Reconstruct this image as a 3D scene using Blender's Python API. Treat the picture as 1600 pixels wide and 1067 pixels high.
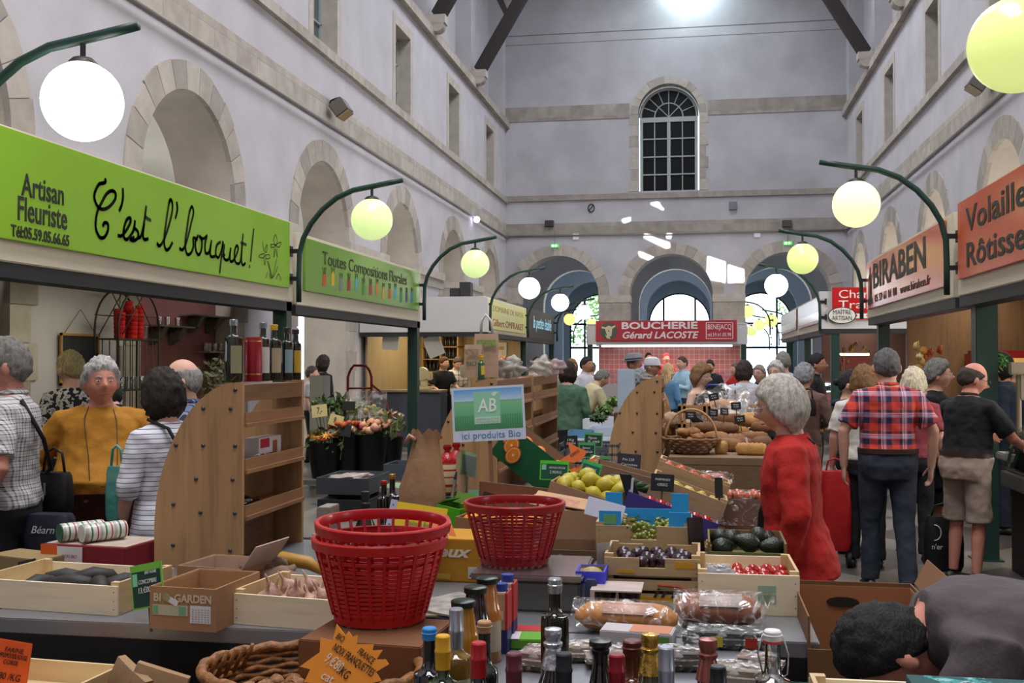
import bpy, bmesh, math, random
from mathutils import Vector as V, Matrix as M, noise as mnoise
for o in list(bpy.data.objects): bpy.data.objects.remove(o)
SC=bpy.context.scene; COL=SC.collection
PI=math.pi; R=math.radians
# ---------------------------------------------------------------- camera
FPX=1690.; TH=math.atan(292/FPX); PH=math.atan(28.5/FPX); CZ=1.64
cd=bpy.data.cameras.new('camera'); cam=bpy.data.objects.new('camera',cd); COL.objects.link(cam)
cd.sensor_width=36; cd.lens=36*FPX/1600; cd.clip_start=.05; cd.clip_end=300
cam.location=(0,0,CZ); cam.rotation_euler=(PI/2+PH,0,TH); SC.camera=cam
SC.view_settings.view_transform='Standard'; SC.view_settings.look='None'
SC.view_settings.gamma=1; SC.view_settings.use_curve_mapping=False
SC.view_settings.exposure=0.28
SC.cycles.max_bounces=7; SC.cycles.diffuse_bounces=4; SC.cycles.glossy_bounces=3
SC.cycles.transmission_bounces=5; SC.cycles.transparent_max_bounces=10
SC.cycles.sample_clamp_indirect=6; SC.cycles.caustics_reflective=False; SC.cycles.caustics_refractive=False
# ---------------------------------------------------------------- daylight
w=bpy.data.worlds.new('sky'); SC.world=w; w.use_nodes=True
bg=w.node_tree.nodes['Background']; bg.inputs[0].default_value=(.80,.90,1,1); bg.inputs[1].default_value=3.6
def area(name,loc,rot,sx,sy,power,col,spread=180):
    l=bpy.data.lights.new(name,'AREA'); l.shape='RECTANGLE'; l.size=sx; l.size_y=sy; l.energy=power; l.color=col; l.spread=R(spread)
    o=bpy.data.objects.new(name,l); o.location=loc; o.rotation_euler=rot; COL.objects.link(o); return o
# overhead area lamps added below the closed ceiling; then daylight of the far gable light
area('roof_daylight',(-.9,2.5,14.6),(0,0,0),5,9,1500,(.97,.97,1))
area('roof_daylight',(-.9,12,14.6),(0,0,0),5,8,560,(.9,.93,1))
area('roof_daylight',(-.9,25,14.6),(0,0,0),5,14,1050,(.87,.91,1))
area('gable_daylight',(-.2,34.6,13.9),(R(20),0,0),1.2,.5,75,(.72,.95,1))
# daylight of the tall windows in the outer walls of the side aisles
area('aisle_daylight',(-12.6,20,2.6),(0,R(-90),0),3.4,30,1900,(1,.96,.88))
area('aisle_daylight',(10.9,20,3.4),(0,R(90),0),4.4,30,5200,(1,.94,.86))
area('door_daylight',(-.9,44.6,3.0),(R(-90),0,0),9,4.6,420,(.82,.91,1))
# power of the added spot lamp that throws the sun patches on the gable
SPOTP=230000

def ray(px,py):
    u=(px-800)/FPX; v=(533.5-py)/FPX; s,c=math.sin(TH),math.cos(TH); sp,cp=math.sin(PH),math.cos(PH)
    return (-s*cp+u*c+v*s*sp, c*cp+u*s-v*c*sp, sp+v*cp)
def W(px,py,Y):
    d=ray(px,py); t=Y/d[1]; return V((d[0]*t,Y,CZ+d[2]*t))
def WX(px,py,X):
    d=ray(px,py); t=X/d[0]; return V((X,d[1]*t,CZ+d[2]*t))
def XR(px): d=ray(px,560); return d[0]/d[1]
# ---------------------------------------------------------------- materials
MC={}
def lin(c): return tuple((x/12.92 if x<=.04045 else ((x+.055)/1.055)**2.4) for x in c)
def rgb(h): h=h.lstrip('#'); return lin(tuple(int(h[i:i+2],16)/255 for i in (0,2,4)))
def new(name):
    m=bpy.data.materials.new(name); m.use_nodes=True; nt=m.node_tree; return m,nt,nt.nodes['Principled BSDF']
def N(nt,t,**k):
    n=nt.nodes.new(t)
    for a,b in k.items(): setattr(n,a,b)
    return n
def ramp(nt,fac,stops,interp='LINEAR'):
    r=N(nt,'ShaderNodeValToRGB'); r.color_ramp.interpolation=interp; e=r.color_ramp.elements
    while len(e)<len(stops): e.new(.5)
    for i,(p,c) in enumerate(stops): e[i].position=p; e[i].color=(*c[:3],1)
    nt.links.new(fac,r.inputs[0]); return r.outputs[0]
def texc(nt,scale=(1,1,1),out='Object'):
    tc=N(nt,'ShaderNodeTexCoord'); mp=N(nt,'ShaderNodeMapping'); mp.inputs['Scale'].default_value=scale
    nt.links.new(tc.outputs[out],mp.inputs[0]); return mp.outputs[0]
def dark(c,k): return tuple(min(1,x*k) for x in c[:3])
def mat(col,rough=.6,metal=0,var=0,vs=8,bump=0,bs=40,em=0,trans=0,alpha=1,spec=.5,sc=(1,1,1),coat=0,ior=1.45,key=None):
    if isinstance(col,str): col=rgb(col)
    k=(tuple(round(x,4) for x in col),rough,metal,var,vs,bump,bs,em,trans,alpha,spec,sc,coat)
    if k in MC: return MC[k]
    m,nt,b=new('material'); L=nt.links
    b.inputs['Base Color'].default_value=(*col,1); b.inputs['Roughness'].default_value=rough; b.inputs['Metallic'].default_value=metal
    b.inputs['Specular IOR Level'].default_value=spec; b.inputs['IOR'].default_value=ior
    if coat: b.inputs['Coat Weight'].default_value=coat; b.inputs['Coat Roughness'].default_value=.08
    if trans: b.inputs['Transmission Weight'].default_value=trans
    if alpha<1: b.inputs['Alpha'].default_value=alpha
    if em: b.inputs['Emission Color'].default_value=(*col,1); b.inputs['Emission Strength'].default_value=em
    if var or bump: co=texc(nt,sc)
    if var:
        n=N(nt,'ShaderNodeTexNoise'); n.inputs['Scale'].default_value=vs; n.inputs['Detail'].default_value=5; L.new(co,n.inputs[0])
        L.new(ramp(nt,n.outputs[0],[(.3,dark(col,1-var)),(.7,dark(col,1+var*.6))]),b.inputs['Base Color'])
    if bump:
        n2=N(nt,'ShaderNodeTexNoise'); n2.inputs['Scale'].default_value=bs; n2.inputs['Detail'].default_value=4; L.new(co,n2.inputs[0])
        bp=N(nt,'ShaderNodeBump'); bp.inputs['Strength'].default_value=min(1,bump); bp.inputs['Distance'].default_value=.01; L.new(n2.outputs[0],bp.inputs['Height']); L.new(bp.outputs[0],b.inputs['Normal'])
    MC[k]=m; return m
def wood(col,ax='Z',k=1,plank=0,rough=.55,contrast=.35):
    if isinstance(col,str): col=rgb(col)
    key=('wood',tuple(round(x,4) for x in col),ax,k,plank,rough,contrast)
    if key in MC: return MC[key]
    m,nt,b=new('wood'); L=nt.links
    sc={'Z':(14,14,1.2),'X':(1.2,14,14),'Y':(14,1.2,14)}[ax]; co=texc(nt,tuple(s*k for s in sc))
    n=N(nt,'ShaderNodeTexNoise'); n.inputs['Scale'].default_value=2.2; n.inputs['Detail'].default_value=6; n.inputs['Distortion'].default_value=.6; L.new(co,n.inputs[0])
    c=ramp(nt,n.outputs[0],[(.25,dark(col,1-contrast)),(.5,col),(.78,dark(col,1+contrast*.5))])
    if plank:
        tc=N(nt,'ShaderNodeTexCoord'); sp=N(nt,'ShaderNodeSeparateXYZ'); L.new(tc.outputs['Object'],sp.inputs[0])
        q=N(nt,'ShaderNodeMath',operation='MULTIPLY'); q.inputs[1].default_value=plank; L.new(sp.outputs[{'Z':0,'X':2,'Y':0}[ax]],q.inputs[0])
        fl=N(nt,'ShaderNodeMath',operation='FLOOR'); L.new(q.outputs[0],fl.inputs[0])
        wn=N(nt,'ShaderNodeTexWhiteNoise',noise_dimensions='1D'); L.new(fl.outputs[0],wn.inputs['W'])
        mx=N(nt,'ShaderNodeMix',data_type='RGBA',blend_type='MULTIPLY'); mx.inputs[0].default_value=.6
        L.new(c,mx.inputs[6]); L.new(ramp(nt,wn.outputs[0],[(0,(.62,.56,.5)),(1,(1.1,1.05,1))]),mx.inputs[7]); c=mx.outputs[2]
    L.new(c,b.inputs['Base Color']); b.inputs['Roughness'].default_value=rough
    bp=N(nt,'ShaderNodeBump'); bp.inputs['Strength'].default_value=.15; bp.inputs['Distance'].default_value=.005; L.new(n.outputs[0],bp.inputs['Height']); L.new(bp.outputs[0],b.inputs['Normal'])
    MC[key]=m; return m
def glass(col=(1,1,1),rough=.03,alpha=.25):
    """thin clear sheet or film: mostly transparent, glossy"""
    key=('glass',tuple(col),rough,alpha)
    if key in MC: return MC[key]
    m,nt,b=new('clear'); L=nt.links; nt.nodes.remove(b); out=nt.nodes['Material Output']
    g=N(nt,'ShaderNodeBsdfGlossy'); g.inputs['Roughness'].default_value=rough
    t=N(nt,'ShaderNodeBsdfTransparent'); t.inputs[0].default_value=(*col,1)
    d=N(nt,'ShaderNodeMixShader'); fr=N(nt,'ShaderNodeFresnel'); fr.inputs[0].default_value=1.45
    ad=N(nt,'ShaderNodeMath',operation='ADD'); ad.inputs[1].default_value=alpha*.35; ad.use_clamp=True; L.new(fr.outputs[0],ad.inputs[0])
    L.new(ad.outputs[0],d.inputs[0]); L.new(t.outputs[0],d.inputs[1]); L.new(g.outputs[0],d.inputs[2]); L.new(d.outputs[0],out.inputs[0])
    MC[key]=m; return m
def film(alpha=.35,bs=25):
    """crinkled cellophane"""
    key=('film',alpha,bs)
    if key in MC: return MC[key]
    m,nt,b=new('cellophane'); L=nt.links; out=nt.nodes['Material Output']
    b.inputs['Base Color'].default_value=(.9,.88,.86,1); b.inputs['Roughness'].default_value=.12; b.inputs['Metallic'].default_value=.3
    t=N(nt,'ShaderNodeBsdfTransparent'); mx=N(nt,'ShaderNodeMixShader')
    n=N(nt,'ShaderNodeTexVoronoi',feature='DISTANCE_TO_EDGE'); n.inputs['Scale'].default_value=bs; co=texc(nt,(1,1,1)); 
    n2=N(nt,'ShaderNodeTexNoise'); n2.inputs['Scale'].default_value=bs*.6; n2.inputs['Distortion'].default_value=2; L.new(co,n2.inputs[0]); L.new(n2.outputs[1],n.inputs[0])
    bp=N(nt,'ShaderNodeBump'); bp.inputs['Strength'].default_value=1; bp.inputs['Distance'].default_value=.02; L.new(n2.outputs[0],bp.inputs['Height']); L.new(bp.outputs[0],b.inputs['Normal'])
    r=ramp(nt,n2.outputs[0],[(.5,(alpha*.12,)*3),(.64,(min(1,alpha*1.3),)*3)])
    L.new(r,mx.inputs[0]); L.new(t.outputs[0],mx.inputs[1]); L.new(b.outputs[0],mx.inputs[2]); L.new(mx.outputs[0],out.inputs[0])
    MC[key]=m; return m
def stripes(bands,period,axis=2,base='#ffffff',rough=.8,bands2=None,period2=None,axis2=0,key=''):
    """repeating coloured bands along one axis, optionally crossed by a second set: list of (from,to,colour) in 0..1"""
    kk=('stripes',str(bands),period,axis,base,str(bands2),axis2)
    if kk in MC: return MC[kk]
    m,nt,b=new('fabric'); L=nt.links; tc=N(nt,'ShaderNodeTexCoord'); sp=N(nt,'ShaderNodeSeparateXYZ'); L.new(tc.outputs['Object'],sp.inputs[0])
    def one(bd,per,ax,bs):
        q=N(nt,'ShaderNodeMath',operation='MULTIPLY'); q.inputs[1].default_value=1/per; L.new(sp.outputs[ax],q.inputs[0])
        f=N(nt,'ShaderNodeMath',operation='FRACT'); L.new(q.outputs[0],f.inputs[0])
        st=[(0,rgb(bs))]
        for a,e,c in bd: st+= [(a,rgb(c)),(e,rgb(bs))]
        st=[s for i,s in enumerate(st) if i==len(st)-1 or st[i+1][0]>s[0]]
        return ramp(nt,f.outputs[0],st,'CONSTANT')
    c=one(bands,period,axis,base)
    if bands2:
        c2=one(bands2,period2 or period,axis2,base); mx=N(nt,'ShaderNodeMix',data_type='RGBA'); mx.inputs[0].default_value=.5; L.new(c,mx.inputs[6]); L.new(c2,mx.inputs[7]); c=mx.outputs[2]
    L.new(c,b.inputs['Base Color']); b.inputs['Roughness'].default_value=rough; MC[kk]=m; return m
def spots(base,cols,scale=30,rough=.8):
    kk=('spots',base,str(cols),scale)
    if kk in MC: return MC[kk]
    m,nt,b=new('print'); L=nt.links; co=texc(nt); n=N(nt,'ShaderNodeTexNoise'); n.inputs['Scale'].default_value=scale; n.inputs['Detail'].default_value=3; L.new(co,n.inputs[0])
    st=[(0,rgb(base)),(.47,rgb(base))]; p=.5
    for c in cols: st.append((p,rgb(c))); p+=.22/len(cols)
    L.new(ramp(nt,n.outputs[0],st,'CONSTANT'),b.inputs['Base Color']); b.inputs['Roughness'].default_value=rough; MC[kk]=m; return m
def stone(c1,c2,bw=.5,bh=.3,mortar='#9a938b',plane='XZ'):
    kk=('stone',c1,c2,bw,bh,plane)
    if kk in MC: return MC[kk]
    m,nt,b=new('stone'); L=nt.links; tc=N(nt,'ShaderNodeTexCoord'); sp=N(nt,'ShaderNodeSeparateXYZ'); cb=N(nt,'ShaderNodeCombineXYZ'); L.new(tc.outputs['Object'],sp.inputs[0])
    L.new(sp.outputs['XYZ'.index(plane[0])],cb.inputs[0]); L.new(sp.outputs['XYZ'.index(plane[1])],cb.inputs[1])
    br=N(nt,'ShaderNodeTexBrick'); br.inputs['Scale'].default_value=1; br.inputs['Brick Width'].default_value=bw; br.inputs['Row Height'].default_value=bh
    br.inputs['Mortar Size'].default_value=.006; br.inputs['Color1'].default_value=(*rgb(c1),1); br.inputs['Color2'].default_value=(*rgb(c2),1); br.inputs['Mortar'].default_value=(*rgb(mortar),1); L.new(cb.outputs[0],br.inputs[0])
    n=N(nt,'ShaderNodeTexNoise'); n.inputs['Scale'].default_value=3.5; n.inputs['Detail'].default_value=6; L.new(tc.outputs['Object'],n.inputs[0])
    mx=N(nt,'ShaderNodeMix',data_type='RGBA',blend_type='MULTIPLY'); mx.inputs[0].default_value=1; L.new(br.outputs[0],mx.inputs[6]); L.new(ramp(nt,n.outputs[0],[(.3,(.78,.76,.74)),(.7,(1.05,1.05,1.05))]),mx.inputs[7]); L.new(mx.outputs[2],b.inputs['Base Color'])
    b.inputs['Roughness'].default_value=.9
    n2=N(nt,'ShaderNodeTexNoise'); n2.inputs['Scale'].default_value=60; L.new(tc.outputs['Object'],n2.inputs[0])
    bp=N(nt,'ShaderNodeBump'); bp.inputs['Strength'].default_value=.3; bp.inputs['Distance'].default_value=.02; L.new(n2.outputs[0],bp.inputs['Height']); L.new(bp.outputs[0],b.inputs['Normal']); MC[kk]=m; return m
# ---------------------------------------------------------------- mesh builder
def frame(o,right,up):
    r=V(right).normalized(); u=V(up).normalized(); n=r.cross(u)
    m=M((( r.x,u.x,n.x,o[0]),(r.y,u.y,n.y,o[1]),(r.z,u.z,n.z,o[2]),(0,0,0,1))); return m
def TR(x=0,y=0,z=0): return M.Translation((x,y,z))
def RT(a,ax='Z'): return M.Rotation(R(a),4,ax)
class MB:
    def __init__(s): s.v=[]; s.f=[]; s.mi=[]; s.M=M.Identity(4); s.k=0
    def add(s,vs,fs,k=None):
        b=len(s.v); s.v+=[tuple(s.M@V(p)) for p in vs]; s.f+=[tuple(i+b for i in f) for f in fs]; s.mi+=[s.k if k is None else k]*len(fs); return s
    def box(s,x0,x1,y0,y1,z0,z1,k=None,bev=0):
        if bev:
            b=min(bev,(x1-x0)/2.01,(y1-y0)/2.01,(z1-z0)/2.01); bm=bmesh.new(); bmesh.ops.create_cube(bm,size=1)
            for v in bm.verts: v.co=V(((x0+x1)/2+v.co.x*(x1-x0),(y0+y1)/2+v.co.y*(y1-y0),(z0+z1)/2+v.co.z*(z1-z0)))
            bmesh.ops.bevel(bm,geom=bm.edges[:],offset=b,segments=2,affect='EDGES'); 
            s.add([v.co[:] for v in bm.verts],[[v.index for v in f.verts] for f in bm.faces],k); bm.free(); return s
        return s.add([(x0,y0,z0),(x1,y0,z0),(x1,y1,z0),(x0,y1,z0),(x0,y0,z1),(x1,y0,z1),(x1,y1,z1),(x0,y1,z1)],[(3,2,1,0),(4,5,6,7),(0,1,5,4),(1,2,6,5),(2,3,7,6),(3,0,4,7)],k)
    def cbox(s,c,d,k=None,bev=0): return s.box(c[0]-d[0]/2,c[0]+d[0]/2,c[1]-d[1]/2,c[1]+d[1]/2,c[2]-d[2]/2,c[2]+d[2]/2,k,bev)
    def lathe(s,prof,n=20,k=None,sx=1,sy=1,cap=True,c=(0,0)):
        vs=[];fs=[]
        for r,z in prof:
            for i in range(n):
                a=2*PI*i/n; vs.append((c[0]+r*math.cos(a)*sx,c[1]+r*math.sin(a)*sy,z))
        for j in range(len(prof)-1):
            for i in range(n):
                a=j*n+i; b_=j*n+(i+1)%n; fs.append((a,b_,b_+n,a+n))
        if cap:
            if prof[0][0]>1e-5: fs.append(tuple(range(n-1,-1,-1)))
            if prof[-1][0]>1e-5: fs.append(tuple(range((len(prof)-1)*n,len(prof)*n)))
        return s.add(vs,fs,k)
    def tube(s,path,r,n=8,k=None,closed=False,cap=True):
        P=[V(p) for p in path]; m=len(P); rs=r if isinstance(r,list) else [r]*m; vs=[];fs=[]; up=None
        for i in range(m):
            if closed: t=P[(i+1)%m]-P[(i-1)%m]
            else: t=P[min(i+1,m-1)]-P[max(i-1,0)]
            t=t.normalized() if t.length>1e-9 else V((0,0,1))
            if up is None: up=t.orthogonal().normalized()
            else:
                up=up-t*up.dot(t); up=up.normalized() if up.length>1e-6 else t.orthogonal().normalized()
            sd=t.cross(up); ri=rs[i]; ra,rb=ri if isinstance(ri,(tuple,list)) else (ri,ri)
            for j in range(n):
                a=2*PI*j/n; vs.append(P[i]+up*math.cos(a)*ra+sd*math.sin(a)*rb)
        for i in range(m if closed else m-1):
            for j in range(n):
                a=i*n+j; b_=i*n+(j+1)%n; c=((i+1)%m)*n; fs.append((a,b_,c+(j+1)%n,c+j))
        if cap and not closed: fs.append(tuple(range(n-1,-1,-1))); fs.append(tuple(range((m-1)*n,m*n)))
        return s.add(vs,fs,k)
    def cyl(s,a,b,r,r2=None,n=12,k=None): return s.tube([a,b],[r,r if r2 is None else r2],n,k)
    def ball(s,c,r,n=12,k=None,jit=0,sc=(1,1,1),seed=0):
        vs=[];fs=[]; m=max(4,n*2//3)
        for i in range(m+1):
            th=PI*i/m
            for j in range(n):
                ph=2*PI*j/n; d=V((math.sin(th)*math.cos(ph),math.sin(th)*math.sin(ph),math.cos(th)))
                q=1+(jit*mnoise.noise(d*1.7+V((seed*3.1,seed,0))) if jit else 0); vs.append((c[0]+d.x*r*q*sc[0],c[1]+d.y*r*q*sc[1],c[2]+d.z*r*q*sc[2]))
        for i in range(m):
            for j in range(n): fs.append((i*n+j,(i+1)*n+j,(i+1)*n+(j+1)%n,i*n+(j+1)%n))
        return s.add(vs,fs,k)
    def prism(s,poly,y0,y1,k=None,plane='XZ'):
        """polygon in (a,b), extruded along the third axis"""
        n=len(poly); f={'XZ':lambda a,b,t:(a,t,b),'XY':lambda a,b,t:(a,b,t),'YZ':lambda a,b,t:(t,a,b)}[plane]
        vs=[f(a,b,y0) for a,b in poly]+[f(a,b,y1) for a,b in poly]
        return s.add(vs,[tuple(range(n)),tuple(range(2*n-1,n-1,-1))]+[(i,i+n,(i+1)%n+n,(i+1)%n) for i in range(n)],k)
    def loft(s,rings,k=None,cap=True):
        n=len(rings[0]); vs=[p for r in rings for p in r]; fs=[]
        for i in range(len(rings)-1):
            for j in range(n): fs.append((i*n+j,i*n+(j+1)%n,(i+1)*n+(j+1)%n,(i+1)*n+j))
        if cap: fs.append(tuple(range(n-1,-1,-1))); fs.append(tuple(range((len(rings)-1)*n,len(rings)*n)))
        return s.add(vs,fs,k)
    def build(s,name,mats,parent=None,smooth=False,fix=True,auto=None):
        me=bpy.data.meshes.new(name); me.from_pydata(s.v,[],s.f); 
        if not isinstance(mats,(list,tuple)): mats=[mats]
        for m_ in mats: me.materials.append(m_)
        me.polygons.foreach_set('material_index',s.mi)
        if fix:
            bm=bmesh.new(); bm.from_mesh(me); bmesh.ops.recalc_face_normals(bm,faces=bm.faces[:]); bm.to_mesh(me); bm.free()
        if smooth:
            me.polygons.foreach_set('use_smooth',[True]*len(me.polygons))
            if smooth is not True: me.set_sharp_from_angle(angle=R(smooth))
        me.update(); o=bpy.data.objects.new(name,me); COL.objects.link(o)
        if parent: o.parent=parent
        return o
def tag(o,label,cat,group=None,kind=None):
    if label: o['label']=label
    if cat: o['category']=cat
    if group: o['group']=group
    if kind: o['kind']=kind
    return o
def st(o): o['kind']='structure'; return o
def T(name,label,cat,loc=(0,0,0),rz=0,group=None,mx=None):
    o=bpy.data.objects.new(name,None); o.empty_display_size=.05; COL.objects.link(o)
    if mx is not None: o.matrix_world=mx
    else: o.location=loc; o.rotation_euler=(0,0,R(rz))
    return tag(o,label,cat,group)
def dup(root,mx=None,label=None,group=None,loc=None,rz=0):
    r=root.copy(); COL.objects.link(r); 
    if mx is not None: r.matrix_world=mx
    if loc is not None: r.location=loc; r.rotation_euler=(0,0,R(rz))
    if label: r['label']=label
    if group: r['group']=group
    for ch in list(root.children):
        c=ch.copy(); COL.objects.link(c); c.parent=r
        for g in list(ch.children):
            d=g.copy(); COL.objects.link(d); d.parent=c
    return r
def text(s,size,mx,m,parent=None,name='lettering',shear=0,wx=1,ext=.002,bold=0,align='CENTER',sp=1,fit=None):
    cu=bpy.data.curves.new(name,'FONT'); cu.body=s; cu.size=size; cu.align_x=align; cu.align_y='CENTER'; cu.extrude=ext; cu.shear=shear; cu.offset=bold; cu.space_character=sp; cu.resolution_u=3
    o=bpy.data.objects.new(name,cu); COL.objects.link(o); bpy.context.view_layer.update()
    me=bpy.data.meshes.new_from_object(o.evaluated_get(bpy.context.evaluated_depsgraph_get())); bpy.data.objects.remove(o)
    xs=[v.co.x for v in me.vertices]
    if fit and xs: wx=fit/(max(xs)-min(xs))
    for v in me.vertices: v.co.x*=wx
    me.materials.clear(); me.materials.append(m); o=bpy.data.objects.new(name,me); COL.objects.link(o)
    if parent: o.parent=parent
    o.matrix_local=mx; return o
# ---------------------------------------------------------------- building
XL,XRt,YD,BAY=-6.3,4.6,35.2,4.93
ARC=[12.72+BAY*j for j in range(-3,5)]
plaster=mat('#bab6ba',.92,var=.10,vs=1.3,bump=.35,bs=18)
plasterb=mat('#b4b1b5',.92,var=.16,vs=.9,bump=.35,bs=14)
white_pl=mat('#cfcac0',.9,var=.05,vs=1,bump=.1,bs=20)
blue_pl=mat('#b9c6d4',.9,var=.05,vs=1,bump=.1,bs=20)
ashlarYZ=stone('#c2b8ab','#b3a99c',.62,.34,plane='YZ'); ashlarXZ=stone('#b5aca0','#a69d92',.62,.34,plane='XZ')
trimst=stone('#b9b0a6','#a89f95',.7,.5,plane='YZ'); trimbk=stone('#a8a097','#978f86',.75,.6,plane='XZ')
glz=mat('#55615f',.35,var=.2,vs=2); frm=mat('#9fa8a6',.5); reveal=mat('#b8ada0',.9,var=.12,vs=2.5,bump=.3,bs=30); dk_timber=wood('#2c2320','Z',rough=.7)
def arch_wall(mb,mp,u0,u1,z0,z1,holes,t,nseg=20,kf=0,kr=1,back=True):
    """flat wall in (u,z) with rectangular or round-headed openings; mp(u,z,d) maps to the world, d = depth into the wall
    holes: (centre, half width, z bottom, z springing, round)"""
    def q(p,k,d=0): mb.add([mp(u,z,d) for u,z in p],[tuple(range(len(p)))],k)
    for d in ([0,t] if back else [0]):
        us=u0
        for c,r,zb,zs,rd in holes:
            q([(us,z0),(c-r,z0),(c-r,z1),(us,z1)],kf,d)
            if zb>z0: q([(c-r,z0),(c+r,z0),(c+r,zb),(c-r,zb)],kf,d)
            if rd:
                for i in range(nseg):
                    a,b=PI-PI*i/nseg,PI-PI*(i+1)/nseg
                    p0=(c+r*math.cos(a),zs+r*math.sin(a)); p1=(c+r*math.cos(b),zs+r*math.sin(b)); q([p0,p1,(p1[0],z1),(p0[0],z1)],kf,d)
            else: q([(c-r,zs),(c+r,zs),(c+r,z1),(c-r,z1)],kf,d)
            us=c+r
        q([(us,z0),(u1,z0),(u1,z1),(us,z1)],kf,d)
    for c,r,zb,zs,rd in holes:
        pts=[(c-r,zb),(c-r,zs)]+([(c+r*math.cos(PI-PI*i/nseg),zs+r*math.sin(PI-PI*i/nseg)) for i in range(1,nseg)] if rd else [])+[(c+r,zs),(c+r,zb)]
        for i in range(len(pts)):
            a,b=pts[i],pts[(i+1)%len(pts)]
            if i==len(pts)-1 and zb<=z0: continue
            mb.add([mp(*a,0),mp(*b,0),mp(*b,t),mp(*a,t)],[(0,1,2,3)],kr)
def voussoirs(mb,mp,c,r,zs,wd,out=.02,n=13,jamb=None,z0=0,mats=2,rnd=None):
    rnd=rnd or random.Random(int(c*10)); r=r-.006; zs_=zs
    for i in range(n):
        a,b=PI*i/n+.004,PI*(i+1)/n-.004; w_=wd*(1+rnd.uniform(-.05,.05)); k=rnd.randrange(mats)
        seg=[(a+(b-a)*j/3) for j in range(4)]
        P=[(c+r*math.cos(x),zs+r*math.sin(x)) for x in seg]+[(c+(r+w_)*math.cos(x),zs+(r+w_)*math.sin(x)) for x in reversed(seg)]
        m_=len(P); mb.add([mp(*p,-out) for p in P]+[mp(*p,.05) for p in P],[tuple(range(m_))]+[(i_,(i_+1)%m_,(i_+1)%m_+m_,i_+m_) for i_ in range(m_)],k)
    if jamb:
        for s in (-1,1):
            z=z0; j=0
            while z<zs-.05:
                h=min(.36,zs-z); w_=wd*(1.0 if j%2 else 1.35)*jamb; a=c+s*r; b=c+s*(r+w_); k=rnd.randrange(mats)
                u0_,u1_=min(a,b),max(a,b); vs=[mp(u0_,z+.004,-out),mp(u1_,z+.004,-out),mp(u1_,z+h-.004,-out),mp(u0_,z+h-.004,-out)]+[mp(u0_,z+.004,.05),mp(u1_,z+.004,.05),mp(u1_,z+h-.004,.05),mp(u0_,z+h-.004,.05)]
                mb.add(vs,[(0,1,2,3),(0,1,5,4),(1,2,6,5),(2,3,7,6),(3,0,4,7)],k); z+=h; j+=1
vs1=mat('#b5aca1',.9,var=.14,vs=5,bump=.3,bs=50); vs2=mat('#a69d93',.9,var=.14,vs=5,bump=.3,bs=50); vs3=mat('#9a928a',.9,var=.12,vs=5,bump=.3,bs=50)
tn=[0]
def trim(mb,mats,smooth=False):
    tn[0]+=1; return st(mb.build('trim_%d'%tn[0],mats,smooth=smooth))
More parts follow.
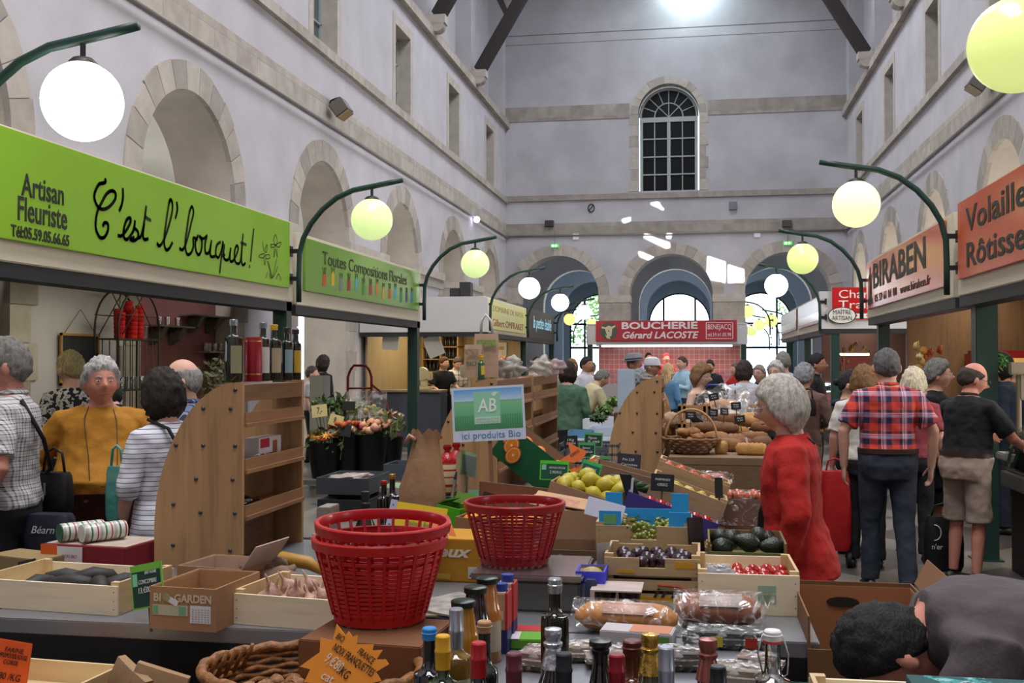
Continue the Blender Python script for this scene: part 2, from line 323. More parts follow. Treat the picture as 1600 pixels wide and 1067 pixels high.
for side,X,sg in (('left',XL,-1),('right',XRt,1)):
    mp=lambda u,z,d,X=X,sg=sg:(X+sg*d,u,z)
    mb=MB(); arch_wall(mb,mp,-6,YD,0,5.7,[(c,1.28,0,3.75,True) for c in ARC],.85)
    arch_wall(mb,mp,-6,YD,5.7,9.4,[(c,.6,6.95,8.75,False) for c in ARC],.85)
    st(mb.build('wall_'+side,[plaster,reveal]))
    mb=MB(); 
    for c in ARC:
        voussoirs(mb,mp,c,1.28,3.75,.36,jamb=.9,z0=0,mats=3)
        # pier impost blocks
        mb.box(*sorted((X-sg*.07,X+sg*.9)),c+1.2,c+BAY-1.2,3.60,3.78,0); mb.box(*sorted((X-sg*.03,X+sg*.9)),c+1.23,c+BAY-1.23,3.38,3.60,1)
    trim(mb,[vs1,vs2,vs3])
    mb=MB() # window surrounds
    for c in ARC:
        for u0,u1,z0,z1 in ((c-.8,c-.594,6.98,8.745),(c+.594,c+.8,6.98,8.745),(c-.8,c+.8,8.745,8.95)): mb.box(*sorted((X-sg*.012,X+sg*.3)),u0,u1,z0,z1)
    trim(mb,[vs1])
    def course(z0,z1,out,m,sg=sg,X=X):
        mb=MB(); mb.box(*sorted((X-sg*out,X+sg*.2)),-6,YD,z0,z1,0); return trim(mb,[m])
    course(5.70,6.12,.03,trimst); course(6.80,6.97,.09,trimst); course(9.30,9.52,.14,trimst)
    mb=MB(); mb.cyl((X-sg*.09,-6,5.66),(X-sg*.09,YD,5.66),.028,n=8); trim(mb,[mat('#8d8680',.6)],True)
    for i,c in enumerate(ARC):
        if c<6: continue
        tn_='window_%d'%(i+(1 if sg<0 else 11)); wn=MB(); xx=X+sg*.32
        wn.box(*sorted((xx,xx+sg*.02)),c-.6,c+.6,6.95,8.75,1)
        x0,x1=sorted((xx-sg*.04,xx+sg*.01))
        for u in (-.6,-.03,.54): wn.box(x0,x1,c+u,c+u+.06,6.95,8.75,0)
        for z in (6.95,7.55,8.15,8.69): wn.box(x0,x1,c-.6,c+.6,z,z+(.06 if z in(6.95,8.69) else .03),0)
        st(wn.build(tn_,[frm,glz]))
    # clerestory zone above the top course, set back between pilasters
    mb=MB(); mb.box(*sorted((X+sg*.45,X+sg*.85)),-6,YD,9.4,15)
    st(mb.build('wall_clerestory_'+side,[plaster]))
    for c in ARC[3:]:
        y=c+BAY/2
        mb=MB(); mb.box(*sorted((X,X+sg*.5)),y-.3,y+.3,9.5,15); mb.box(*sorted((X+sg*.12,X+sg*.5)),y+.7,y+.9,9.5,15); trim(mb,[plaster])
    # corbels under the roof braces
    for c in ARC[2:7]:
        y=c+BAY/2-.15
        mb=MB(); mb.box(*sorted((X-sg*.42,X+sg*.1)),y-.16,y+.16,9.6,9.8); mb.cyl((X-sg*.2,y-.155,9.59),(X-sg*.2,y+.155,9.59),.19,n=16); trim(mb,[vs1],30)
        t=T('roof_truss_brace','dark timber roof brace on a stone corbel of the %s wall'%side,'roof brace',(X,y,9.8),group='timber roof braces on the %s wall'%side)
        p=MB(); p.M=M.Identity(4); s=-sg
        a=V((s*.22,0,0)); b=V((s*2.6,0,4.0)); d=(b-a).normalized(); nn=V((-d.z,0,d.x))*.16
        p.add([a-nn+V((0,-.13,0)),a+nn+V((0,-.13,0)),b+nn+V((0,-.13,0)),b-nn+V((0,-.13,0)),a-nn+V((0,.13,0)),a+nn+V((0,.13,0)),b+nn+V((0,.13,0)),b-nn+V((0,.13,0))],[(0,1,2,3),(4,5,6,7),(0,1,5,4),(1,2,6,5),(2,3,7,6),(3,0,4,7)]); p.build('brace_beam',dk_timber,t)
        p=MB(); p.add([(s*1.15,-.1,1.35),(s*.9,-.1,1.6),(-s*.1,-.1,3.6),(s*.2,-.1,3.7),(s*1.15,.1,1.35),(s*.9,.1,1.6),(-s*.1,.1,3.6),(s*.2,.1,3.7)],[(0,1,2,3),(4,5,6,7),(0,1,5,4),(1,2,6,5),(2,3,7,6),(3,0,4,7)]); p.build('strut',dk_timber,t)
# far gable wall
CX=[-4.55,-.88,2.78]
mpb=lambda u,z,d:(u,YD+d,z)
mb=MB(); arch_wall(mb,mpb,XL,XRt,0,5.7,[(c,1.34,0,3.72,True) for c in CX],.9)
arch_wall(mb,mpb,XL,XRt,5.7,15,[(-.95,.98,7.1,9.6,True)],.7)
st(mb.build('wall_back',[plasterb,ashlarXZ]))
mb=MB()
for c in CX:
    voussoirs(mb,mpb,c,1.34,3.72,.36,n=15,mats=2)
for a,b in ((XL,CX[0]-1.34),(CX[0]+1.34,CX[1]-1.34),(CX[1]+1.34,CX[2]-1.34),(CX[2]+1.34,XRt)):
    mb.box(a-.03,b+.03,YD-.05,YD+.95,3.50,3.74,0); mb.box(a-.005,b+.005,YD-.02,YD+.92,0,3.50,2)
trim(mb,[vs1,vs2,ashlarXZ])
mb=MB(); voussoirs(mb,mpb,-.95,.98,9.6,.24,n=13,jamb=.9,z0=7.1,mats=2); trim(mb,[vs1,vs2])
for z0,z1,o in ((5.74,6.12,.03),(6.86,7.04,.08),(9.50,9.98,.03)):
    mb=MB()
    if z0>9: mb.box(XL,-2.2,YD-o,YD+.1,z0,z1); mb.box(.3,XRt,YD-o,YD+.1,z0,z1)
    else: mb.box(XL,XRt,YD-o,YD+.1,z0,z1)
    trim(mb,[trimbk])
mb=MB(); mb.cyl((XL,YD-.06,5.70),(XRt,YD-.06,5.70),.03,n=8); trim(mb,[mat('#857e78',.6)],True)
mb=MB(); mb.box(XL,XRt,YD-.004,YD+.05,12.35,12.38); mb.box(XL,XRt,YD-.003,YD+.05,12.05,12.07); trim(mb,[mat('#6f6c6c',.9)])
# the tall arched window of the gable
wn=MB(); wy=YD+.42; cx=-.95
n=24; fan=[(cx+.9*math.cos(PI*i/n),9.6+.9*math.sin(PI*i/n)) for i in range(n+1)]+[(cx-.9,7.14),(cx+.9,7.14)]
wn.prism(fan,wy+.05,wy+.09,1)
for u,wd in ((-.94,.1),(-.055,.11),(.84,.1)): wn.box(cx+u,cx+u+wd,wy,wy+.06,7.1,9.55,0)
for u in (-.46,.44): wn.box(cx+u-.015,cx+u+.015,wy,wy+.05,7.1,9.5,0)
for z,h in ((7.1,.07),(7.68,.04),(8.26,.04),(8.85,.04),(9.42,.16)): wn.box(cx-.94,cx+.94,wy-.01,wy+.05,z,z+h,0)
wn.tube([(cx+.92*math.cos(PI*i/24),wy+.02,9.58+.92*math.sin(PI*i/24)) for i in range(25)],.05,6,0)
wn.tube([(cx+.46*math.cos(PI*i/16),wy+.02,9.58+.46*math.sin(PI*i/16)) for i in range(17)],.022,6,0)
for i in range(1,8): a=PI*i/8; wn.cyl((cx+.46*math.cos(a),wy+.02,9.58+.46*math.sin(a)),(cx+.9*math.cos(a),wy+.02,9.58+.9*math.sin(a)),.018,n=6,k=0)
for a in (PI/4,PI/2,3*PI/4): wn.cyl((cx,wy+.02,9.58),(cx+.46*math.cos(a),wy+.02,9.58+.46*math.sin(a)),.018,n=6,k=0)
st(wn.build('window_21',[frm,mat('#0b0c0f',.45,spec=.15)]))
# damp streaks under the gable lamps, on the plaster
# vestibule: two more arcades and the glazed doors
for Y_,m1 in ((41.3,plasterb),(47.2,blue_pl)):
    mb=MB(); mp=lambda u,z,d,Y_=Y_:(u,Y_+d,z); arch_wall(mb,mp,-9,8,0,6.6,[(c,1.36,0,3.72,True) for c in CX],.5); st(mb.build('wall_vestibule',[m1,ashlarXZ if Y_<45 else blue_pl]))
mb=MB(); mp=lambda u,z,d:(u,50.5+d,z); arch_wall(mb,mp,-9,8,0,6.6,[(c,1.42,0,3.3,True) for c in CX],.3); st(mb.build('wall_doors',[blue_pl,blue_pl]))
bar=mat('#1d2a33',.5)
for i,c in enumerate(CX):
    d=MB(); y=50.55
    d.tube([(c+1.4*math.cos(PI*j/20),y,3.3+1.4*math.sin(PI*j/20)) for j in range(21)],.05,6,0)
    for u in (-1.4,-.72,.72,1.4) : d.box(c+u-.045,c+u+.045,y-.03,y+.03,0,3.3+math.sqrt(max(.02,1.42**2-u*u)),0)
    for z in (2.2,3.3): d.box(c-1.4,c+1.4,y-.03,y+.03,z-.05,z+.05,0)
    d.box(c-1.4,c+1.4,y,y+.006,0,4.0,1)
    st(d.build('door_%d'%(i+1),[bar,glass((.97,1,1),.02,.1)]))
mb=MB(); mb.box(-9,8,36.1,50.8,6.5,6.6); mb.box(-9.2,-9,36,50.8,0,6.6); mb.box(8,8.2,36,50.8,0,6.6); st(mb.build('ceiling_vestibule',[blue_pl]))
# side aisles
mb=MB(); mb.box(-12.4,-7.15,-6,36,5.4,5.5); st(mb.build('ceiling_left_aisle',[white_pl]))
mb=MB(); mb.box(5.45,10.7,-6,36,5.4,5.5); st(mb.build('ceiling_right_aisle',[mat('#d8cfc4',.9,var=.05)]))
mb=MB(); arch_wall(mb,lambda u,z,d:(-12.2-d,u,z),-6,36,0,5.5,[(c,1.1,1.0,3.2,False) for c in ARC],.3); st(mb.build('wall_left_aisle',[white_pl,white_pl]))
mb=MB(); arch_wall(mb,lambda u,z,d:(10.4+d,u,z),-6,36,0,5.5,[(c,1.28,0.9,3.3,True) for c in ARC],.3); st(mb.build('wall_right_aisle',[mat('#d2c8bb',.9,var=.05),white_pl]))
mb=MB(); mb.box(-12.4,-7.15,35.2,35.5,0,5.5); mb.box(5.45,10.7,35.2,35.5,0,5.5); mb.box(-12.4,10.7,-6.4,-6,0,15); st(mb.build('wall_front',[plaster]))
mb=MB(); mb.box(-7.5,5.8,-6.4,36,15,15.2); st(mb.build('ceiling',[mat('#6a5f58',.9)]))
# floor: dark terrazzo with pale diagonal slabs
m,nt,b=new('floor'); L=nt.links; tc=N(nt,'ShaderNodeTexCoord'); mp_=N(nt,'ShaderNodeMapping'); mp_.inputs['Rotation'].default_value=(0,0,R(45)); mp_.inputs['Scale'].default_value=(.72,.72,1); L.new(tc.outputs['Object'],mp_.inputs[0])
ck=N(nt,'ShaderNodeTexBrick'); ck.offset=0; ck.inputs['Scale'].default_value=1; ck.inputs['Brick Width'].default_value=1.2; ck.inputs['Row Height'].default_value=1.2; ck.inputs['Mortar Size'].default_value=.16; ck.inputs['Mortar Smooth'].default_value=0
ck.inputs['Color1'].default_value=(*rgb('#474340'),1); ck.inputs['Color2'].default_value=(*rgb('#403d3a'),1); ck.inputs['Mortar'].default_value=(*rgb('#6f6963'),1); L.new(mp_.outputs[0],ck.inputs[0])
n=N(nt,'ShaderNodeTexNoise'); n.inputs['Scale'].default_value=60; n.inputs['Detail'].default_value=3; L.new(tc.outputs['Object'],n.inputs[0])
n3=N(nt,'ShaderNodeTexNoise'); n3.inputs['Scale'].default_value=1.2; L.new(tc.outputs['Object'],n3.inputs[0])
mx=N(nt,'ShaderNodeMix',data_type='RGBA',blend_type='MULTIPLY'); mx.inputs[0].default_value=1; L.new(ck.outputs[0],mx.inputs[6]); L.new(ramp(nt,n.outputs[0],[(.35,(.6,.6,.6)),(.65,(1.25,1.2,1.1))]),mx.inputs[7])
L.new(mx.outputs[2],b.inputs['Base Color']); L.new(ramp(nt,n3.outputs[0],[(.3,(.35,)*3),(.7,(.6,)*3)]),b.inputs['Roughness'])
mb=MB(); mb.box(-12.5,10.7,-6.4,52,-.1,0); st(mb.build('floor',[m]))
mb=MB(); mb.box(-40,40,52,90,-.12,-.02); st(mb.build('ground',[mat('#b9b5ac',.9,var=.1,vs=.5)]))
# trees outside the glazed doors
leafm=mat('#6f9a4e',.7,var=.5,vs=3)
rt=random.Random(4)
for i,(x,y,s) in enumerate([(-7.9,64,1.0),(-10.6,70,1.1),(7.6,72,1.0),(10.4,66,.9)]):
    t=T('tree',['leafy green tree outside the left glazed door','pale green tree outside between the left and middle doors','green tree outside the right glazed door, the one further in','light green tree at the far right outside the right door'][i],'tree',(x,y,0),group='trees outside the glazed doors')
    p=MB(); p.tube([(0,0,0),(.1,0,2),(0,.1,4)],[.22,.17,.1],8); p.build('trunk',mat('#6b5a48',.9),t,smooth=True)
    p=MB()
    for j in range(900):
        d=V((rt.gauss(0,1),rt.gauss(0,1),rt.gauss(0,.8))).normalized()*rt.uniform(.5,1)**.5; c=V((d.x*2.6*s,d.y*2.2*s,5.2+d.z*3.2)); a=rt.uniform(0,6.3); e=rt.uniform(-1,1); u=V((math.cos(a),math.sin(a),e)).normalized()*.16; v_=u.orthogonal().normalized()*.1
        p.add([c-u,c+v_,c+u,c-v_],[(0,1,2,3)])
    p.build('crown',leafm,t,fix=False)
# fittings on the walls
def floodlight(px,py,X,sg,lab):
    c=WX(px,py,X-sg*.25); t=T('floodlight',lab,'floodlight',c)
    p=MB(); p.M=RT(35*sg,'Y'); p.box(-.13,.13,-.17,.17,-.14,.14,0,.02); p.build('housing',mat('#6b665f',.5,.3),t,smooth=30)
    p=MB(); p.M=RT(35*sg,'Y'); p.box(-.11,.11,-.15,.15,-.155,-.14); p.build('lens',mat('#a8905c',.2,.2),t)
    p=MB(); p.tube([(0,0,.1),(sg*.1,.05,.2),(sg*.2,.05,.16),(sg*.24,0,.05)],.018,6); p.build('bracket',mat('#1c1c1c',.5),t,smooth=True)
floodlight(533,170,XL,-1,'floodlight with an amber lens on the left wall above the pipe'); floodlight(1528,130,XRt,1,'floodlight on the right wall behind the big near globe lamp')
def wallbox(px,py,w_,h,d,m,name,lab,cat):
    c=W(px,py,YD); mb=MB(); mb.box(c.x-w_/2,c.x+w_/2,YD-d,YD+.02,c.z-h/2,c.z+h/2,bev=.01); return tag(mb.build(name,m,smooth=30),lab,cat)
wallbox(859,350,.28,.2,.2,mat('#3a3431',.6),'wall_projector','dark wall projector on the band above the left far arch','projector')
wallbox(1229,350,.28,.2,.2,mat('#4a4440',.6),'wall_projector','dark wall projector on the band above the right far arch','projector')
wallbox(1145,322,.24,.25,.12,mat('#6d7278',.5),'junction_box','grey box on the far wall right of the tall window','junction box')
wallbox(900,370,.2,.2,.05,mat('#e4e2ea',.5),'sensor_box','small white square on the far wall under the left band','wall box')
wallbox(1183,366,.2,.2,.05,mat('#e4e2ea',.5),'sensor_box','small white square on the far wall under the right band','wall box')
c=W(924,325,YD); mb=MB(); mb.tube([(c.x+.1*math.cos(a),YD-.03,c.z+.13*math.sin(a)) for a in [PI*i/8 for i in range(16)]],.018,6,closed=True); mb.cyl((c.x-.07,YD-.03,c.z-.07),(c.x+.07,YD-.03,c.z+.08),.015); tag(mb.build('wall_emblem',mat('#33383a',.6),smooth=True),'small round iron emblem on the far wall left of the window','emblem')
exm=mat('#4fae58',.5,em=.9)
for i,(x,y) in enumerate(((867,384),(1231,380))):
    c=W(x,y,YD-.05); t=T('exit_sign',['green running-man exit light above the left far arch','green running-man exit light above the right far arch'][i],'exit sign',(c.x,YD-.08,c.z))
    p=MB(); p.box(-.14,.14,0,.06,-.06,.06); p.build('panel',exm,t); p=MB(); p.box(-.1,-.02,-.006,0,-.03,.03); p.box(.02,.05,-.006,0,-.04,.04); p.box(.05,.09,-.006,0,-.01,.015); p.build('pictogram',mat('#e8ffe8',.5,em=1.2),t)
    p=MB(); p.box(-.005,.005,.02,.04,.06,.5); p.build('rod',mat('#5a5652',.6),t)
c=WX(745,343,XL+.15); mb=MB(); mb.ball(c,.09,12); tag(mb.build('wall_light',mat('#e6e0ff',.4,em=6)),'tiny bright light high on the left wall near the corner','wall light')
# sun patches: spot lamp added behind an unseen mask plate with cut-outs
S_=V((2.5,14,14.2)); K_=.06
PATCH=[[(1106,401),(1133,410),(1133,441),(1104,436)],[(1138,414),(1162,422),(1162,441),(1138,441)],[(1006,366),(1046,380),(1046,387),(1040,388),(1007,371)],[(998,393),(1022,403),(1015,407),(1000,401)],[(1016,318),(1028,316),(1037,328)],[(972,343),(985,340),(984,346),(974,349)],[(1042,366),(1049,366),(1048,372),(1042,372)]]
cu=bpy.data.curves.new('pane','CURVE'); cu.dimensions='2D'; cu.fill_mode='BOTH'
ctr=S_+(V((0,YD,4.8))-S_)*K_
for poly in [[(-.8,-.8),(.8,-.8),(.8,.8),(-.8,.8)]]+[[((S_+(W(x,y,YD)-S_)*K_).x-ctr.x,(S_+(W(x,y,YD)-S_)*K_).z-ctr.z) for x,y in q_] for q_ in PATCH]:
    sp_=cu.splines.new('POLY'); sp_.points.add(len(poly)-1); sp_.use_cyclic_u=True
    for i_,(x,y) in enumerate(poly): sp_.points[i_].co=(x,y,0,1)
co_=bpy.data.objects.new('pane',cu); COL.objects.link(co_); bpy.context.view_layer.update(); me=bpy.data.meshes.new_from_object(co_.evaluated_get(bpy.context.evaluated_depsgraph_get())); bpy.data.objects.remove(co_)
me.materials.clear(); me.materials.append(mat('#3a3634',.9)); o=bpy.data.objects.new('trim_roof_shutter',me); COL.objects.link(o); o.location=ctr; o.rotation_euler=(PI/2,0,0); st(o)  # unseen plate added to shape the spot; its holes give the patch outlines
l=bpy.data.lights.new('sun_beam','SPOT'); l.energy=SPOTP; l.spot_size=R(40); l.spot_blend=0; l.shadow_soft_size=.003; l.color=(1,.99,.96); o=bpy.data.objects.new('sun_beam',l); o.location=S_; o.rotation_euler=(V((-.5,YD,4.8))-S_).to_track_quat('-Z','Y').to_euler(); COL.objects.link(o)  # spot lamp added in place of the sun
# ---------------------------------------------------------------- stalls
green_steel=mat('#1f3b33',.45,var=.15,vs=3); cream=mat('#d9cfba',.6,var=.03,vs=2); whiteb=mat('#d5d2d0',.6,var=.03,vs=2); blk=mat('#15171a',.6); ink=mat('#23261f',.6)
def post(X,Y,h,lab,w_=.13):
    t=T('stall_post',lab,'post',(X,Y,0),group='dark green stall posts')
    p=MB(); p.box(-w_/2,w_/2,-w_/2,w_/2,0,h,0,.006); p.build('column',green_steel,t)
    p=MB(); p.box(-w_/2-.03,w_/2+.03,-w_/2-.03,w_/2+.03,0,.012); p.build('base_plate',green_steel,t)
for X,Y,l in ((-3.98,9.95,'dark green square post under the gap between the two green signs'),(-3.98,14.85,'dark green square post at the far end of the second green sign'),(-3.98,19.75,'dark green post at the corner of the cream sign stall'),(-3.98,24.6,'dark green post at the far end of the cream sign'),(2.32,9.45,'thick dark green post between the two orange signs'),(2.32,14.4,'dark green post at the far end of the orange sign with the big serif name'),(2.32,19.4,'dark green post at the corner of the stall with the oval plaque'),(2.32,24.2,'dark green post deep in the right row of stalls'),(2.32,29,'farthest dark green post of the right row'),(-3.98,29.4,'farthest dark green post of the left row')):
    post(X,Y,2.25,l,.17 if (X>0 and Y<10) else .14)
def fascia(name,lab,X,Y0,Y1,z0,z1,sg,m=cream,t=.1):
    """board along the aisle; sg=+1 faces +X"""
    r=T(name,lab,'fascia',(X,(Y0+Y1)/2,z0)); h=(Y1-Y0)/2
    p=MB(); p.box(*sorted((0,-sg*t)),-h,h,0,z1-z0,0,.008); p.build('board',m,r)
    p=MB(); p.box(*sorted((-sg*.01,-sg*.2)),-h,h,-.09,-.002); p.build('shutter_box',mat('#2a2c2d',.6),r); return r
fascia('stall_fascia','cream fascia board carrying the florist sign',-3.9,2.5,10.02,2.20,2.98,1)
fascia('stall_fascia','cream fascia board carrying the second green sign',-3.9,10.12,14.95,2.18,2.9,1)
fascia('stall_fascia','cream fascia of the corner stall with the yellow sign',-3.9,19.6,24.5,2.15,2.82,1)
fascia('stall_fascia','dark fascia with blue handwritten name at the far left',-3.9,24.7,29.4,2.15,2.85,1,mat('#3d3b36',.6))
fascia('stall_fascia','cream fascia board carrying the near orange sign',2.14,2.5,9.55,2.17,2.95,-1)
fascia('stall_fascia','cream fascia board carrying the orange sign with the big serif name',2.14,9.7,14.5,2.17,2.9,-1)
fascia('stall_fascia','cream fascia deep in the right row behind the round plaque',2.14,19.4,24.2,2.17,2.8,-1)
fascia('stall_fascia','farthest cream fascia of the right row',2.14,24.3,29.2,2.17,2.8,-1)
def sign_yz(name,lab,X,Y0,Y1,z0,z1,sg,m,t=.025):
    o=(X,Y0,z0) if sg>0 else (X,Y1,z0); mx=frame(o,(0,sg,0),(0,0,1)); r=T(name,lab,'sign',mx=mx); p=MB(); p.box(0,Y1-Y0,0,z1-z0,0,t,0,.004); p.build('panel',m,r); return r,Y1-Y0,z1-z0
def glossy(c,v=.06): return mat(c,.24,var=v,vs=.6)
# florist sign ------------------------------------------------------
s,L_,H_=sign_yz('florist_sign','bright green shop sign with black handwriting and drawn lilies',-3.895,4.3,9.86,2.325,2.96,1,mat('#86b81c',.35,var=.05,vs=.6))
def YZ(px,py,X=-3.87):  # pixel on the sign -> sign coordinates
    p=WX(px,py,X); return p
def strokes(root,name,lines,r,m,X,org,sg,t=.028,n=6,sc=None):
    p=MB()
    for ln in lines:
        pts=[]
        for q in ln:
            w_=WX(q[0],q[1],X); a=(w_.y-org[0])*sg; b=w_.z-org[1]; pts.append(V((a,b,t)))
        # smooth
        sm=[]; m_=len(pts)
        if m_<3: sm=pts
        else:
            for i in range(m_-1):
                p0,p1,p2,p3=pts[max(i-1,0)],pts[i],pts[i+1],pts[min(i+2,m_-1)]
                for j in range(5):
                    u=j/5; sm.append(.5*((2*p1)+(p2-p0)*u+(2*p0-5*p1+4*p2-p3)*u*u+(3*p1-p0-3*p2+p3)*u**3))
            sm.append(pts[-1])
        rr=ln[0][2] if len(ln[0])>2 else r
        for a,b in zip(sm,sm[1:]):
            d=(b-a); 
            if d.length<1e-6: continue
            d.normalize(); e=V((-d.y,d.x,0))*rr; a2=a-d*rr*.5; b2=b+d*rr*.5
            p.add([a2-e,b2-e,b2+e,a2+e],[(0,1,2,3)])
    return p.build(name,m,root,fix=False)
Z_=lambda x,y:(140+x/5,270+y/5)
L1=[[Z_(120,48),Z_(122,70),Z_(105,80),Z_(70,90),Z_(40,150),Z_(35,200),Z_(60,260),Z_(100,285),Z_(150,265),Z_(195,210),Z_(200,160),Z_(170,140),Z_(130,165),Z_(95,225),Z_(60,300),Z_(45,380),Z_(50,450),Z_(80,505),Z_(115,500),Z_(140,450),Z_(140,400),Z_(115,390),Z_(102,415)],
 [Z_(258,125),Z_(258,200),Z_(245,260),Z_(230,295)],
 [Z_(220,490),Z_(250,490),Z_(290,440),Z_(318,380),Z_(312,352),Z_(285,370),Z_(265,440),Z_(265,500),Z_(290,520),Z_(330,470),Z_(345,430),Z_(352,375)],
 [Z_(345,430),Z_(375,460),Z_(375,505),Z_(345,530),Z_(315,520),Z_(345,505)],[Z_(375,510),Z_(400,490),Z_(425,380),Z_(440,262)],[Z_(425,400),Z_(415,480),Z_(425,520),Z_(455,515)],[Z_(432,345),Z_(475,372)],
 [Z_(525,550),Z_(545,570),Z_(580,520),Z_(620,400),Z_(645,290),Z_(642,225),Z_(627,212),Z_(615,260),Z_(590,430),Z_(580,540),Z_(595,600),Z_(620,590),Z_(645,545)],
 [Z_(678,230),Z_(684,285),Z_(668,355)],
 [Z_(700,590),Z_(725,600),Z_(755,540),Z_(790,400),Z_(810,310),Z_(798,265),Z_(780,300),Z_(760,430),Z_(745,560),Z_(760,635),Z_(790,625),Z_(810,570),Z_(808,510),Z_(840,520)],
 [Z_(845,490),Z_(825,540),Z_(830,610),Z_(850,640),Z_(872,600),Z_(875,530),Z_(855,495),Z_(885,515),Z_(915,490)],
 [Z_(915,490),Z_(900,560),Z_(905,625),Z_(930,620),Z_(945,560)],[Z_(950,530),Z_(940,620),Z_(950,655),Z_(980,650)],
 [Z_(1020,540),Z_(990,570),Z_(985,640),Z_(1005,660),Z_(1030,600),Z_(1040,540),Z_(1030,640),Z_(1015,780)],[Z_(1030,650),Z_(1055,640)],
 [Z_(1050,560),Z_(1045,650),Z_(1060,680),Z_(1085,670),Z_(1100,590)],[Z_(1100,590),Z_(1095,680),Z_(1115,690),Z_(1140,650),Z_(1160,590),Z_(1145,570),Z_(1130,620),Z_(1135,690),Z_(1160,710),Z_(1180,670),Z_(1197,480)],
 [Z_(1190,570),Z_(1185,680),Z_(1195,720),Z_(1215,705)],[Z_(1180,545),Z_(1222,562)],
 [Z_(1280,440),Z_(1268,560),Z_(1256,690)],[Z_(1248,725),Z_(1248,740)]]
strokes(s,'lettering',L1,.0125,blk,-3.87,(4.3,2.325),1)
F=[[(*Z_(1350,540),.004),Z_(1358,600),Z_(1380,620),Z_(1385,560),Z_(1365,600)],[(*Z_(1365,630),.004),Z_(1330,640),Z_(1320,655),Z_(1350,665),Z_(1370,645),Z_(1400,640),Z_(1405,665),Z_(1380,670),Z_(1365,640)],[(*Z_(1360,660),.004),Z_(1365,720),Z_(1375,670)],
 [(*Z_(1450,480),.004),Z_(1435,520),Z_(1450,570),Z_(1465,530),Z_(1450,480)],[(*Z_(1450,560),.004),Z_(1415,560),Z_(1415,580),Z_(1440,580),Z_(1450,565),Z_(1480,545),Z_(1495,545),Z_(1480,580),Z_(1450,570)],[(*Z_(1440,590),.004),Z_(1438,660),Z_(1450,600),Z_(1465,660),Z_(1460,590)],
 [(*Z_(1385,690),.004),Z_(1400,740),Z_(1420,820)],[(*Z_(1395,690),.004),Z_(1425,820)],[(*Z_(1460,670),.004),Z_(1440,760),Z_(1425,820)],[(*Z_(1470,730),.004),Z_(1440,800),Z_(1420,825)],[(*Z_(1390,770),.004),Z_(1375,820)],[(*Z_(1400,790),.004),Z_(1415,825)],[(*Z_(1455,830),.004),Z_(1475,790),Z_(1495,840)]]
strokes(s,'lily_drawing',F,.004,blk,-3.87,(4.3,2.325),1)
def tx(root,s_,a,b,size,m,fit=None,z=.027,**k): return text(s_,size,M.Translation((a,b,z)),m,root,fit=fit,**k)
def onsign(px,py,X,o0,o1,sg=1):
    p=WX(px,py,X); return ((p.y-o0)*sg,p.z-o1)
for t_,x0,x1,y,sz in (('Artisan',34,100,288,.19),('Fleuriste',27,104,325,.2),('Tél:05.59.05.66.65',17,108,361,.095)):
    a=onsign(x0,y,-3.87,4.3,2.325); b=onsign(x1,y+ (10 if sz<.1 else 14),-3.87,4.3,2.325); mid=((a[0]+b[0])/2,(a[1]+b[1])/2-.012); text(t_,sz,M.Translation((mid[0],mid[1],.027)),ink,s,fit=(b[0]-a[0]),bold=.002)
s,L_,H_=sign_yz('composition_sign','green sign with a row of small coloured bouquets, second on the left',-3.895,10.28,14.75,2.33,2.86,1,glossy('#6f9e2c'))
tx(s,'Toutes Compositions Florales',2.15,.37,.2,ink,fit=3.3)
cols=['#c8501e','#d9b32a','#7f7f86','#a3263c','#5fb0a6','#4f8b3a','#a83a2e','#d98a2a','#d0b23c','#cf5a2c','#5ab0c4','#3c8b5a','#4a4f7a','#3a7fae']
for i,c in enumerate(cols):
    p=MB(); x=.55+i*.27; y=.16+.02*math.sin(i*2.1); a=.05
    p.prism([(x-a,y-.08),(x+a*.8,y-.07),(x+a,y+.04),(x+.01,y+.09 if i%3 else y+.05),(x-a*.9,y+.05)],.0255,.029,0,plane='XY')
    for q in (-.03,0,.03): p.prism([(x+q-.003,y+.05),(x+q+.003,y+.05),(x+q*1.6+.003,y+.12),(x+q*1.6-.003,y+.12)],.0255,.029,1,plane='XY')
    p.build('bouquet_motif',[mat(c,.6),ink],s)
s,L_,H_=sign_yz('produce_sign','pale yellow sign with red lettering on the corner stall',-3.895,19.85,24.3,2.22,2.78,1,mat('#cfcd7e',.5))
tx(s,'DOMAINE DE NAYA',2.2,.4,.16,mat('#a58a3a',.6),fit=3.6); tx(s,'Gilbert OMPRAKET',2.2,.13,.2,mat('#8c3a2e',.6),fit=3.7)
s=T('script_sign','blue and white handwritten name on the dark fascia','sign',mx=frame((-3.89,24.9,2.2),(0,1,0),(0,0,1))); text('la petite étable',.42,M.Translation((2.1,.33,.01)),mat('#9fd6e8',.5,em=.3),s,fit=3.2,shear=.3)
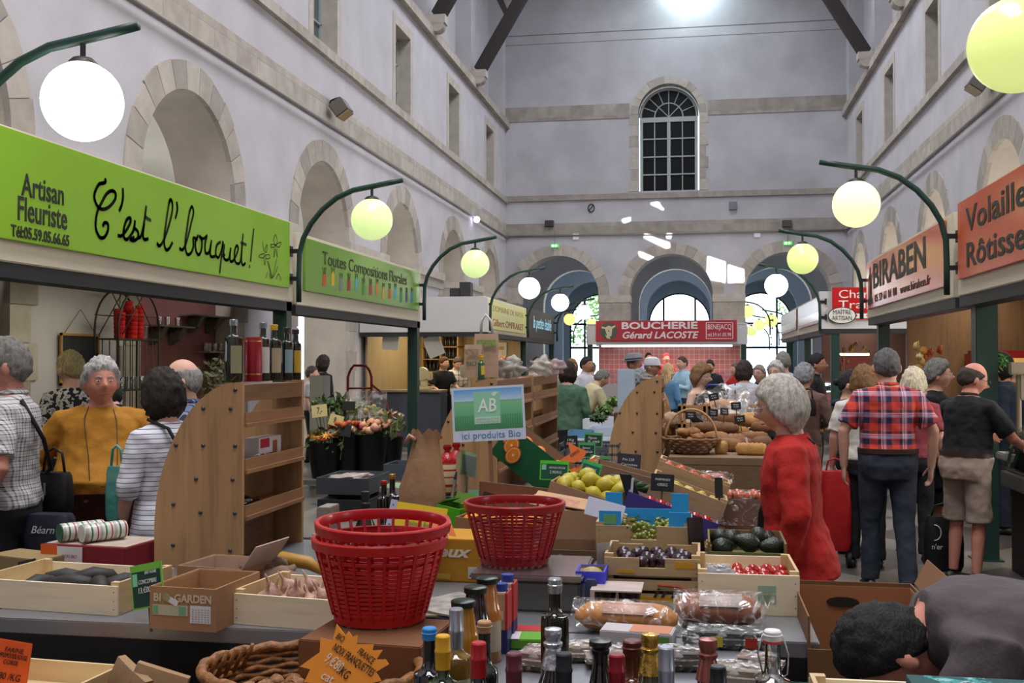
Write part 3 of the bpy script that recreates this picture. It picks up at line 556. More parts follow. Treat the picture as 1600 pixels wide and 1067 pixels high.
# right signs
org=glossy('#d2541a')
s,L_,H_=sign_yz('poultry_sign','near orange sign with two lines of dark serif lettering',2.135,4.0,9.42,2.3,2.93,-1,org)
tx(s,'Volailles - Foie Gras',2.55,.44,.27,ink,fit=4.5,bold=.004); tx(s,'Rôtisserie - Produits',2.55,.16,.27,ink,fit=4.5,bold=.004)
s,L_,H_=sign_yz('name_sign','orange sign with one large serif name and a web address',2.135,9.95,14.35,2.28,2.86,-1,org)
tx(s,'BIRABEN',2.1,.36,.42,ink,fit=3.1,bold=.008); tx(s,'05 59 61 01 08   www.biraben.fr',2.25,.10,.13,ink,fit=3.2)
p=MB(); p.prism([(.12,.05),(.5,.05),(.46,.12),(.4,.14),(.42,.3),(.36,.42),(.3,.44),(.31,.5),(.28,.52),(.26,.44),(.2,.4),(.24,.36),(.3,.36),(.28,.14),(.14,.12)],.026,.03,0,'XY'); p.build('pump_drawing',ink,s)
for i,(a,b) in enumerate(((19.6,24.0),(24.5,29.0))):
    s,L_,H_=sign_yz('stall_sign',['glossy reddish sign panel deep in the right row','farthest brownish sign panel of the right row'][i],2.135,a,b,2.3,2.76,-1,glossy(['#8c4a38','#7a4634'][i],.3)); p=MB(); p.box(.1,L_-.1,.05,.2,.0255,.028); p.build('pale_strip',mat('#c9b59a',.2),s)
# camera-facing side fascias
def side(name,lab,x0,x1,Y,z0,z1,m):
    r=T(name,lab,'fascia',((x0+x1)/2,Y,z0)); h=(x1-x0)/2; p=MB(); p.box(-h,h,0,.08,0,z1-z0,0,.006); p.build('board',m,r); p=MB(); p.box(-h,h,.01,.12,-.08,-.002); p.build('shutter_box',mat('#2a2c2d',.6),r); return r
side('side_fascia','plain white end board of the cream sign stall',-6.27,-3.82,19.5,2.15,2.8,whiteb)
side('side_fascia','white end board of the delicatessen stall behind the oval plaque',2.05,4.57,19.3,2.17,2.82,whiteb)
s=T('delicatessen_sign','red sign cut off by the post, white serif words and a telephone','sign',mx=frame((2.26,19.27,2.33),(1,0,0),(0,0,1)))
p=MB(); p.box(0,1.5,0,.55,0,.02); p.build('panel',mat('#c2141c',.35),s); tx(s,'Charcuterie',.1,.43,.2,mat('#f2ece0',.6),align='LEFT',z=.022,fit=1.2); tx(s,'Traiteur',.1,.25,.2,mat('#f2ece0',.6),align='LEFT',z=.022,fit=.95); tx(s,'MAISON LAC',.1,.12,.07,ink,align='LEFT',z=.022)
p=MB(); p.prism([(.38,.02),(.6,.02),(.56,.07),(.6,.1),(.38,.1),(.42,.07)],.021,.026,0,'XY'); p.build('telephone_drawing',mat('#f2ece0',.6),s)
s=T('oval_plaque','white oval plaque with a black rim reading maître artisan','sign',mx=frame((2.42,19.25,2.4),(1,0,0),(0,0,1)))
p=MB(); p.M=RT(0); p.lathe([(.235,0),(.235,.012)],32,0,1,.62); p.build('rim',blk,s,smooth=30); p=MB(); p.lathe([(.22,.012),(.22,.018)],32,0,1,.6); p.build('plate',mat('#e9e5da',.5),s,smooth=30)
tx(s,'MAÎTRE',0,.05,.11,ink,z=.02,fit=.3); tx(s,'ARTISAN',0,-.05,.11,ink,z=.02,fit=.33)
s=T('blue_awning','blue and white awning edge in the right aisle','awning',(5.2,13,2.45)); p=MB(); p.box(0,2.5,0,2,0,.16,0); p.box(-.9,0,0,.04,-.02,.2,1); p.build('valance',[mat('#27477f',.6),whiteb],s)
# butcher stall ------------------------------------------------------
BY=30.
a=W(916,520,BY).x; b=W(1168,520,BY).x
s=T('butcher_stall','butcher stall at the far end with pink tiled back wall','stall',((a+b)/2,BY,0)); h=(b-a)/2
p=MB(); p.box(-h,h,0,.1,2.06,2.58,0,.01); p.box(-h,h,2.9,3.0,2.06,2.58); p.build('fascia_board',whiteb,s)
m,nt,bb=new('tiles'); L=nt.links; co=texc(nt); br=N(nt,'ShaderNodeTexBrick'); br.offset=0; br.inputs['Scale'].default_value=1; br.inputs['Brick Width'].default_value=.15; br.inputs['Row Height'].default_value=.15; br.inputs['Mortar Size'].default_value=.006
br.inputs['Color1'].default_value=(*rgb('#c97b78'),1); br.inputs['Color2'].default_value=(*rgb('#d08a84'),1); br.inputs['Mortar'].default_value=(*rgb('#e6c9c4'),1)
sx_=N(nt,'ShaderNodeSeparateXYZ'); cb=N(nt,'ShaderNodeCombineXYZ'); L.new(co,sx_.inputs[0]); L.new(sx_.outputs[0],cb.inputs[0]); L.new(sx_.outputs[2],cb.inputs[1]); L.new(cb.outputs[0],br.inputs[0]); L.new(br.outputs[0],bb.inputs['Base Color']); bb.inputs['Roughness'].default_value=.15
p=MB(); p.box(-h+.1,h-.1,3.0,3.06,0,2.1); p.build('tiled_wall',m,s)
p=MB(); p.box(-h,h,0,3,2.6,2.64); p.build('roof_panel',whiteb,s)
p=MB(); p.box(-h+.3,h-.3,.2,1.0,0,.95,0); p.build('counter_base',mat('#b9b0ad',.4),s); p=MB(); p.box(-h+.3,h-.3,.2,.9,.95,1.3); p.build('display_glass',glass((.95,.97,1),.02,.3),s)
for x in (-h+.1,h-.1):
    p=MB(); p.box(x-.07,x+.07,0,.14,0,2.06); p.build('post',green_steel,s)
p=MB(); p.box(-h+.4,h-.4,.3,.32,2.0,2.05); p.build('tube_lamp',mat('#fff2f0',.5,em=5),s)
area('butcher_light',((a+b)/2,BY+1.2,2.02),(0,0,0),3.6,1.2,70,(1,.86,.84))
x0=W(931,500,BY).x; x1=W(1151,500,BY).x
s=T('butcher_sign','red sign with white capitals and a calf head roundel','sign',mx=frame((x0,BY-.02,2.15),(1,0,0),(0,0,1))); Ls=x1-x0
p=MB(); p.box(0,Ls,0,.57,0,.03); p.build('panel',mat('#b9303a',.3,var=.05),s); wt=mat('#f1eae6',.6)
tx(s,'BOUCHERIE',.455*Ls,.42,.26,wt,z=.032,fit=Ls*.54,bold=.008); tx(s,'Gérard LACOSTE',.455*Ls,.16,.26,wt,z=.032,fit=Ls*.54,shear=.25,bold=.006)
tx(s,'BENEJACQ',Ls*.88,.38,.2,wt,z=.032,fit=Ls*.165); tx(s,'tél.59.61.05.98',Ls*.88,.17,.14,wt,z=.032,fit=Ls*.165)
p=MB()
for r_ in ((Ls*.785,Ls*.79,.06,.51),(Ls*.97,Ls*.975,.06,.51),(Ls*.785,Ls*.975,.06,.075),(Ls*.785,Ls*.975,.495,.51)): p.box(r_[0],r_[1],r_[2],r_[3],.03,.034)
p.build('frame_line',wt,s)
cc=(.36,.285); p=MB(); p.lathe([(.245,.03),(.245,.034)],32,0,c=cc); p.build('roundel',mat('#57584a',.6),s)
p=MB(); q=lambda x,y:(cc[0]+x,cc[1]+y)
p.prism([q(-.09,.1),q(-.2,.13),q(-.19,.07),q(-.1,.06),q(-.07,-.05),q(-.04,-.14),q(.03,-.16),q(.08,-.13),q(.09,-.03),q(.1,.06),q(.19,.12),q(.18,.16),q(.08,.12),q(0,.15)],.034,.038,0,'XY'); p.prism([q(-.1,-.1),q(-.05,-.2),q(.05,-.22),q(.03,-.17),q(-.05,-.13)],.034,.038,0,'XY'); p.build('calf_head',mat('#d8cba4',.6),s); p=MB(); p.lathe([(.018,.038),(.018,.041)],12,0,c=q(0,0)); p.build('nose_mark',ink,s)
# globe lamps -------------------------------------------------------
arm_px=[(463,465),(463,425),(464,390),(470,365),(482,342),(500,320),(522,302),(548,290),(578,284),(602,279),(625,274)]
AR=[]
for x,y in arm_px: q_=W(x,y,9.95); AR.append((q_.x,q_.z))
gx0=W(577,336,9.95)
AR=[(x-gx0.x,z-gx0.z) for x,z in AR]
def lamp(X,Y,Z,sg,lab,em,col,grp,d=.4,arm=True):
    """sg=+1: the arm springs from a fascia on the left and reaches right"""
    t=T('globe_lamp',lab,'lamp',(X,Y,Z),group=grp)
    p=MB(); n_=20; prof=[(d/2*math.sin(PI*i/n_),-d/2*math.cos(PI*i/n_)) for i in range(n_)]; prof=[q for q in prof if q[1]<d/2*.93]+[(.07,d/2*.95)]; p.lathe([(max(1e-6,r_),z) for r_,z in prof],32); p.build('globe',mat(col,.25,em=em,coat=.4),t,smooth=True)
    p=MB(); p.lathe([(.075,d/2*.93),(.07,d/2+.0),(.05,d/2+.02),(.014,d/2+.03),(.014,AR[8][1]-.02)],16); p.build('holder',mat('#3b3a33',.5,.5),t,smooth=40)
    if arm:
        p=MB(); p.tube([(sg*x,0,z) for x,z in AR],[.026]*(len(AR)-1)+[.024],10); p.build('arm',green_steel,t,smooth=True)
        for z in (AR[1][1]-.02,AR[2][1]+.03):
            p=MB(); p.box(*sorted((sg*AR[1][0],sg*(AR[1][0]-.11))),-.02,.02,z-.02,z+.02); p.box(*sorted((sg*(AR[1][0]-.08),sg*(AR[1][0]-.11))),-.05,.05,z-.05,z+.05); p.build('bracket',blk,t)
    return t
GY='#d3e08a'; GW='#fffaf2'; GG='#cde29a'
gl='globe lamps along the left stalls'; gr='globe lamps along the right stalls'
lamp(-3.08,5.02,2.95,1,'blown-out white globe lamp over the florist sign, largest on the left',5,GW,gl)
lamp(-3.08,9.95,2.98,1,'yellow-green globe lamp above the gap between the green signs',.85,GG,gl)
lamp(-3.08,14.8,2.98,1,'pale green globe lamp at the far end of the second green sign',.88,GG,gl)
lamp(-3.08,19.7,2.96,1,'white globe lamp at the corner of the cream sign stall',5,GW,gl)
lamp(-3.08,24.2,2.93,1,'white globe lamp at the far end of the cream sign',5,GW,gl)
lamp(-3.08,29.3,2.93,1,'warm white globe lamp left of the butcher sign',2,'#fff3c9',gl)
lamp(1.33,4.85,2.97,-1,'huge yellow-green globe lamp cut by the right right edge',.8,GY,gr)
lamp(1.33,9.6,2.97,-1,'pale yellow globe lamp in front of the orange sign',1.0,'#f0efb4',gr)
lamp(1.33,14.45,2.95,-1,'yellow-green globe lamp on the second arm from the right',.88,GY,gr)
lamp(1.33,19.3,2.93,-1,'blown-out white globe lamp above the oval plaque side',5,GW,gr)
for px,py,Y,sg,lab,e in ((890,499,40.,1,'small yellow globe lamp in the left far arch',1.3),(925,506,43.,1,'tiny amber globe lamp half hidden by the butcher fascia',1.3),(1168,487,37,-1,'yellow globe lamp in the right far arch, largest of its cluster',1.2),(1205,501,38.,-1,'yellow-green globe lamp in the right far arch beside the dark door bar',1.1),(1186,508,42,-1,'small yellow globe lamp low in the right far arch',1.1),(1174,517,46,-1,'smallest greenish globe lamp in the right far arch',1)):
    q_=W(px,py,Y); lamp(q_.x,Y,q_.z,sg,lab,e,'#efdc7a' if px<1000 else GY,'small globe lamps beyond the far arches',d=.44)
# ---------------------------------------------------------------- people
def sm(a,b,x): t=max(0,min(1,(x-a)/(b-a))); return t*t*(3-2*t)
def head_pt(d):
    """d unit, front = -y; returns offset from head centre (metres)"""
    x,y,z=d; a,b,c=.074,.094,.116
    jaw=sm(-.15,-.9,z); front=sm(.3,-.6,y); back=sm(-.1,.8,y)
    px=x*a*(1-.30*jaw*front-.2*jaw*back); py=y*b*(1-.42*jaw*back); pz=z*c
    if y>0 and z>0: py*=1.03
    g=lambda cx,cz,wx,wz: math.exp(-((x-cx)/wx)**2-((z-cz)/wz)**2)*front
    py-= .032*g(0,-.17,.17,.14)+.018*g(0,-.02,.13,.17)+.005*g(0,-.43,.3,.07)+.006*g(0,-.56,.28,.06)+.008*g(0,-.82,.35,.2)+.003*g(0,.28,.6,.12)
    py+= .011*(g(.38,.05,.19,.12)+g(-.38,.05,.19,.12)) + .004*g(0,-.66,.3,.05)+.003*g(0,-.5,.25,.03)
    for s in (-1,1): px+= s*.004*math.exp(-((x-s*.62)/.3)**2-((z+.2)/.25)**2)
    return V((px,py,pz))
def grid_head(mb,Mx,fn,n=36,m=26,k=None):
    vs=[];fs=[]
    for i in range(m+1):
        th=PI*i/m
        for j in range(n):
            ph=2*PI*j/n; d=(math.sin(th)*math.sin(ph),-math.sin(th)*math.cos(ph),math.cos(th)); vs.append(Mx@fn(d))
    for i in range(m):
        for j in range(n): fs.append((i*n+j,(i+1)*n+j,(i+1)*n+(j+1)%n,i*n+(j+1)%n))
    return mb.add(vs,fs,k)
def ell(c,rx,ry,n=20,M_=None,ex=2.3,fb=0):
    r=[]
    for i in range(n):
        a=2*PI*i/n; ca,sa=math.cos(a),math.sin(a); q=(abs(ca)**ex+abs(sa)**ex)**(-1/ex)
        p=V((c[0]+rx*ca*q,c[1]+ry*sa*q*(1+fb*(1 if sa<0 else 0)),c[2])); r.append(M_@p if M_ else p)
    return r
def hand(mb,w_,d,nrm,side,curl=.5,s=1):
    d=d.normalized(); nrm=(nrm-d*nrm.dot(d)).normalized(); sd=d.cross(nrm)*side   # sd points to thumb side
    P=lambda a,b,c:w_+d*(a*s)+sd*(b*s)+nrm*(c*s)
    rings=[]
    for a,wd,th in ((-.01,.026,.02),(.02,.032,.018),(.055,.04,.016),(.088,.039,.013),(.097,.034,.010)):
        rings.append([P(a,wd*math.cos(t),th*math.sin(t)) for t in [2*PI*i/12 for i in range(12)]])
    mb.loft(rings)
    for b,L_,r in ((.029,.068,.0088),(.010,.078,.0090),(-.010,.072,.0088),(-.029,.056,.0078)):
        a0=.082; pts=[P(a0,b,0)]; ang=curl*.35; p=V(pts[0])
        for f_ in (.45,.31,.24):
            dr=d*math.cos(ang)+nrm*math.sin(ang); p=p+dr*(L_*f_*s)+sd*(b*.08*s); pts.append(V(p)); ang+=curl*.75
        mb.tube(pts,[r*s*1.05,r*s,r*s*.95,r*s*.75],8)
    t0=P(.015,.025,.004); t1=P(.042,.052,.014); t2=P(.07,.060,.024+.01*curl); t3=P(.092,.057,.034+.012*curl); mb.tube([t0,t1,t2,t3],[.013*s,.011*s,.0098*s,.0075*s],8)
def remesh(o,vox,it=4,fac=.5,disp=0,ds=.12):
    m=o.modifiers.new('r','REMESH'); m.mode='VOXEL'; m.voxel_size=vox; m.use_smooth_shade=True
    m=o.modifiers.new('s','SMOOTH'); m.iterations=it; m.factor=fac
    if disp:
        k='cl%g'%ds
        t=bpy.data.textures.get(k) or bpy.data.textures.new(k,'CLOUDS'); t.noise_scale=ds; t.noise_depth=1
        d=o.modifiers.new('d','DISPLACE'); d.texture=t; d.strength=disp; d.mid_level=.5; d.texture_coords='OBJECT' if False else 'LOCAL'
    dg=bpy.context.evaluated_depsgraph_get(); 
    me=bpy.data.meshes.new_from_object(o.evaluated_get(dg),depsgraph=dg); mats=[x for x in o.data.materials]; old=o.data; o.modifiers.clear(); o.data=me; bpy.data.meshes.remove(old)
    me.materials.clear()
    for x in mats: me.materials.append(x)
    me.polygons.foreach_set('use_smooth',[True]*len(me.polygons))
SKIN={'light':'#d6a590','pale':'#e0b8a4','ruddy':'#c98874','tan':'#b98468','dim':'#9a6650'}
eyew=mat('#d9d4cc',.3); iris=mat('#2b2320',.2); lipm=mat('#9c5448',.6); browm_={}
def hairmat(c): return mat(c,.75,var=.45,vs=60,bump=.6,bs=140,sc=(1,1,.35))
def person(lab,X,Y,h=1.70,face=0,build=1.0,fat=0,skin='light',hair='short',hairc='#8f8d8a',top=None,topc=None,sleeve='short',hem=.93,flare=0,bottom='trousers',botc=None,shoec='#1c1b1b',
           bend=0,hyaw=0,hpit=0,armL=None,armR=None,vox=.009,legs=True,Z=0,glasses=False,neck=None,roll=0,curlL=.55,curlR=.55,legsep=1,stepL=0,stepR=0,face_on=False,group=None,extras=None,shrug=0,waist=1.0,tuck=False,bag=None,hs=None):
    """face: heading in degrees, 0 looks toward the camera (-Y), 90 looks to +X, 180 looks away, -90 to -X.
    armL/armR: (elbow, wrist) in body space for a 1.75 m figure (x to the figure's own left is +)."""
    s=h/1.75; root_mx=M.Translation((X,Y,Z))@M.Rotation(R(face),4,'Z')@M.Scale(s,4)
    bm_=M.Translation((0,0,.93))@M.Rotation(R(bend),4,'X')@M.Translation((0,0,-.93)); w_=build; fa=fat
    B=lambda p:bm_@V(p)
    # torso rings z, rx, ry, y-offset, front bulge
    tr=[(.80,.150,.105,.01),(.90,.168,.118,.012),(.97,.165,.115,.008),(1.06,.150,.104,.0),(1.16,.152,.108,-.004),(1.27,.168,.116,-.004),(1.35,.172,.106,.004),(1.405,.148,.090,.012),(1.44,.102,.072,.018),(1.475,.066,.06,.018)]
    def torso(mb,off,z0,z1,hemf=0,fl=0):
        rs=[]
        zs=[z for z,_,_,_ in tr if z0<z<z1]; zs=[z0]+zs+[z1]
        for z in zs:
            zz=max(.80,min(1.475,z)); i=max(j for j in range(len(tr)) if tr[j][0]<=zz+1e-6); i=min(i,len(tr)-2); a,b=tr[i],tr[i+1]; t=(zz-a[0])/(b[0]-a[0]); q=[a[k]+(b[k]-a[k])*t for k in range(4)]
            blg=fa*math.exp(-((zz-1.04)/.13)**2); ex=fl*max(0,1.0-z)*.6
            o_=off if z<1.44 or bend>60 else off*.5
            rs.append(ell((0,q[3],z),q[1]*w_*(1+.5*blg)+o_+ex,q[2]*w_*(1+.35*blg)+o_+ex,24,bm_,2.4,fb=.9*blg))
        mb.loft(rs)
    shz=1.378+shrug; SH={1:B((.166*w_,.012,shz)),-1:B((-.166*w_,.012,shz))}; S0={1:B((.085*w_,.014,1.405+shrug)),-1:B((-.085*w_,.014,1.405+shrug))}; HS=1.14 if hs is None else hs
    dA={1:(V((.235*w_,.03,1.12)),V((.25*w_,-.06,.87))),-1:(V((-.235*w_,.03,1.12)),V((-.25*w_,-.06,.87)))}
    A={}
    for sd,arm in ((1,armL),(-1,armR)):
        if arm is None: A[sd]=(B(dA[sd][0]),B(dA[sd][1])) if bend<30 else dA[sd]
        else: A[sd]=(V(arm[0]),V(arm[1]))
    H={1:V((.088*w_,0,.90)),-1:V((-.088*w_,0,.90))}
    st_={1:stepL,-1:stepR}
    K={k:V((.095*w_*legsep*k,-.02-st_[k]*.5,.49+abs(st_[k])*.02)) for k in (1,-1)}; AN={k:V((.098*w_*legsep*k,.02-st_[k],.085)) for k in (1,-1)}
    nb=B((0,.018,1.445)); hc=B((0,-.018,1.600)) if neck is None else V(neck)
    hmx=M.Translation(hc)@M.Rotation(R(bend*.45+hpit),4,'X') if False else M.Translation(hc)@M.Rotation(R(hyaw),4,'Z')@M.Rotation(R(bend*.6+hpit),4,'X')@M.Rotation(R(roll),4,'Y')@M.Scale(HS,4)
    sk=mat(SKIN.get(skin,skin),.55,var=.12,vs=9,bump=.15,bs=90)
    mb=MB(); torso(mb,-.006,.86,1.475)
    mb.tube([B((0,.018,1.41)),nb.lerp(hc,.45),hc+(nb-hc)*.12],[.072*w_,.060,.06],14)
    grid_head(mb,hmx,head_pt)
    for e in (-1,1):
        c=hmx@V((e*.080,.010,-.012)); rr=hmx.to_3x3().normalized(); mb.M=M.Translation(c)@rr.to_4x4()@M.Rotation(R(e*18),4,'Z'); mb.ball((0,0,0),.035,10,sc=(.36,.6,1.0)); mb.M=M.Identity(4)
    for k in (1,-1):
        e,wr=A[k]; mb.tube([S0[k],SH[k],SH[k].lerp(e,.5),e,e.lerp(wr,.3),wr],[.04*w_,.052*w_,.047*w_,.040,.039,.027],12)
        fd=(wr-e).normalized(); ins=V((-k,0,0)); 
        if abs(fd.dot(ins))>.8: ins=V((0,0,-1))
        hand(mb,wr,fd,ins,-1 if k==1 else 1,curlL if k==1 else curlR)
        if legs: mb.tube([H[k],H[k].lerp(K[k],.5),K[k],K[k].lerp(AN[k],.35),AN[k]],[.088*w_,.072*w_,.052,.053,.036],12)
    body=mb.build('person',[sk],fix=False); body.matrix_world=root_mx; tag(body,lab,'person',group)
    remesh(body,vox,2 if vox<.01 else 1)
    def part(mb,name,mats,v=None,it=4,disp=0,ds=.12,rm=True,smooth=True):
        o=mb.build(name,mats,body,smooth=smooth,fix=not rm)
        if rm: remesh(o,v or vox*1.15,it,disp=disp,ds=ds)
        return o
    # hair ---------------------------------------------------------
    hm=hairmat(hairc)
    def hfn(d):
        p=head_pt(d)
        az=math.degrees(math.atan2(abs(d[0]),-d[1])); q=[(0,.52),(45,.42),(75,.02),(95,-.22),(125,-.5),(180,-.66)]
        if hair in('bob','long','volume'): q=[(0,.46),(40,.36),(62,.12),(80,-.42),(100,-.85),(125,-1.0),(180,-1.15)]
        if hair=='longface': q=[(0,.4),(180,-.9)]
        for (a0,z0),(a1,z1) in zip(q,q[1:]):
            if a0<=az<=a1+.01: line=z0+(z1-z0)*(az-a0)/(a1-a0)
        m_=sm(line-.04,line+.14,d[2]); th={'short':.012,'crop':.006,'bald':.010,'fringe':.010,'bob':.018,'volume':.022,'long':.02,'bun':.010,'curly':.03,'full':.020}.get(hair,.012)
        if hair=='bald': m_*=1-sm(.38,.62,d[2]+(-.25*d[1] if d[1]<0 else -.05*d[1]))
        if hair=='fringe': m_*=1-.85*sm(.72,.9,d[2])*sm(.5,-.4,d[1])
        nz=mnoise.noise(V(d)*6+V((X,Y,0))); nz2=mnoise.noise(V((d[0]*16,d[1]*16,d[2]*3)))
        amp={'curly':.5,'volume':.3,'bob':.15}.get(hair,.38)
        r=p.length+ (th*(1+amp*nz*2+(.12 if hair=='bob' else .4)*nz2) if m_>0 else 0)*m_ -.007*(1-m_)
        if hair in('bob','volume','long') and d[2]<0: r=max(r,0) ; 
        v=p.normalized()*r
        if hair in('bob','volume','long') and m_>.3 and d[2]<.1: v.z-=.02*m_; v.x*=1.06
        return v
    if hair!='none':
        mb=MB(); grid_head(mb,hmx,hfn,48,36)
        if hair=='bun': mb.ball(hmx@V((0,.115,-.01)),.036,12,jit=.1)
        if hair=='long':
            rs=[ [hmx@V((x*1.0,.055+y*.05+o_,z)) for x,y in [(.085*wd*math.cos(a),math.sin(a)) for a in [2*PI*i/14 for i in range(14)]]] for z,wd,o_ in ((.02,1,.0),(-.08,1.05,.01),(-.16,1.05,.02),(-.24,.8,.03))]; mb.loft(rs)
        part(mb,'hair',[hm],rm=False)
    if face_on:
        for e in (-1,1):
            mb=MB(); mb.k=0; c=V((e*.029,-.0835,.008)); mb.M=hmx; mb.ball(c,.0105,12,sc=(1.15,.6,.48)); mb.ball(c+V((0,-.0042,0)),.0048,8,1,sc=(1,.6,.85)); part(mb,'eye',[eyew,iris],rm=False)
            mb=MB(); mb.M=hmx; mb.tube([(e*.014,-.0935,.026),(e*.03,-.0915,.032),(e*.046,-.083,.027)],[.0022,.0034,.0018],6); part(mb,'eyebrow',[mat(hairc,.8)],rm=False)
            mb=MB(); mb.M=hmx; mb.tube([(e*.017,-.0905,.002),(e*.029,-.0905,-.0025),(e*.042,-.083,.001)],[.0018,.0026,.0015],6); part(mb,'eyelid',[sk],rm=False)
        mb=MB(); mb.M=hmx; mb.tube([(-.024,-.0915,-.057),(-.008,-.1,-.0545),(0,-.101,-.056),(.008,-.1,-.0545),(.024,-.0915,-.057)],[.0012,.0032,.0034,.0032,.0012],6); part(mb,'mouth',[lipm],rm=False)
    if glasses:
        g=mat('#2a2a30',.3) if glasses is True else mat(glasses,.3,.3); mb=MB(); mb.M=hmx
        for e in (-1,1): mb.tube([(e*.030+.0215*math.cos(a),-.106+abs(math.cos(a))*.0,.004+.0165*math.sin(a)) for a in [2*PI*i/14 for i in range(14)]],.0016,6,closed=True); mb.tube([(e*.052,-.104,.008),(e*.078,-.05,.008),(e*.083,.01,.006),(e*.082,.03,-.012)],.0018,6)
        mb.cyl((-.009,-.106,.007),(.009,-.106,.007),.0016,n=6); part(mb,'glasses',[g],rm=False,smooth=True)
    # upper garment ---------------------------------------------------
    cm=max(vox*1.1,.009)
    if top:
        mb=MB(); torso(mb,.014 if top!='coat' else .03,hem,(1.475 if bend>60 else 1.462) if top!='tank' else 1.40,fl=flare)
        off=.013 if top!='coat' else .024
        if sleeve!='none':
            for k in (1,-1):
                e,wr=A[k]
                if sleeve=='short': p=[SH[k]+(V((0,0,0))),SH[k].lerp(e,.45),SH[k].lerp(e,.82)]; r=[.056*w_+off,.056*w_+off*1.1,.052*w_+off*1.5]
                elif sleeve=='mid': p=[SH[k],SH[k].lerp(e,.5),e,e.lerp(wr,.25)]; r=[.056*w_+off,.052*w_+off,.046+off,.044+off]
                else: p=[SH[k],SH[k].lerp(e,.5),e,e.lerp(wr,.5),e.lerp(wr,.97)]; r=[.056*w_+off,.050*w_+off,.043+off,.038+off*.8,.030+off*.7]
                mb.tube([S0[k]]+p,[.042*w_+off]+r,14)
        tm=topc if not isinstance(topc,str) else mat(topc,.85,var=.08,vs=12,bump=.25,bs=60)
        part(mb,{'coat':'coat','tank':'tank_top','blouse':'blouse','polo':'polo_shirt','cardigan':'cardigan','jacket':'jacket','sweater':'sweater','hoodie':'hoodie'}.get(top,'shirt'),[tm],v=cm,it=5,disp=.022 if vox<.012 else .012,ds=.09)
        if top in('shirt','polo','jacket'):
            mb=MB(); n_=16; pts=[B((.066*math.cos(a),.012+.062*math.sin(a),1.478-.018*max(0,-math.sin(a)))) for a in [2*PI*i/n_ for i in range(n_)]]; mb.tube(pts,(.012,.02),6,closed=True); part(mb,'collar',[tm],rm=False)
    # lower garment ----------------------------------------------------
    if bottom:
        bt=botc if not isinstance(botc,str) else mat(botc,.85,var=.1,vs=10,bump=.25,bs=50)
        mb=MB(); o2=.010 if tuck is False else .016
        torso(mb,o2,.80,1.0)
        if bottom=='skirt':
            mb=MB(); rs=[ell((0,.008,z),.16*w_+f_,.115*w_+f_,20,None,2.2) for z,f_ in ((.45,.07),(.7,.04),(.9,.015),(1.0,.0))]; mb.loft(rs)
        else:
            end=1.0 if bottom=='trousers' else -.12
            for k in (1,-1):
                if bottom=='shorts': kk=K[k]+(K[k]-H[k])*.02; mb.tube([H[k],H[k].lerp(kk,.5),kk],[.095*w_,.09*w_,.088*w_],14)
                else: mb.tube([H[k],H[k].lerp(K[k],.5),K[k],K[k].lerp(AN[k],.5),AN[k]+V((0,.0,-.015))],[.097*w_,.084*w_,.068*w_,.066,.064],14)
        part(mb,{'trousers':'trousers','shorts':'shorts','skirt':'skirt'}[bottom],[bt],v=cm,it=4,disp=.018 if vox<.012 else .01,ds=.1)
        if tuck:
            mb=MB(); mb.loft([ell((0,.009,z),.166*w_*(1+.12*fa)+.022,.116*w_*(1+.3*fa)+.022,24,bm_,2.3,fb=.5*fa) for z in (.985,1.02)],cap=True); part(mb,'belt',[mat('#3a2620',.4)],rm=False,smooth=30)
    if legs and shoec:
        for k in (1,-1):
            a=AN[k]; mb=MB(); rs=[]
            for y,wd,ht in ((.075,.02,.05),(.06,.034,.07),(.0,.038,.085),(-.06,.042,.062),(-.13,.046,.045),(-.175,.036,.035),(-.195,.015,.02)):
                rs.append([V((a.x+k*.004+wd*math.cos(t),a.y+y,max(0.001,.001+ht*.5+ht*.5*math.sin(t)*(1)))) for t in [2*PI*i/14 for i in range(14)]])
            mb.loft(rs); part(mb,'shoe',[mat(shoec,.45)],rm=False)
    LASTB.append(body)
    return body,root_mx,dict(B=B,A=A,SH=SH,hmx=hmx,K=K,AN=AN,H=H)
LASTB=[]
def strap(name,lab,cat,mx,pts,wd,th,m,parent=None):
    parent=parent or LASTB[-1]; mb=MB(); mb.tube([(x,y*1.13,z) for x,y,z in pts],max(.009,wd*.62),8); o=mb.build(name,m,parent,smooth=True)
    return o
def XY(px,Y): return W(px,560,Y).x
plaidw=stripes([(0,.12,'#3a3f52'),(.3,.38,'#8a8fa6'),(.6,.72,'#3a3f52'),(.86,.9,'#9a8a78')],.045,2,'#cfccc8',bands2=[(0,.14,'#3a3f52'),(.3,.38,'#8a8fa6'),(.6,.74,'#4a4a4c')],period2=.045,axis2=0)
plaidr=stripes([(0,.26,'#182248'),(.30,.42,'#a8b0d4'),(.46,.49,'#e8ecf4'),(.52,.64,'#182248')],.15,2,'#cc3e28',bands2=[(0,.24,'#182248'),(.28,.38,'#a8b0d4'),(.44,.47,'#e8ecf4'),(.50,.62,'#182248')],period2=.145,axis2=0)
stripew=stripes([(0,.16,'#4a5578')],.025,2,'#dcdbe2')
pin=stripes([(0,.25,'#8f9ab8')],.02,0,'#2e3a58')
blackw=spots('#1d1f22',['#c9c6bd','#8e8c86'],26)
floral=spots('#0e0f11',['#8a5a34','#c9a070','#b8402a'],14)
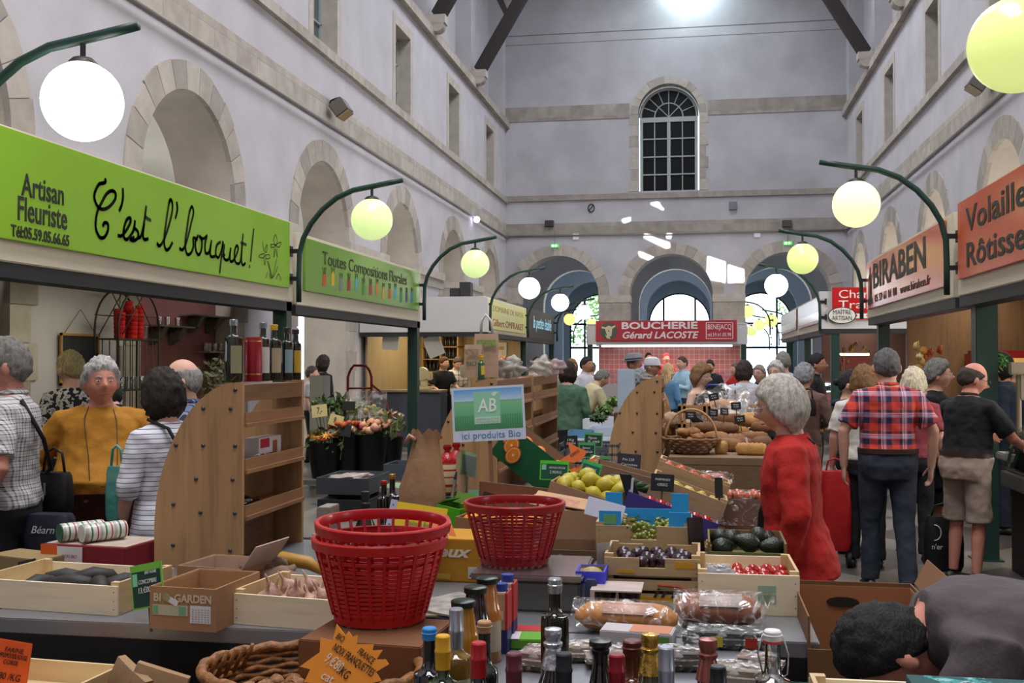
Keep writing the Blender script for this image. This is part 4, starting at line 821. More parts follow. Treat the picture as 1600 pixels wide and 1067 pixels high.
# left, in front of the florist
b,mx,q=person('person far left seen from behind in small checked shirt, wrist watch',XY(14,4.75),4.75,1.76,face=-72,build=1.05,hair='short',hairc='#77736e',top='shirt',topc=plaidw,botc='#14161c',glasses=True,skin='ruddy',hyaw=12,fat=.15,armL=((.29,.05,1.13),(.25,-.10,.90)),armR=((-.30,.02,1.13),(-.26,-.02,.88)),vox=.008)
mb=MB(); wr=q['A'][1][1]; mb.M=M.Translation(wr+V((0,0,.03))); mb.tube([(.032*math.cos(a),.028*math.sin(a),0) for a in [2*PI*i/14 for i in range(14)]],.006,6,closed=True); mb.cyl((.0,-.03,0),(0,-.038,0),.018,n=14); mb.build('wrist_watch',mat('#b8a878',.3,.8),b,smooth=30)
strap('shoulder_strap','black shoulder strap across the back of the person in checked shirt','strap',mx,[(.11,.08,1.44),(.03,.15,1.25),(-.1,.15,1.1),(-.2,.08,1.02)],.018,.004,mat('#15161a',.7))
b,mx,q=person('person in mustard yellow t-shirt with a cord and spectacles on the chest',XY(158,5.42),5.42,1.66,face=30,build=1.18,fat=.9,hair='full',hairc='#b9b4b2',top='tshirt',topc='#a8711a',botc='#4e1c1a',hyaw=12,face_on=True,skin='ruddy',vox=.0075,armL=((.34,.05,1.15),(.33,-.02,.9)),armR=((-.34,.05,1.15),(-.31,-.02,.9)),tuck=True,sleeve='mid')
p=MB(); p.tube([(-.06,-.02,1.475),(-.085,-.135,1.40),(-.075,-.185,1.3),(-.06,-.235,1.2),(-.055,-.28,1.12),(-.05,-.30,1.05),(.02,-.305,1.035),(.085,-.29,1.05),(.09,-.25,1.15),(.09,-.205,1.26),(.085,-.135,1.39),(.06,-.02,1.475)],.0028,6); p.build('eyeglass_cord',mat('#3a2a20',.6),b,smooth=True)
b,mx,q=person('person with dark brown hair in white striped top, seen from behind',XY(257,4.98),4.98,1.60,face=-118,build=.92,hair='volume',hairc='#231812',top='blouse',topc=stripew,hem=.80,flare=.3,sleeve='mid',botc='#1b1b20',hyaw=4,vox=.0075,armL=((.215,.0,1.13),(.19,-.1,.92)),armR=((-.24,-.02,1.13),(-.2,-.2,1.0)))
strap('shoulder_strap','black bag strap over the white striped top','strap',mx,[(.10,.0,1.475),(.06,.11,1.43),(-.03,.145,1.25),(-.12,.14,1.05),(-.2,.08,.86)],.016,.004,mat('#121214',.7))
person('person with grey thinning hair, glasses and pinstripe jacket behind the wooden shelf',XY(290,5.9),5.9,1.66,face=-68,hair='bald',hairc='#8a8680',top='jacket',topc=pin,sleeve='long',botc='#222630',glasses=True,skin='light',vox=.009)
person('person in dark teal top bending down behind the mustard t-shirt',XY(208,6.6),6.6,1.62,face=-120,hair='short',hairc='#1b1614',top='shirt',topc='#17262b',sleeve='long',bend=30,botc='#15181c',vox=.012)
person('person with short grey-blond hair and patterned blouse in the florist stall',XY(112,7.4),7.4,1.72,face=-122,hair='short',hairc='#a89a6e',top='blouse',topc=blackw,sleeve='mid',botc='#22242a',skin='light',hyaw=10,vox=.010)
# mid left, corner stall behind the counter
person('person in black v-neck leaning on the counter of the corner stall',XY(690,21.2),21.2,1.72,face=40,build=1.05,hair='short',hairc='#4a2c16',top='tshirt',topc='#141418',botc='#141416',bend=8,hyaw=20,skin='light',vox=.013,armL=((.26,-.1,1.15),(.3,-.3,1.0)),armR=((-.24,-.08,1.12),(-.15,-.3,1.0)),face_on=True)
person('person in white and navy check shirt and dark apron at the corner stall',XY(710,22),22,1.74,face=35,hair='short',hairc='#4e4038',top='shirt',topc=stripes([(0,.2,'#26304e')],.12,2,'#d8d6d0',bands2=[(0,.2,'#26304e')],period2=.12,axis2=0),botc='#1a1d28',bend=14,hpit=18,skin='light',vox=.013,face_on=True)
person('dark figure against the bright window behind the stone pier',XY(504,17.0),17.0,1.72,face=150,hair='volume',hairc='#2c1a12',top='jacket',topc='#141317',sleeve='long',botc='#15151a',vox=.014)
person('person in pale top beside the dark figure at the bright window',XY(486,16.6),16.6,1.55,face=100,hair='short',hairc='#4a403c',top='tshirt',topc='#b8b0b4',botc='#26262c',vox=.014)
# middle distance
person('person in green cardigan and black skirt, seen from behind',XY(887,12.6),12.6,1.62,face=172,build=1.1,fat=.2,hair='volume',hairc='#2a1c18',top='cardigan',topc='#50705a',sleeve='long',hem=.88,botc='#131316',bottom='skirt',vox=.011,hyaw=-10)
person('person in cream shirt bending over the vegetables',XY(905,15.0),15.0,1.62,face=120,build=1.1,hair='short',hairc='#77736c',top='shirt',topc='#cdc19a',bend=32,botc='#3a3a42',hpit=10,vox=.013,armL=((.22,-.35,1.0),(.15,-.55,.92)),armR=((-.22,-.35,1.0),(-.12,-.55,.92)))
person('person with fair hair and hairband facing the camera in the left background',XY(893,18.5),18.5,1.66,face=20,hair='volume',hairc='#8a6a44',top='tshirt',topc='#8a8488',botc='#2a2a30',face_on=True,glasses=True,vox=.013)
person('person with dark hair in white shirt behind the cream shirt',XY(915,17.6),17.6,1.70,face=60,hair='short',hairc='#241c18',top='shirt',topc='#cfcdd6',botc='#26303c',skin='tan',vox=.013,face_on=True)
person('person with grey hair near the bagged goods in the left background',XY(868,20),20,1.64,face=170,hair='curly',hairc='#8f8d88',top='jacket',topc='#b9b09a',sleeve='long',botc='#2a2a30',vox=.014)
person('person in cream top by the far end of the wooden shelves',XY(838,24),24,1.70,face=60,hair='volume',hairc='#2c201a',top='tshirt',topc='#c9c0b4',botc='#2a2a30',vox=.014,face_on=True)
person('person in pale blouse under the far left arch',XY(856,26),26,1.66,face=120,hair='bob',hairc='#55382a',top='blouse',topc='#c4c8d4',botc='#383844',vox=.014)
person('person in blue top half hidden left of the butcher post',XY(924,22),22,1.60,face=150,hair='short',hairc='#6c645c',top='tshirt',topc='#54628a',botc='#2a2a30',vox=.014)
b,mx,q=person('person in a grey trilby hat',XY(989,16.5),16.5,1.72,face=70,hair='crop',hairc='#6a6662',top='shirt',topc='#9a96a0',botc='#3a3a40',skin='tan',vox=.013)
p=MB(); p.M=q['hmx']@M.Translation((0,.005,.045))@M.Rotation(R(-6),4,'X'); p.lathe([(.15,.008),(.152,.0),(.104,.004),(.1,.05),(.092,.095),(.05,.105),(0.001,.09)],24,0,1,1.18); p.lathe([(.105,.006),(.1045,.035)],24,1,1,1.18,cap=False); p.build('hat',[mat('#8b8d94',.8),mat('#3a3c42',.8)],b,smooth=40)
b,mx,q=person('person in a white baseball cap and striped shirt',XY(1017,15.2),15.2,1.68,face=75,hair='crop',hairc='#77706a',top='shirt',topc=stripes([(0,.4,'#5c6270')],.05,2,'#9aa0a8'),botc='#33343c',skin='tan',vox=.013,glasses=True)
p=MB(); p.M=q['hmx']@M.Translation((0,.0,.035)); p.lathe([(.088,-.01),(.09,.03),(.075,.075),(.04,.095),(.001,.1)],24,0,1,1.2); p.prism([(-.07,-.07),(-.06,-.16),(0,-.185),(.06,-.16),(.07,-.07)],-.012,-.002,0,'XY'); p.build('cap',[mat('#cfd0d4',.8)],b,smooth=40)
person('person with curly grey hair seen from behind, below the trilby',XY(999,12.5),12.5,1.52,face=165,hair='curly',hairc='#8f8f90',top='blouse',topc=stripes([(0,.5,'#3c4148')],.06,2,'#8a9098'),botc='#26262c',vox=.012)
person('butcher in red with a red cap behind the far counter',XY(1041,31.5),31.5,1.84,face=10,hair='short',hairc='#a3202a',top='shirt',topc='#a3202a',skin='tan',botc='#8a1c24',vox=.016)
person('butcher in lilac overall at the back of the far counter',XY(1013,32.4),32.4,1.86,face=20,hair='short',hairc='#2a1c18',top='shirt',topc='#a08ab0',skin='tan',botc='#3a3a48',vox=.016)
person('person with long blond hair in a blue denim jacket',XY(1043,17.5),17.5,1.58,face=150,hair='long',hairc='#c9a878',top='jacket',topc='#5b86ad',sleeve='long',botc='#22283a',vox=.013,armL=((.3,-.12,1.15),(.3,-.35,1.2)))
person('person in pale blue shirt with cropped hair facing left',XY(1067,20.5),20.5,1.72,face=-50,build=1.05,hair='crop',hairc='#4a4038',top='shirt',topc='#9fc4d6',sleeve='long',botc='#2c3040',vox=.013,face_on=True,armR=((-.25,-.1,1.12),(-.1,-.32,1.2)),armL=((.25,-.1,1.12),(.08,-.32,1.2)))
person('person with short light brown hair and glasses in a black strappy top',XY(1094,11.5),11.5,1.61,face=60,hair='volume',hairc='#85623f',top='tank',topc='#1c1a1c',sleeve='none',botc='#1c1a1c',skin='pale',glasses=True,vox=.010,hpit=12)
person('person in black t-shirt behind the blue crate, far right of the butcher sign',XY(1112,21.5),21.5,1.66,face=-20,hair='short',hairc='#3c3028',top='tshirt',topc='#202228',botc='#22242c',vox=.014,face_on=True,bend=8)
person('person in red sleeve with pale apron near the butcher counter',XY(1150,22.5),22.5,1.58,face=-60,hair='short',hairc='#6a605a',top='shirt',topc='#b92420',sleeve='long',botc='#c8ccd6',vox=.014,armR=((-.28,-.1,1.2),(-.3,-.35,1.15)))
b,mx,q=person('person with dark bob in white t-shirt carrying a thin black strap',XY(1163,13.6),13.6,1.63,face=178,hair='volume',hairc='#3a2c26',top='tshirt',topc='#c9cbd6',botc='#15161c',vox=.011,hem=.92,hyaw=-35)
strap('shoulder_strap','thin black strap on the back of the white t-shirt','strap',mx,[(.12,.03,1.45),(.12,.13,1.3),(.13,.13,1.1),(.16,.1,.95)],.012,.004,mat('#15161a',.7))
person('person with pale face and glasses between the white t-shirt and the white hair',XY(1187,15.2),15.2,1.58,face=-30,hair='short',hairc='#8a8378',top='shirt',topc='#4a5064',botc='#2c2c34',face_on=True,glasses=True,vox=.013)
person('person with white hair and dark glasses looking toward the camera',XY(1213,12.8),12.8,1.63,face=-25,hair='full',hairc='#c4c0bc',top='tshirt',topc='#9a9ea8',botc='#2c3038',face_on=True,glasses=True,vox=.011)
person('tall person in white t-shirt behind the white-haired one',XY(1224,14.6),14.6,1.76,face=190,hair='short',hairc='#8c8884',top='tshirt',topc='#c6cad2',botc='#3a4250',vox=.012)
person('person with cropped silver hair in a brown jacket',XY(1256,10.8),10.8,1.61,face=160,build=1.02,hair='full',hairc='#8e8e92',top='jacket',topc='#6b5148',sleeve='long',hem=.84,botc='#8a7468',vox=.010,hyaw=-15,armR=((-.26,-.02,1.14),(-.12,-.2,1.08)),armL=((.27,-.0,1.14),(.14,-.2,1.05)))
person('stallholder with dark hair and glasses in black, behind the right counter',XY(1274,14.2),14.2,1.73,face=75,hair='short',hairc='#1e1917',top='jacket',topc='#17181c',sleeve='long',botc='#17181c',glasses=True,skin='tan',vox=.012)
# right aisle
b,mx,q=person('person with dark hair in a bun and navy hooded top',XY(1326,9.6),9.6,1.56,face=75,hair='bun',hairc='#15121a',top='hoodie',topc='#263247',sleeve='long',botc='#1b2434',glasses=True,vox=.010,hpit=15)
p=MB(); p.tube([q['B'](v_) for v_ in ((-.07,.08,1.45),(-.04,.13,1.42),(.04,.13,1.42),(.07,.08,1.45))],[.02,.035,.035,.02],10); p.build('hood',mat('#263247',.85,bump=.2),b,smooth=True)
b,mx,q=person('person with light brown hair in white top left of the red plaid shirt',XY(1350,8.95),8.95,1.60,face=172,build=1.08,hair='volume',hairc='#7a5a36',top='tshirt',topc='#cdc8bf',botc='#14141a',vox=.009,hyaw=-25,armR=((-.27,.03,1.14),(-.25,0,.9)))
b,mx,q=person('person in red, white and blue plaid shirt with dark trousers and belt',XY(1386,8.05),8.05,1.74,face=183,build=1.1,fat=.15,hair='fringe',hairc='#5f5c5c',top='shirt',topc=plaidr,sleeve='short',hem=.99,botc='#2c3340',tuck=True,vox=.0075,skin='light',armL=((.31,.03,1.14),(.30,-.02,.88)),armR=((-.31,.03,1.14),(-.31,-.04,.88)),stepL=.1,stepR=-.12)
person('person with white-blond hair half hidden behind the red plaid shirt',XY(1427,9.3),9.3,1.58,face=160,hair='volume',hairc='#d6cbb0',top='blouse',topc='#8a3a44',botc='#1c1c22',vox=.011)
b,mx,q=person('person with short grey hair and glasses in long black clothes, smiling to the right',XY(1462,9.7),9.7,1.65,face=70,hair='full',hairc='#6e6c68',top='blouse',topc='#0e0e11',sleeve='mid',hem=.6,flare=.35,botc='#0e0e11',bottom='skirt',glasses='#8a8a90',skin='light',vox=.009,face_on=True,hyaw=10)
p=MB(); p.loft([[V((x,y-.235,z)) for x,y in ((-.12,0),(.12,0),(.12,.01),(-.12,.01))] for z in (.72,1.02)]); p.build('printed_panel',floral,b)
b,mx,q=person('person in black polo and beige shorts leaning to the counter',XY(1508,8.45),8.45,1.64,face=128,build=1.1,fat=.2,hair='bald',hairc='#3a2e28',top='polo',topc='#101216',sleeve='short',hem=.99,botc='#a08d80',bottom='shorts',tuck=True,shoec='#26251f',vox=.0075,skin='ruddy',glasses=True,hyaw=-26,hpit=15,bend=6,armL=((.27,-.22,1.16),(.2,-.48,1.12)),armR=((-.27,-.2,1.14),(-.16,-.46,1.06)))
person('stallholder with dark hair and denim waistcoat behind the right counter',XY(1566,10.9),10.9,1.72,face=-110,hair='bob',hairc='#1c1512',top='blouse',topc='#2a3850',sleeve='long',botc='#1f2a3c',skin='light',vox=.010)
person('person in blue at the very right edge behind the weighing scale',XY(1598,11.2),11.2,1.58,face=-60,hair='short',hairc='#55505a',top='shirt',topc='#2c4468',sleeve='long',botc='#26303c',vox=.012,face_on=True)
b,mx,q=person('person in a long red coat with short white hair and a shoulder strap',XY(1243,4.75),4.75,1.585,face=-98,build=.93,fat=.1,hair='bob',hairc='#b5afa4',top='coat',topc='#b0201a',sleeve='long',hem=.80,flare=.5,botc='#15171f',hyaw=-8,hpit=14,skin='light',vox=.007,glasses='#a8a8a8',face_on=True,bend=4,armL=((.24,.02,1.12),(.20,-.06,.84)),armR=((-.24,.02,1.12),(-.22,-.08,.86)))
strap('shoulder_strap','thin black bag strap over the red coat','strap',mx,[(.045,-.10,1.41),(.06,-.02,1.455),(.055,.04,1.45),(.04,.075,1.42)],.008,.004,mat('#120f10',.7))
# stooping person at the bottom right
b,mx,q=person('person in grey-brown t-shirt bending down at the bottom right corner',1.075,2.85,1.74,face=-86,build=1.18,hair='short',hairc='#140f0d',top='tshirt',topc='#4f4648',botc='#2a4a54',bend=85,hem=.9,skin='ruddy',vox=.007,neck=(0,-.615,.92),armL=((.22,-.55,.68),(.18,-.62,.42)),armR=((-.22,-.55,.68),(-.18,-.62,.42)),hpit=20,sleeve='short')

# bags people carry
def bag(lab,px,py,Y,w_,d,h,col,name='handbag',rz=0,handle=None,cat='bag',yaw=0,bot=None,round_=.02,m=None):
    c=W(px,py,Y); z0=c.z if bot is None else bot; t=T(name,lab,cat,(c.x,Y,z0),rz=rz); p=MB(); rs=[]
    for z,k in ((0,.86),(h*.1,.98),(h*.5,1),(h*.9,.9),(h,.8)): rs.append([V((w_/2*k*math.copysign(abs(math.cos(a))**.5,math.cos(a)),d/2*k*math.copysign(abs(math.sin(a))**.6,math.sin(a)),z)) for a in [2*PI*i/24+.01 for i in range(24)]])
    p.loft(rs); p.build('bag_body',m or mat(col,.5,var=.15,vs=10,bump=.5,bs=16),t,smooth=40)
    if handle: p=MB(); p.tube([(-w_*.3,0,h-.01),(-w_*.22,0,h+handle*.8),(0,0,h+handle),(w_*.22,0,h+handle*.8),(w_*.3,0,h-.01)],.007,6); p.build('handle',mat(col,.5),t,smooth=True)
    return t
t=bag('black leather pouch bag hanging beside the mustard t-shirt',84,800,4.95,.2,.09,.2,'#141416',handle=.12); p=MB(); p.cyl((-.02,-.048,.15),(-.02,-.048,.09),.006); p.build('zip_pull',mat('#b0aca4',.3,.8),t,smooth=30)
bag('thin teal plastic bag held beside the striped top',182,812,4.86,.10,.07,.26,'#4f9a90','plastic_bag',handle=.1,m=mat('#4f9a90',.3,bump=.9,bs=18,alpha=.8))
t=bag('navy shopping bag with white lettering low between the two people on the left',78,868,4.72,.26,.12,.2,'#191c2a','shopping_bag'); text('Béarn',.05,TR(.0,-.063,.13)@RT(90,'X'),mat('#c9c9d4',.5),t,name='lettering',fit=.12,shear=.3,ext=.0005)
t=bag('black carrier bag with a white emblem on the floor beside the beige shorts',1474,868,8.9,.3,.14,.42,'#121417','carrier_bag',handle=.1,bot=.002); p=MB(); p.tube([(-.08+.05*math.cos(a),-.073,.3+.06*math.sin(a)) for a in [PI*(-.5+i/10) for i in range(11)]],.004,5); p.build('emblem',mat('#d9dcd8',.5),t,smooth=True); text("n'er",.06,TR(-.06,-.074,.19)@RT(90,'X'),mat('#d9dcd8',.5),t,name='lettering',fit=.08,ext=.0005)
bag('dark handbag on the back of the brown jacket',1262,650,10.5,.16,.08,.16,'#1a1414',handle=.1)
t=bag('red wheeled shopping trolley between the red coat and the plaid shirt',1305,755,8.9,.24,.2,.62,'#a8161c','shopping_trolley',bot=.14,handle=.1)
for x in (-.1,.1): p=MB(); p.M=TR(x,0,-.07)@RT(90,'Y'); p.lathe([(.03,-.012),(.07,-.014),(.07,.014),(.03,.012)],18); p.build('wheel',mat('#1a1a1a',.6),t,smooth=40)
# ---------------------------------------------------------------- inside the stalls
dkceil=mat('#3a3733',.8,var=.1,vs=2)
for nm,x0,x1,y0,y1,z in (('ceiling_left_stalls',-6.24,-4.02,2.5,14.9,2.62),('ceiling_left_corner_stall',-6.24,-4.02,19.6,29.4,2.62),('ceiling_right_stalls',2.26,4.54,2.5,14.5,2.62),('ceiling_right_far_stalls',2.26,4.54,19.4,29.2,2.62)):
    mb=MB(); mb.box(x0,x1,y0,y1,z,z+.05)
    for y in range(int(y0)+1,int(y1),2): mb.box(x0,x1,y,y+.06,z-.1,z)
    st(mb.build(nm,[dkceil]))
mb=MB(); mb.box(-6.75,-6.7,6.45,9.1,0,2.95); st(mb.build('wall_infill_dark',[mat('#352b28',.8,var=.1)]))
mb=MB(); mb.box(-6.62,-6.57,11.42,14.02,0,2.95); st(mb.build('wall_infill_rose',[mat('#7a4a46',.9,var=.15,vs=1.5)]))
area('florist_light',(-5.2,10.3,2.5),(0,0,0),.5,3.5,26,(1,.93,.66))
area('florist_light',(-5.2,6,2.5),(0,0,0),.5,2.5,9,(1,.93,.7))
area('corner_stall_light',(-5.1,21.6,2.5),(0,0,0),1.4,3,62,(1,.82,.55))
area('right_stall_light',(3.5,8,2.5),(0,0,0),.6,4,40,(1,.9,.75))
area('right_stall_light',(3.4,12.4,2.5),(0,0,0),.7,3.6,26,(1,.84,.66))
area('right_stall_light',(3.3,22.5,2.5),(0,0,0),.8,4,55,(1,.84,.72))
gt=mat('#c8ccc8',.1,alpha=.35)
def onwall(px,py,X): return WX(px,py,X)
def glasses_row(X,y0,y1,z,n,lab,grp):
    for i in range(n):
        t=y0+(y1-y0)*(i+.5)/n; mb=MB(); mb.lathe([(.028,0),(.034,.11),(.031,.11),(.026,.008)],12); o=mb.build('tumbler_glass',glass((.95,.97,.95),.05,.5),smooth=40); o.location=(X+.02*math.sin(i*5),t,z); tag(o,lab,'glass',grp)
def wshelf(px0,px1,py,X,lab,nb=2,d=.22):
    a=onwall(px0,py,X); b=onwall(px1,py,X); y0,y1=a.y,b.y; z=(a.z+b.z)/2; t=T('wall_shelf',lab,'shelf',(X,(y0+y1)/2,z)); h=abs(y1-y0)/2
    p=MB(); p.box(0,d,-h,h,-.02,0); p.build('board',wood('#6e6450','Y'),t)
    for i in range(nb):
        y=-h+(2*h)*(i+.5)/nb; p=MB(); p.prism([(.0,-.02),(d*.9,-.02),(d*.55,-.16),(.0,-.24)],y-.05,y+.05,0,'XZ'); p.build('shelf_bracket',wood('#4e4738','Z'),t)
    return y0,y1,z
X0=-6.56
wshelf(281,338,493,X0,'small wooden wall shelf with two brackets, empty, upper right on the rose wall')
y0,y1,z=wshelf(222,280,509,X0,'wooden wall shelf behind the iron stand on the rose wall'); glasses_row(X0+.1,y0+.1,y1-.1,z,3,'drinking glass on the rose wall shelf behind the iron stand','glasses on the rose wall shelf')
y0,y1,z=wshelf(304,346,549,X0,'low wooden shelf with upturned glasses beside the oil bottles',1); glasses_row(X0+.1,y0+.05,y1-.05,z,5,'upturned glass on the low shelf beside the oil bottles','glasses on the low shelf')
y0,y1,z=wshelf(-8,60,488,-6.69,'wooden shelf with glasses on the dark wall at the left edge'); glasses_row(-6.6,y0+.3,y1-.1,z,7,'drinking glass on the shelf of the dark wall at the left edge','glasses on the dark wall shelf')
a=onwall(93,520,XL+.03); b=onwall(153,600,XL+.03)
t=T('chalkboard','hanging chalkboard in a thin wood frame on the pale pier','chalkboard',mx=frame((XL+.03,a.y,b.z),(0,1,0),(0,0,1))); w_=b.y-a.y; h_=a.z-b.z
p=MB(); p.box(.02,w_-.02,.02,h_-.02,0,.01); p.build('slate',mat('#1c2024',.7),t); p=MB(); p.box(0,w_,0,.025,0,.02); p.box(0,w_,h_-.025,h_,0,.02); p.box(0,.025,0,h_,0,.02); p.box(w_-.025,w_,0,h_,0,.02); p.build('frame',wood('#a8793a','X'),t)
p=MB(); p.tube([(.1*w_,h_,.01),(.5*w_,h_+.25,.01),(.9*w_,h_,.01)],.004,5); p.build('cord',mat('#6a5034',.8),t)
# wrought iron stand with red vases
iron=mat('#24231f',.5,.4)
c=WX(205,600,-5.9); Yc=c.y; t=T('iron_plant_stand','arched wrought-iron stand with two shelves against the pale pier','stand',(-5.95,Yc,0))
w2=.42; p=MB()
for x in (-.12,.14):
    p.tube([(x,-w2,0),(x,-w2,1.95)]+[(x,-w2*math.cos(PI*i/14),1.95+.42*math.sin(PI*i/14)) for i in range(15)]+[(x,w2,1.95),(x,w2,0)],.011,6)
    for i in range(1,6): y=-w2+2*w2*i/6; p.cyl((x,y,.9),(x,y,1.85),.005,n=5)
    p.cyl((x,-w2,2.1),(x,w2,2.1),.006,n=5); p.cyl((x,-w2*.8,1.9),(x,.1,2.35),.006,n=5); p.cyl((x,w2*.8,1.9),(x,-.1,2.35),.006,n=5)
p.build('iron_frame',iron,t,smooth=True)
for z in (1.33,1.86):
    p=MB(); p.box(-.13,.15,-w2,w2,z-.015,z); p.build('shelf_board',iron,t)
for i,(y,h,r) in enumerate(((-.22,.30,.05),(-.09,.33,.05),(.03,.33,.05),(.10,.43,.05),(.17,.4,.045))):
    mb=MB(); pr=[(.035,0)]
    for j in range(int(h/.045)): z=j*.045; pr+= [(r*.85+j*.0012,z+.004),(r*.9+j*.0012,z+.04),(r*.78+j*.0012,z+.044)]
    mb.lathe(pr,16); o=mb.build('vase_stack',mat('#a01414',.45),smooth=50); o.location=(-5.95+(-.05 if i%2 else .05),Yc+y,1.861); tag(o,'stack of nested small red pots on the upper shelf of the iron stand','pot stack','red pot stacks on the iron stand')
mb=MB(); mb.lathe([(.035,0),(.045,.15),(.04,.15),(.03,.01)],14); o=mb.build('glass_vase',glass((.95,.97,.95),.05,.6),smooth=40); o.location=(-5.93,Yc+.32,1.861); tag(o,'clear glass vase right of the red pots on the iron stand','vase')
for i in range(7):
    mb=MB(); mb.lathe([(.03,0),(.034,.13),(.03,.13),(.026,.008)],12); o=mb.build('glass_vase',glass((.95,.97,.95),.05,.5),smooth=40); o.location=(-5.93+.04*(i%2),Yc-.28+i*.1,1.331); tag(o,'plain glass vase on the lower shelf of the iron stand','vase','glass vases on the lower shelf of the iron stand')
rr=random.Random(7)
def leafball(mb,c,r,n,sz,k=0,rnd=rr,flat=1):
    for j in range(n):
        d=V((rnd.gauss(0,1),rnd.gauss(0,1),rnd.gauss(0,1))).normalized()*r*rnd.uniform(.6,1.05); d.z*=flat; p_=V(c)+d; u=V((rnd.gauss(0,1),rnd.gauss(0,1),rnd.gauss(0,1))).normalized()*sz; v_=u.orthogonal().normalized()*sz*.45; mb.add([p_-u,p_+v_,p_+u,p_-v_],[(0,1,2,3)],k)
c=W(333,600,8.3); t=T('topiary_plant','round leafy topiary between the grey-haired person and the oil bottles','plant',(c.x,8.3,0)); p=MB(); leafball(p,(0,0,c.z),.2,260,.03); p.build('foliage',mat('#4a4a20',.6,var=.5,vs=30),t,fix=False); p=MB(); p.tube([(0,0,.3),(0,0,c.z)],.015,6); p.build('stem',mat('#4a3a28',.8),t); p=MB(); p.lathe([(.1,0),(.14,.3),(.12,.3)],16); p.build('pot',mat('#5a4034',.8),t,smooth=40)
# florist's bench with buckets of flowers
fx0=W(488,700,9.2).x; fx1=W(640,700,9.2).x
t=T('flower_bench','grey flower bench behind the oil bottle shelf','bench',((fx0+fx1)/2,9.2,0)); hw=(fx1-fx0)/2; p=MB(); p.box(-hw,hw,-.45,.45,.58,.62); p.build('bench_top',mat('#5c5b58',.6),t)
for x in(-hw+.03,hw-.03):
    for y in(-.4,.4): p=MB(); p.box(x-.02,x+.02,y-.02,y+.02,0,.58); p.build('leg',mat('#3c3c3c',.6),t)
def flower_bunch(px,py,Y,r,h,cols,lab,n=16,leaves=110,fs=.028,fl=.55,bucket=True,leafc='#44552a'):
    c=W(px,py,Y); t=T('flower_bucket',lab,'flowers',(c.x,Y,.621)); H=c.z-.62
    if bucket: p=MB(); p.lathe([(r*.62,0),(r*.85,h),(r*.9,h+.01),(r*.8,h),(r*.58,.01)],20); p.build('bucket',mat('#0c0d0e',.4),t,smooth=40)
    p=MB()
    for j in range(14): a=rr.uniform(0,6.3); q=rr.uniform(.2,.9); p.tube([(r*.3*q*math.cos(a),r*.3*q*math.sin(a),.05),(r*q*math.cos(a),r*q*math.sin(a),H-.03)],.004,5)
    p.build('stems',mat('#5b7034',.7),t,smooth=True)
    p=MB(); leafball(p,(0,0,H-.05),r*1.0,leaves,.045,0,rr,.7); p.build('leaves',mat(leafc,.6,var=.35,vs=20),t,fix=False)
    for j in range(n):
        a=rr.uniform(0,6.3); q=math.sqrt(rr.uniform(0,1)); k=rr.randrange(len(cols)); p=MB(); x,y,z=r*q*math.cos(a),r*q*math.sin(a),H+.03*rr.uniform(-1,1.6)*(1-q*.3)
        p.M=TR(x,y,z)@RT(rr.uniform(-35,35),'X')@RT(rr.uniform(-35,35),'Y')
        if fl>.5:
            for i in range(9): b=2*PI*i/9; p.add([(0,0,0),(fs*.5*math.cos(b-.3),fs*.5*math.sin(b-.3),.006),(fs*1.25*math.cos(b),fs*1.25*math.sin(b),.012),(fs*.5*math.cos(b+.3),fs*.5*math.sin(b+.3),.006)],[(0,1,2,3)])
            p.ball((0,0,.006),fs*.3,8,sc=(1,1,.5))
        else: p.ball((0,0,0),fs*.8,10,jit=.35,sc=(1,1,.85),seed=j); 
        p.build('blossom',mat(cols[k],.6,var=.15,vs=60),t,smooth=True,fix=fl<=.5)
flower_bunch(507,682,8.95,.17,.3,['#d98a1e','#e0a82a','#c85a6a','#b8342a'],'bucket of yellow and pink gerberas nearest the wooden shelf',22,60,.045,.6)
flower_bunch(541,667,9.1,.15,.36,['#c8641a','#a83420','#8a2430'],'bucket of small orange and red flowers beside the price cards',24,60,.034,.4)
flower_bunch(578,668,9.2,.2,.36,['#dda07a','#e0b08a','#d89884'],'black bucket of apricot roses',26,30,.05,.4)
flower_bunch(520,630,9.5,.2,.36,['#8a9a3a','#4f6a2a'],'bunch of closed green buds at the back of the flower bench',10,120,.03,.4,leafc='#35481f')
flower_bunch(560,640,9.5,.18,.36,['#b9a24a','#8a8a3a','#c0a860'],'bunch of yellow-green lily buds under the small blackboard',12,80,.03,.4,leafc='#5a6a2a')
flower_bunch(606,650,9.4,.17,.32,['#c99aa0','#d8b0b0','#b99a4a'],'bunch of pink lilies in the rearmost right bucket',16,70,.032,.6,leafc='#5e6a30')
def card(name,lab,cat,px,py,Y,w_,h_,m,yaw=0,tilt=8,stick=0,roll=0,holder='#3a4a2a',bd=None):
    c=W(px,py,Y); t=T(name,lab,cat,mx=TR(c.x,Y,c.z)@RT(yaw,'Z')@RT(-tilt,'X')@RT(roll,'Y')); p=MB(); p.box(-w_/2,w_/2,0,.004,-h_/2,h_/2,0,.003)
    if bd: p.box(-w_/2-.004,w_/2+.004,.001,.006,-h_/2-.004,h_/2+.004,1)
    p.build('card',[m,mat(bd,.4)] if bd else m,t); 
    if stick: p=MB(); p.box(-.004,.004,.004,.009,-h_/2-stick,-h_/2+.01); p.build('stick',mat(holder,.5),t)
    return t
SGN=M(((1,0,0,0),(0,0,-1,-.0022),(0,1,0,0),(0,0,0,1)))  # text plane on the front (-y) of a card
def ctext(t,lines,m,w_,h_,name='handwriting'):
    for s_,x,z,sz,f_ in lines: text(s_,sz,SGN@M.Translation((x*w_/2,z*h_/2,0)),m,t,name=name,fit=f_*w_ if f_ else None,ext=.0004,shear=.15)
for i,(x,y,r,s_) in enumerate(((544,628,-4,''),(525,628,-8,''),(517,636,0,''))): pass
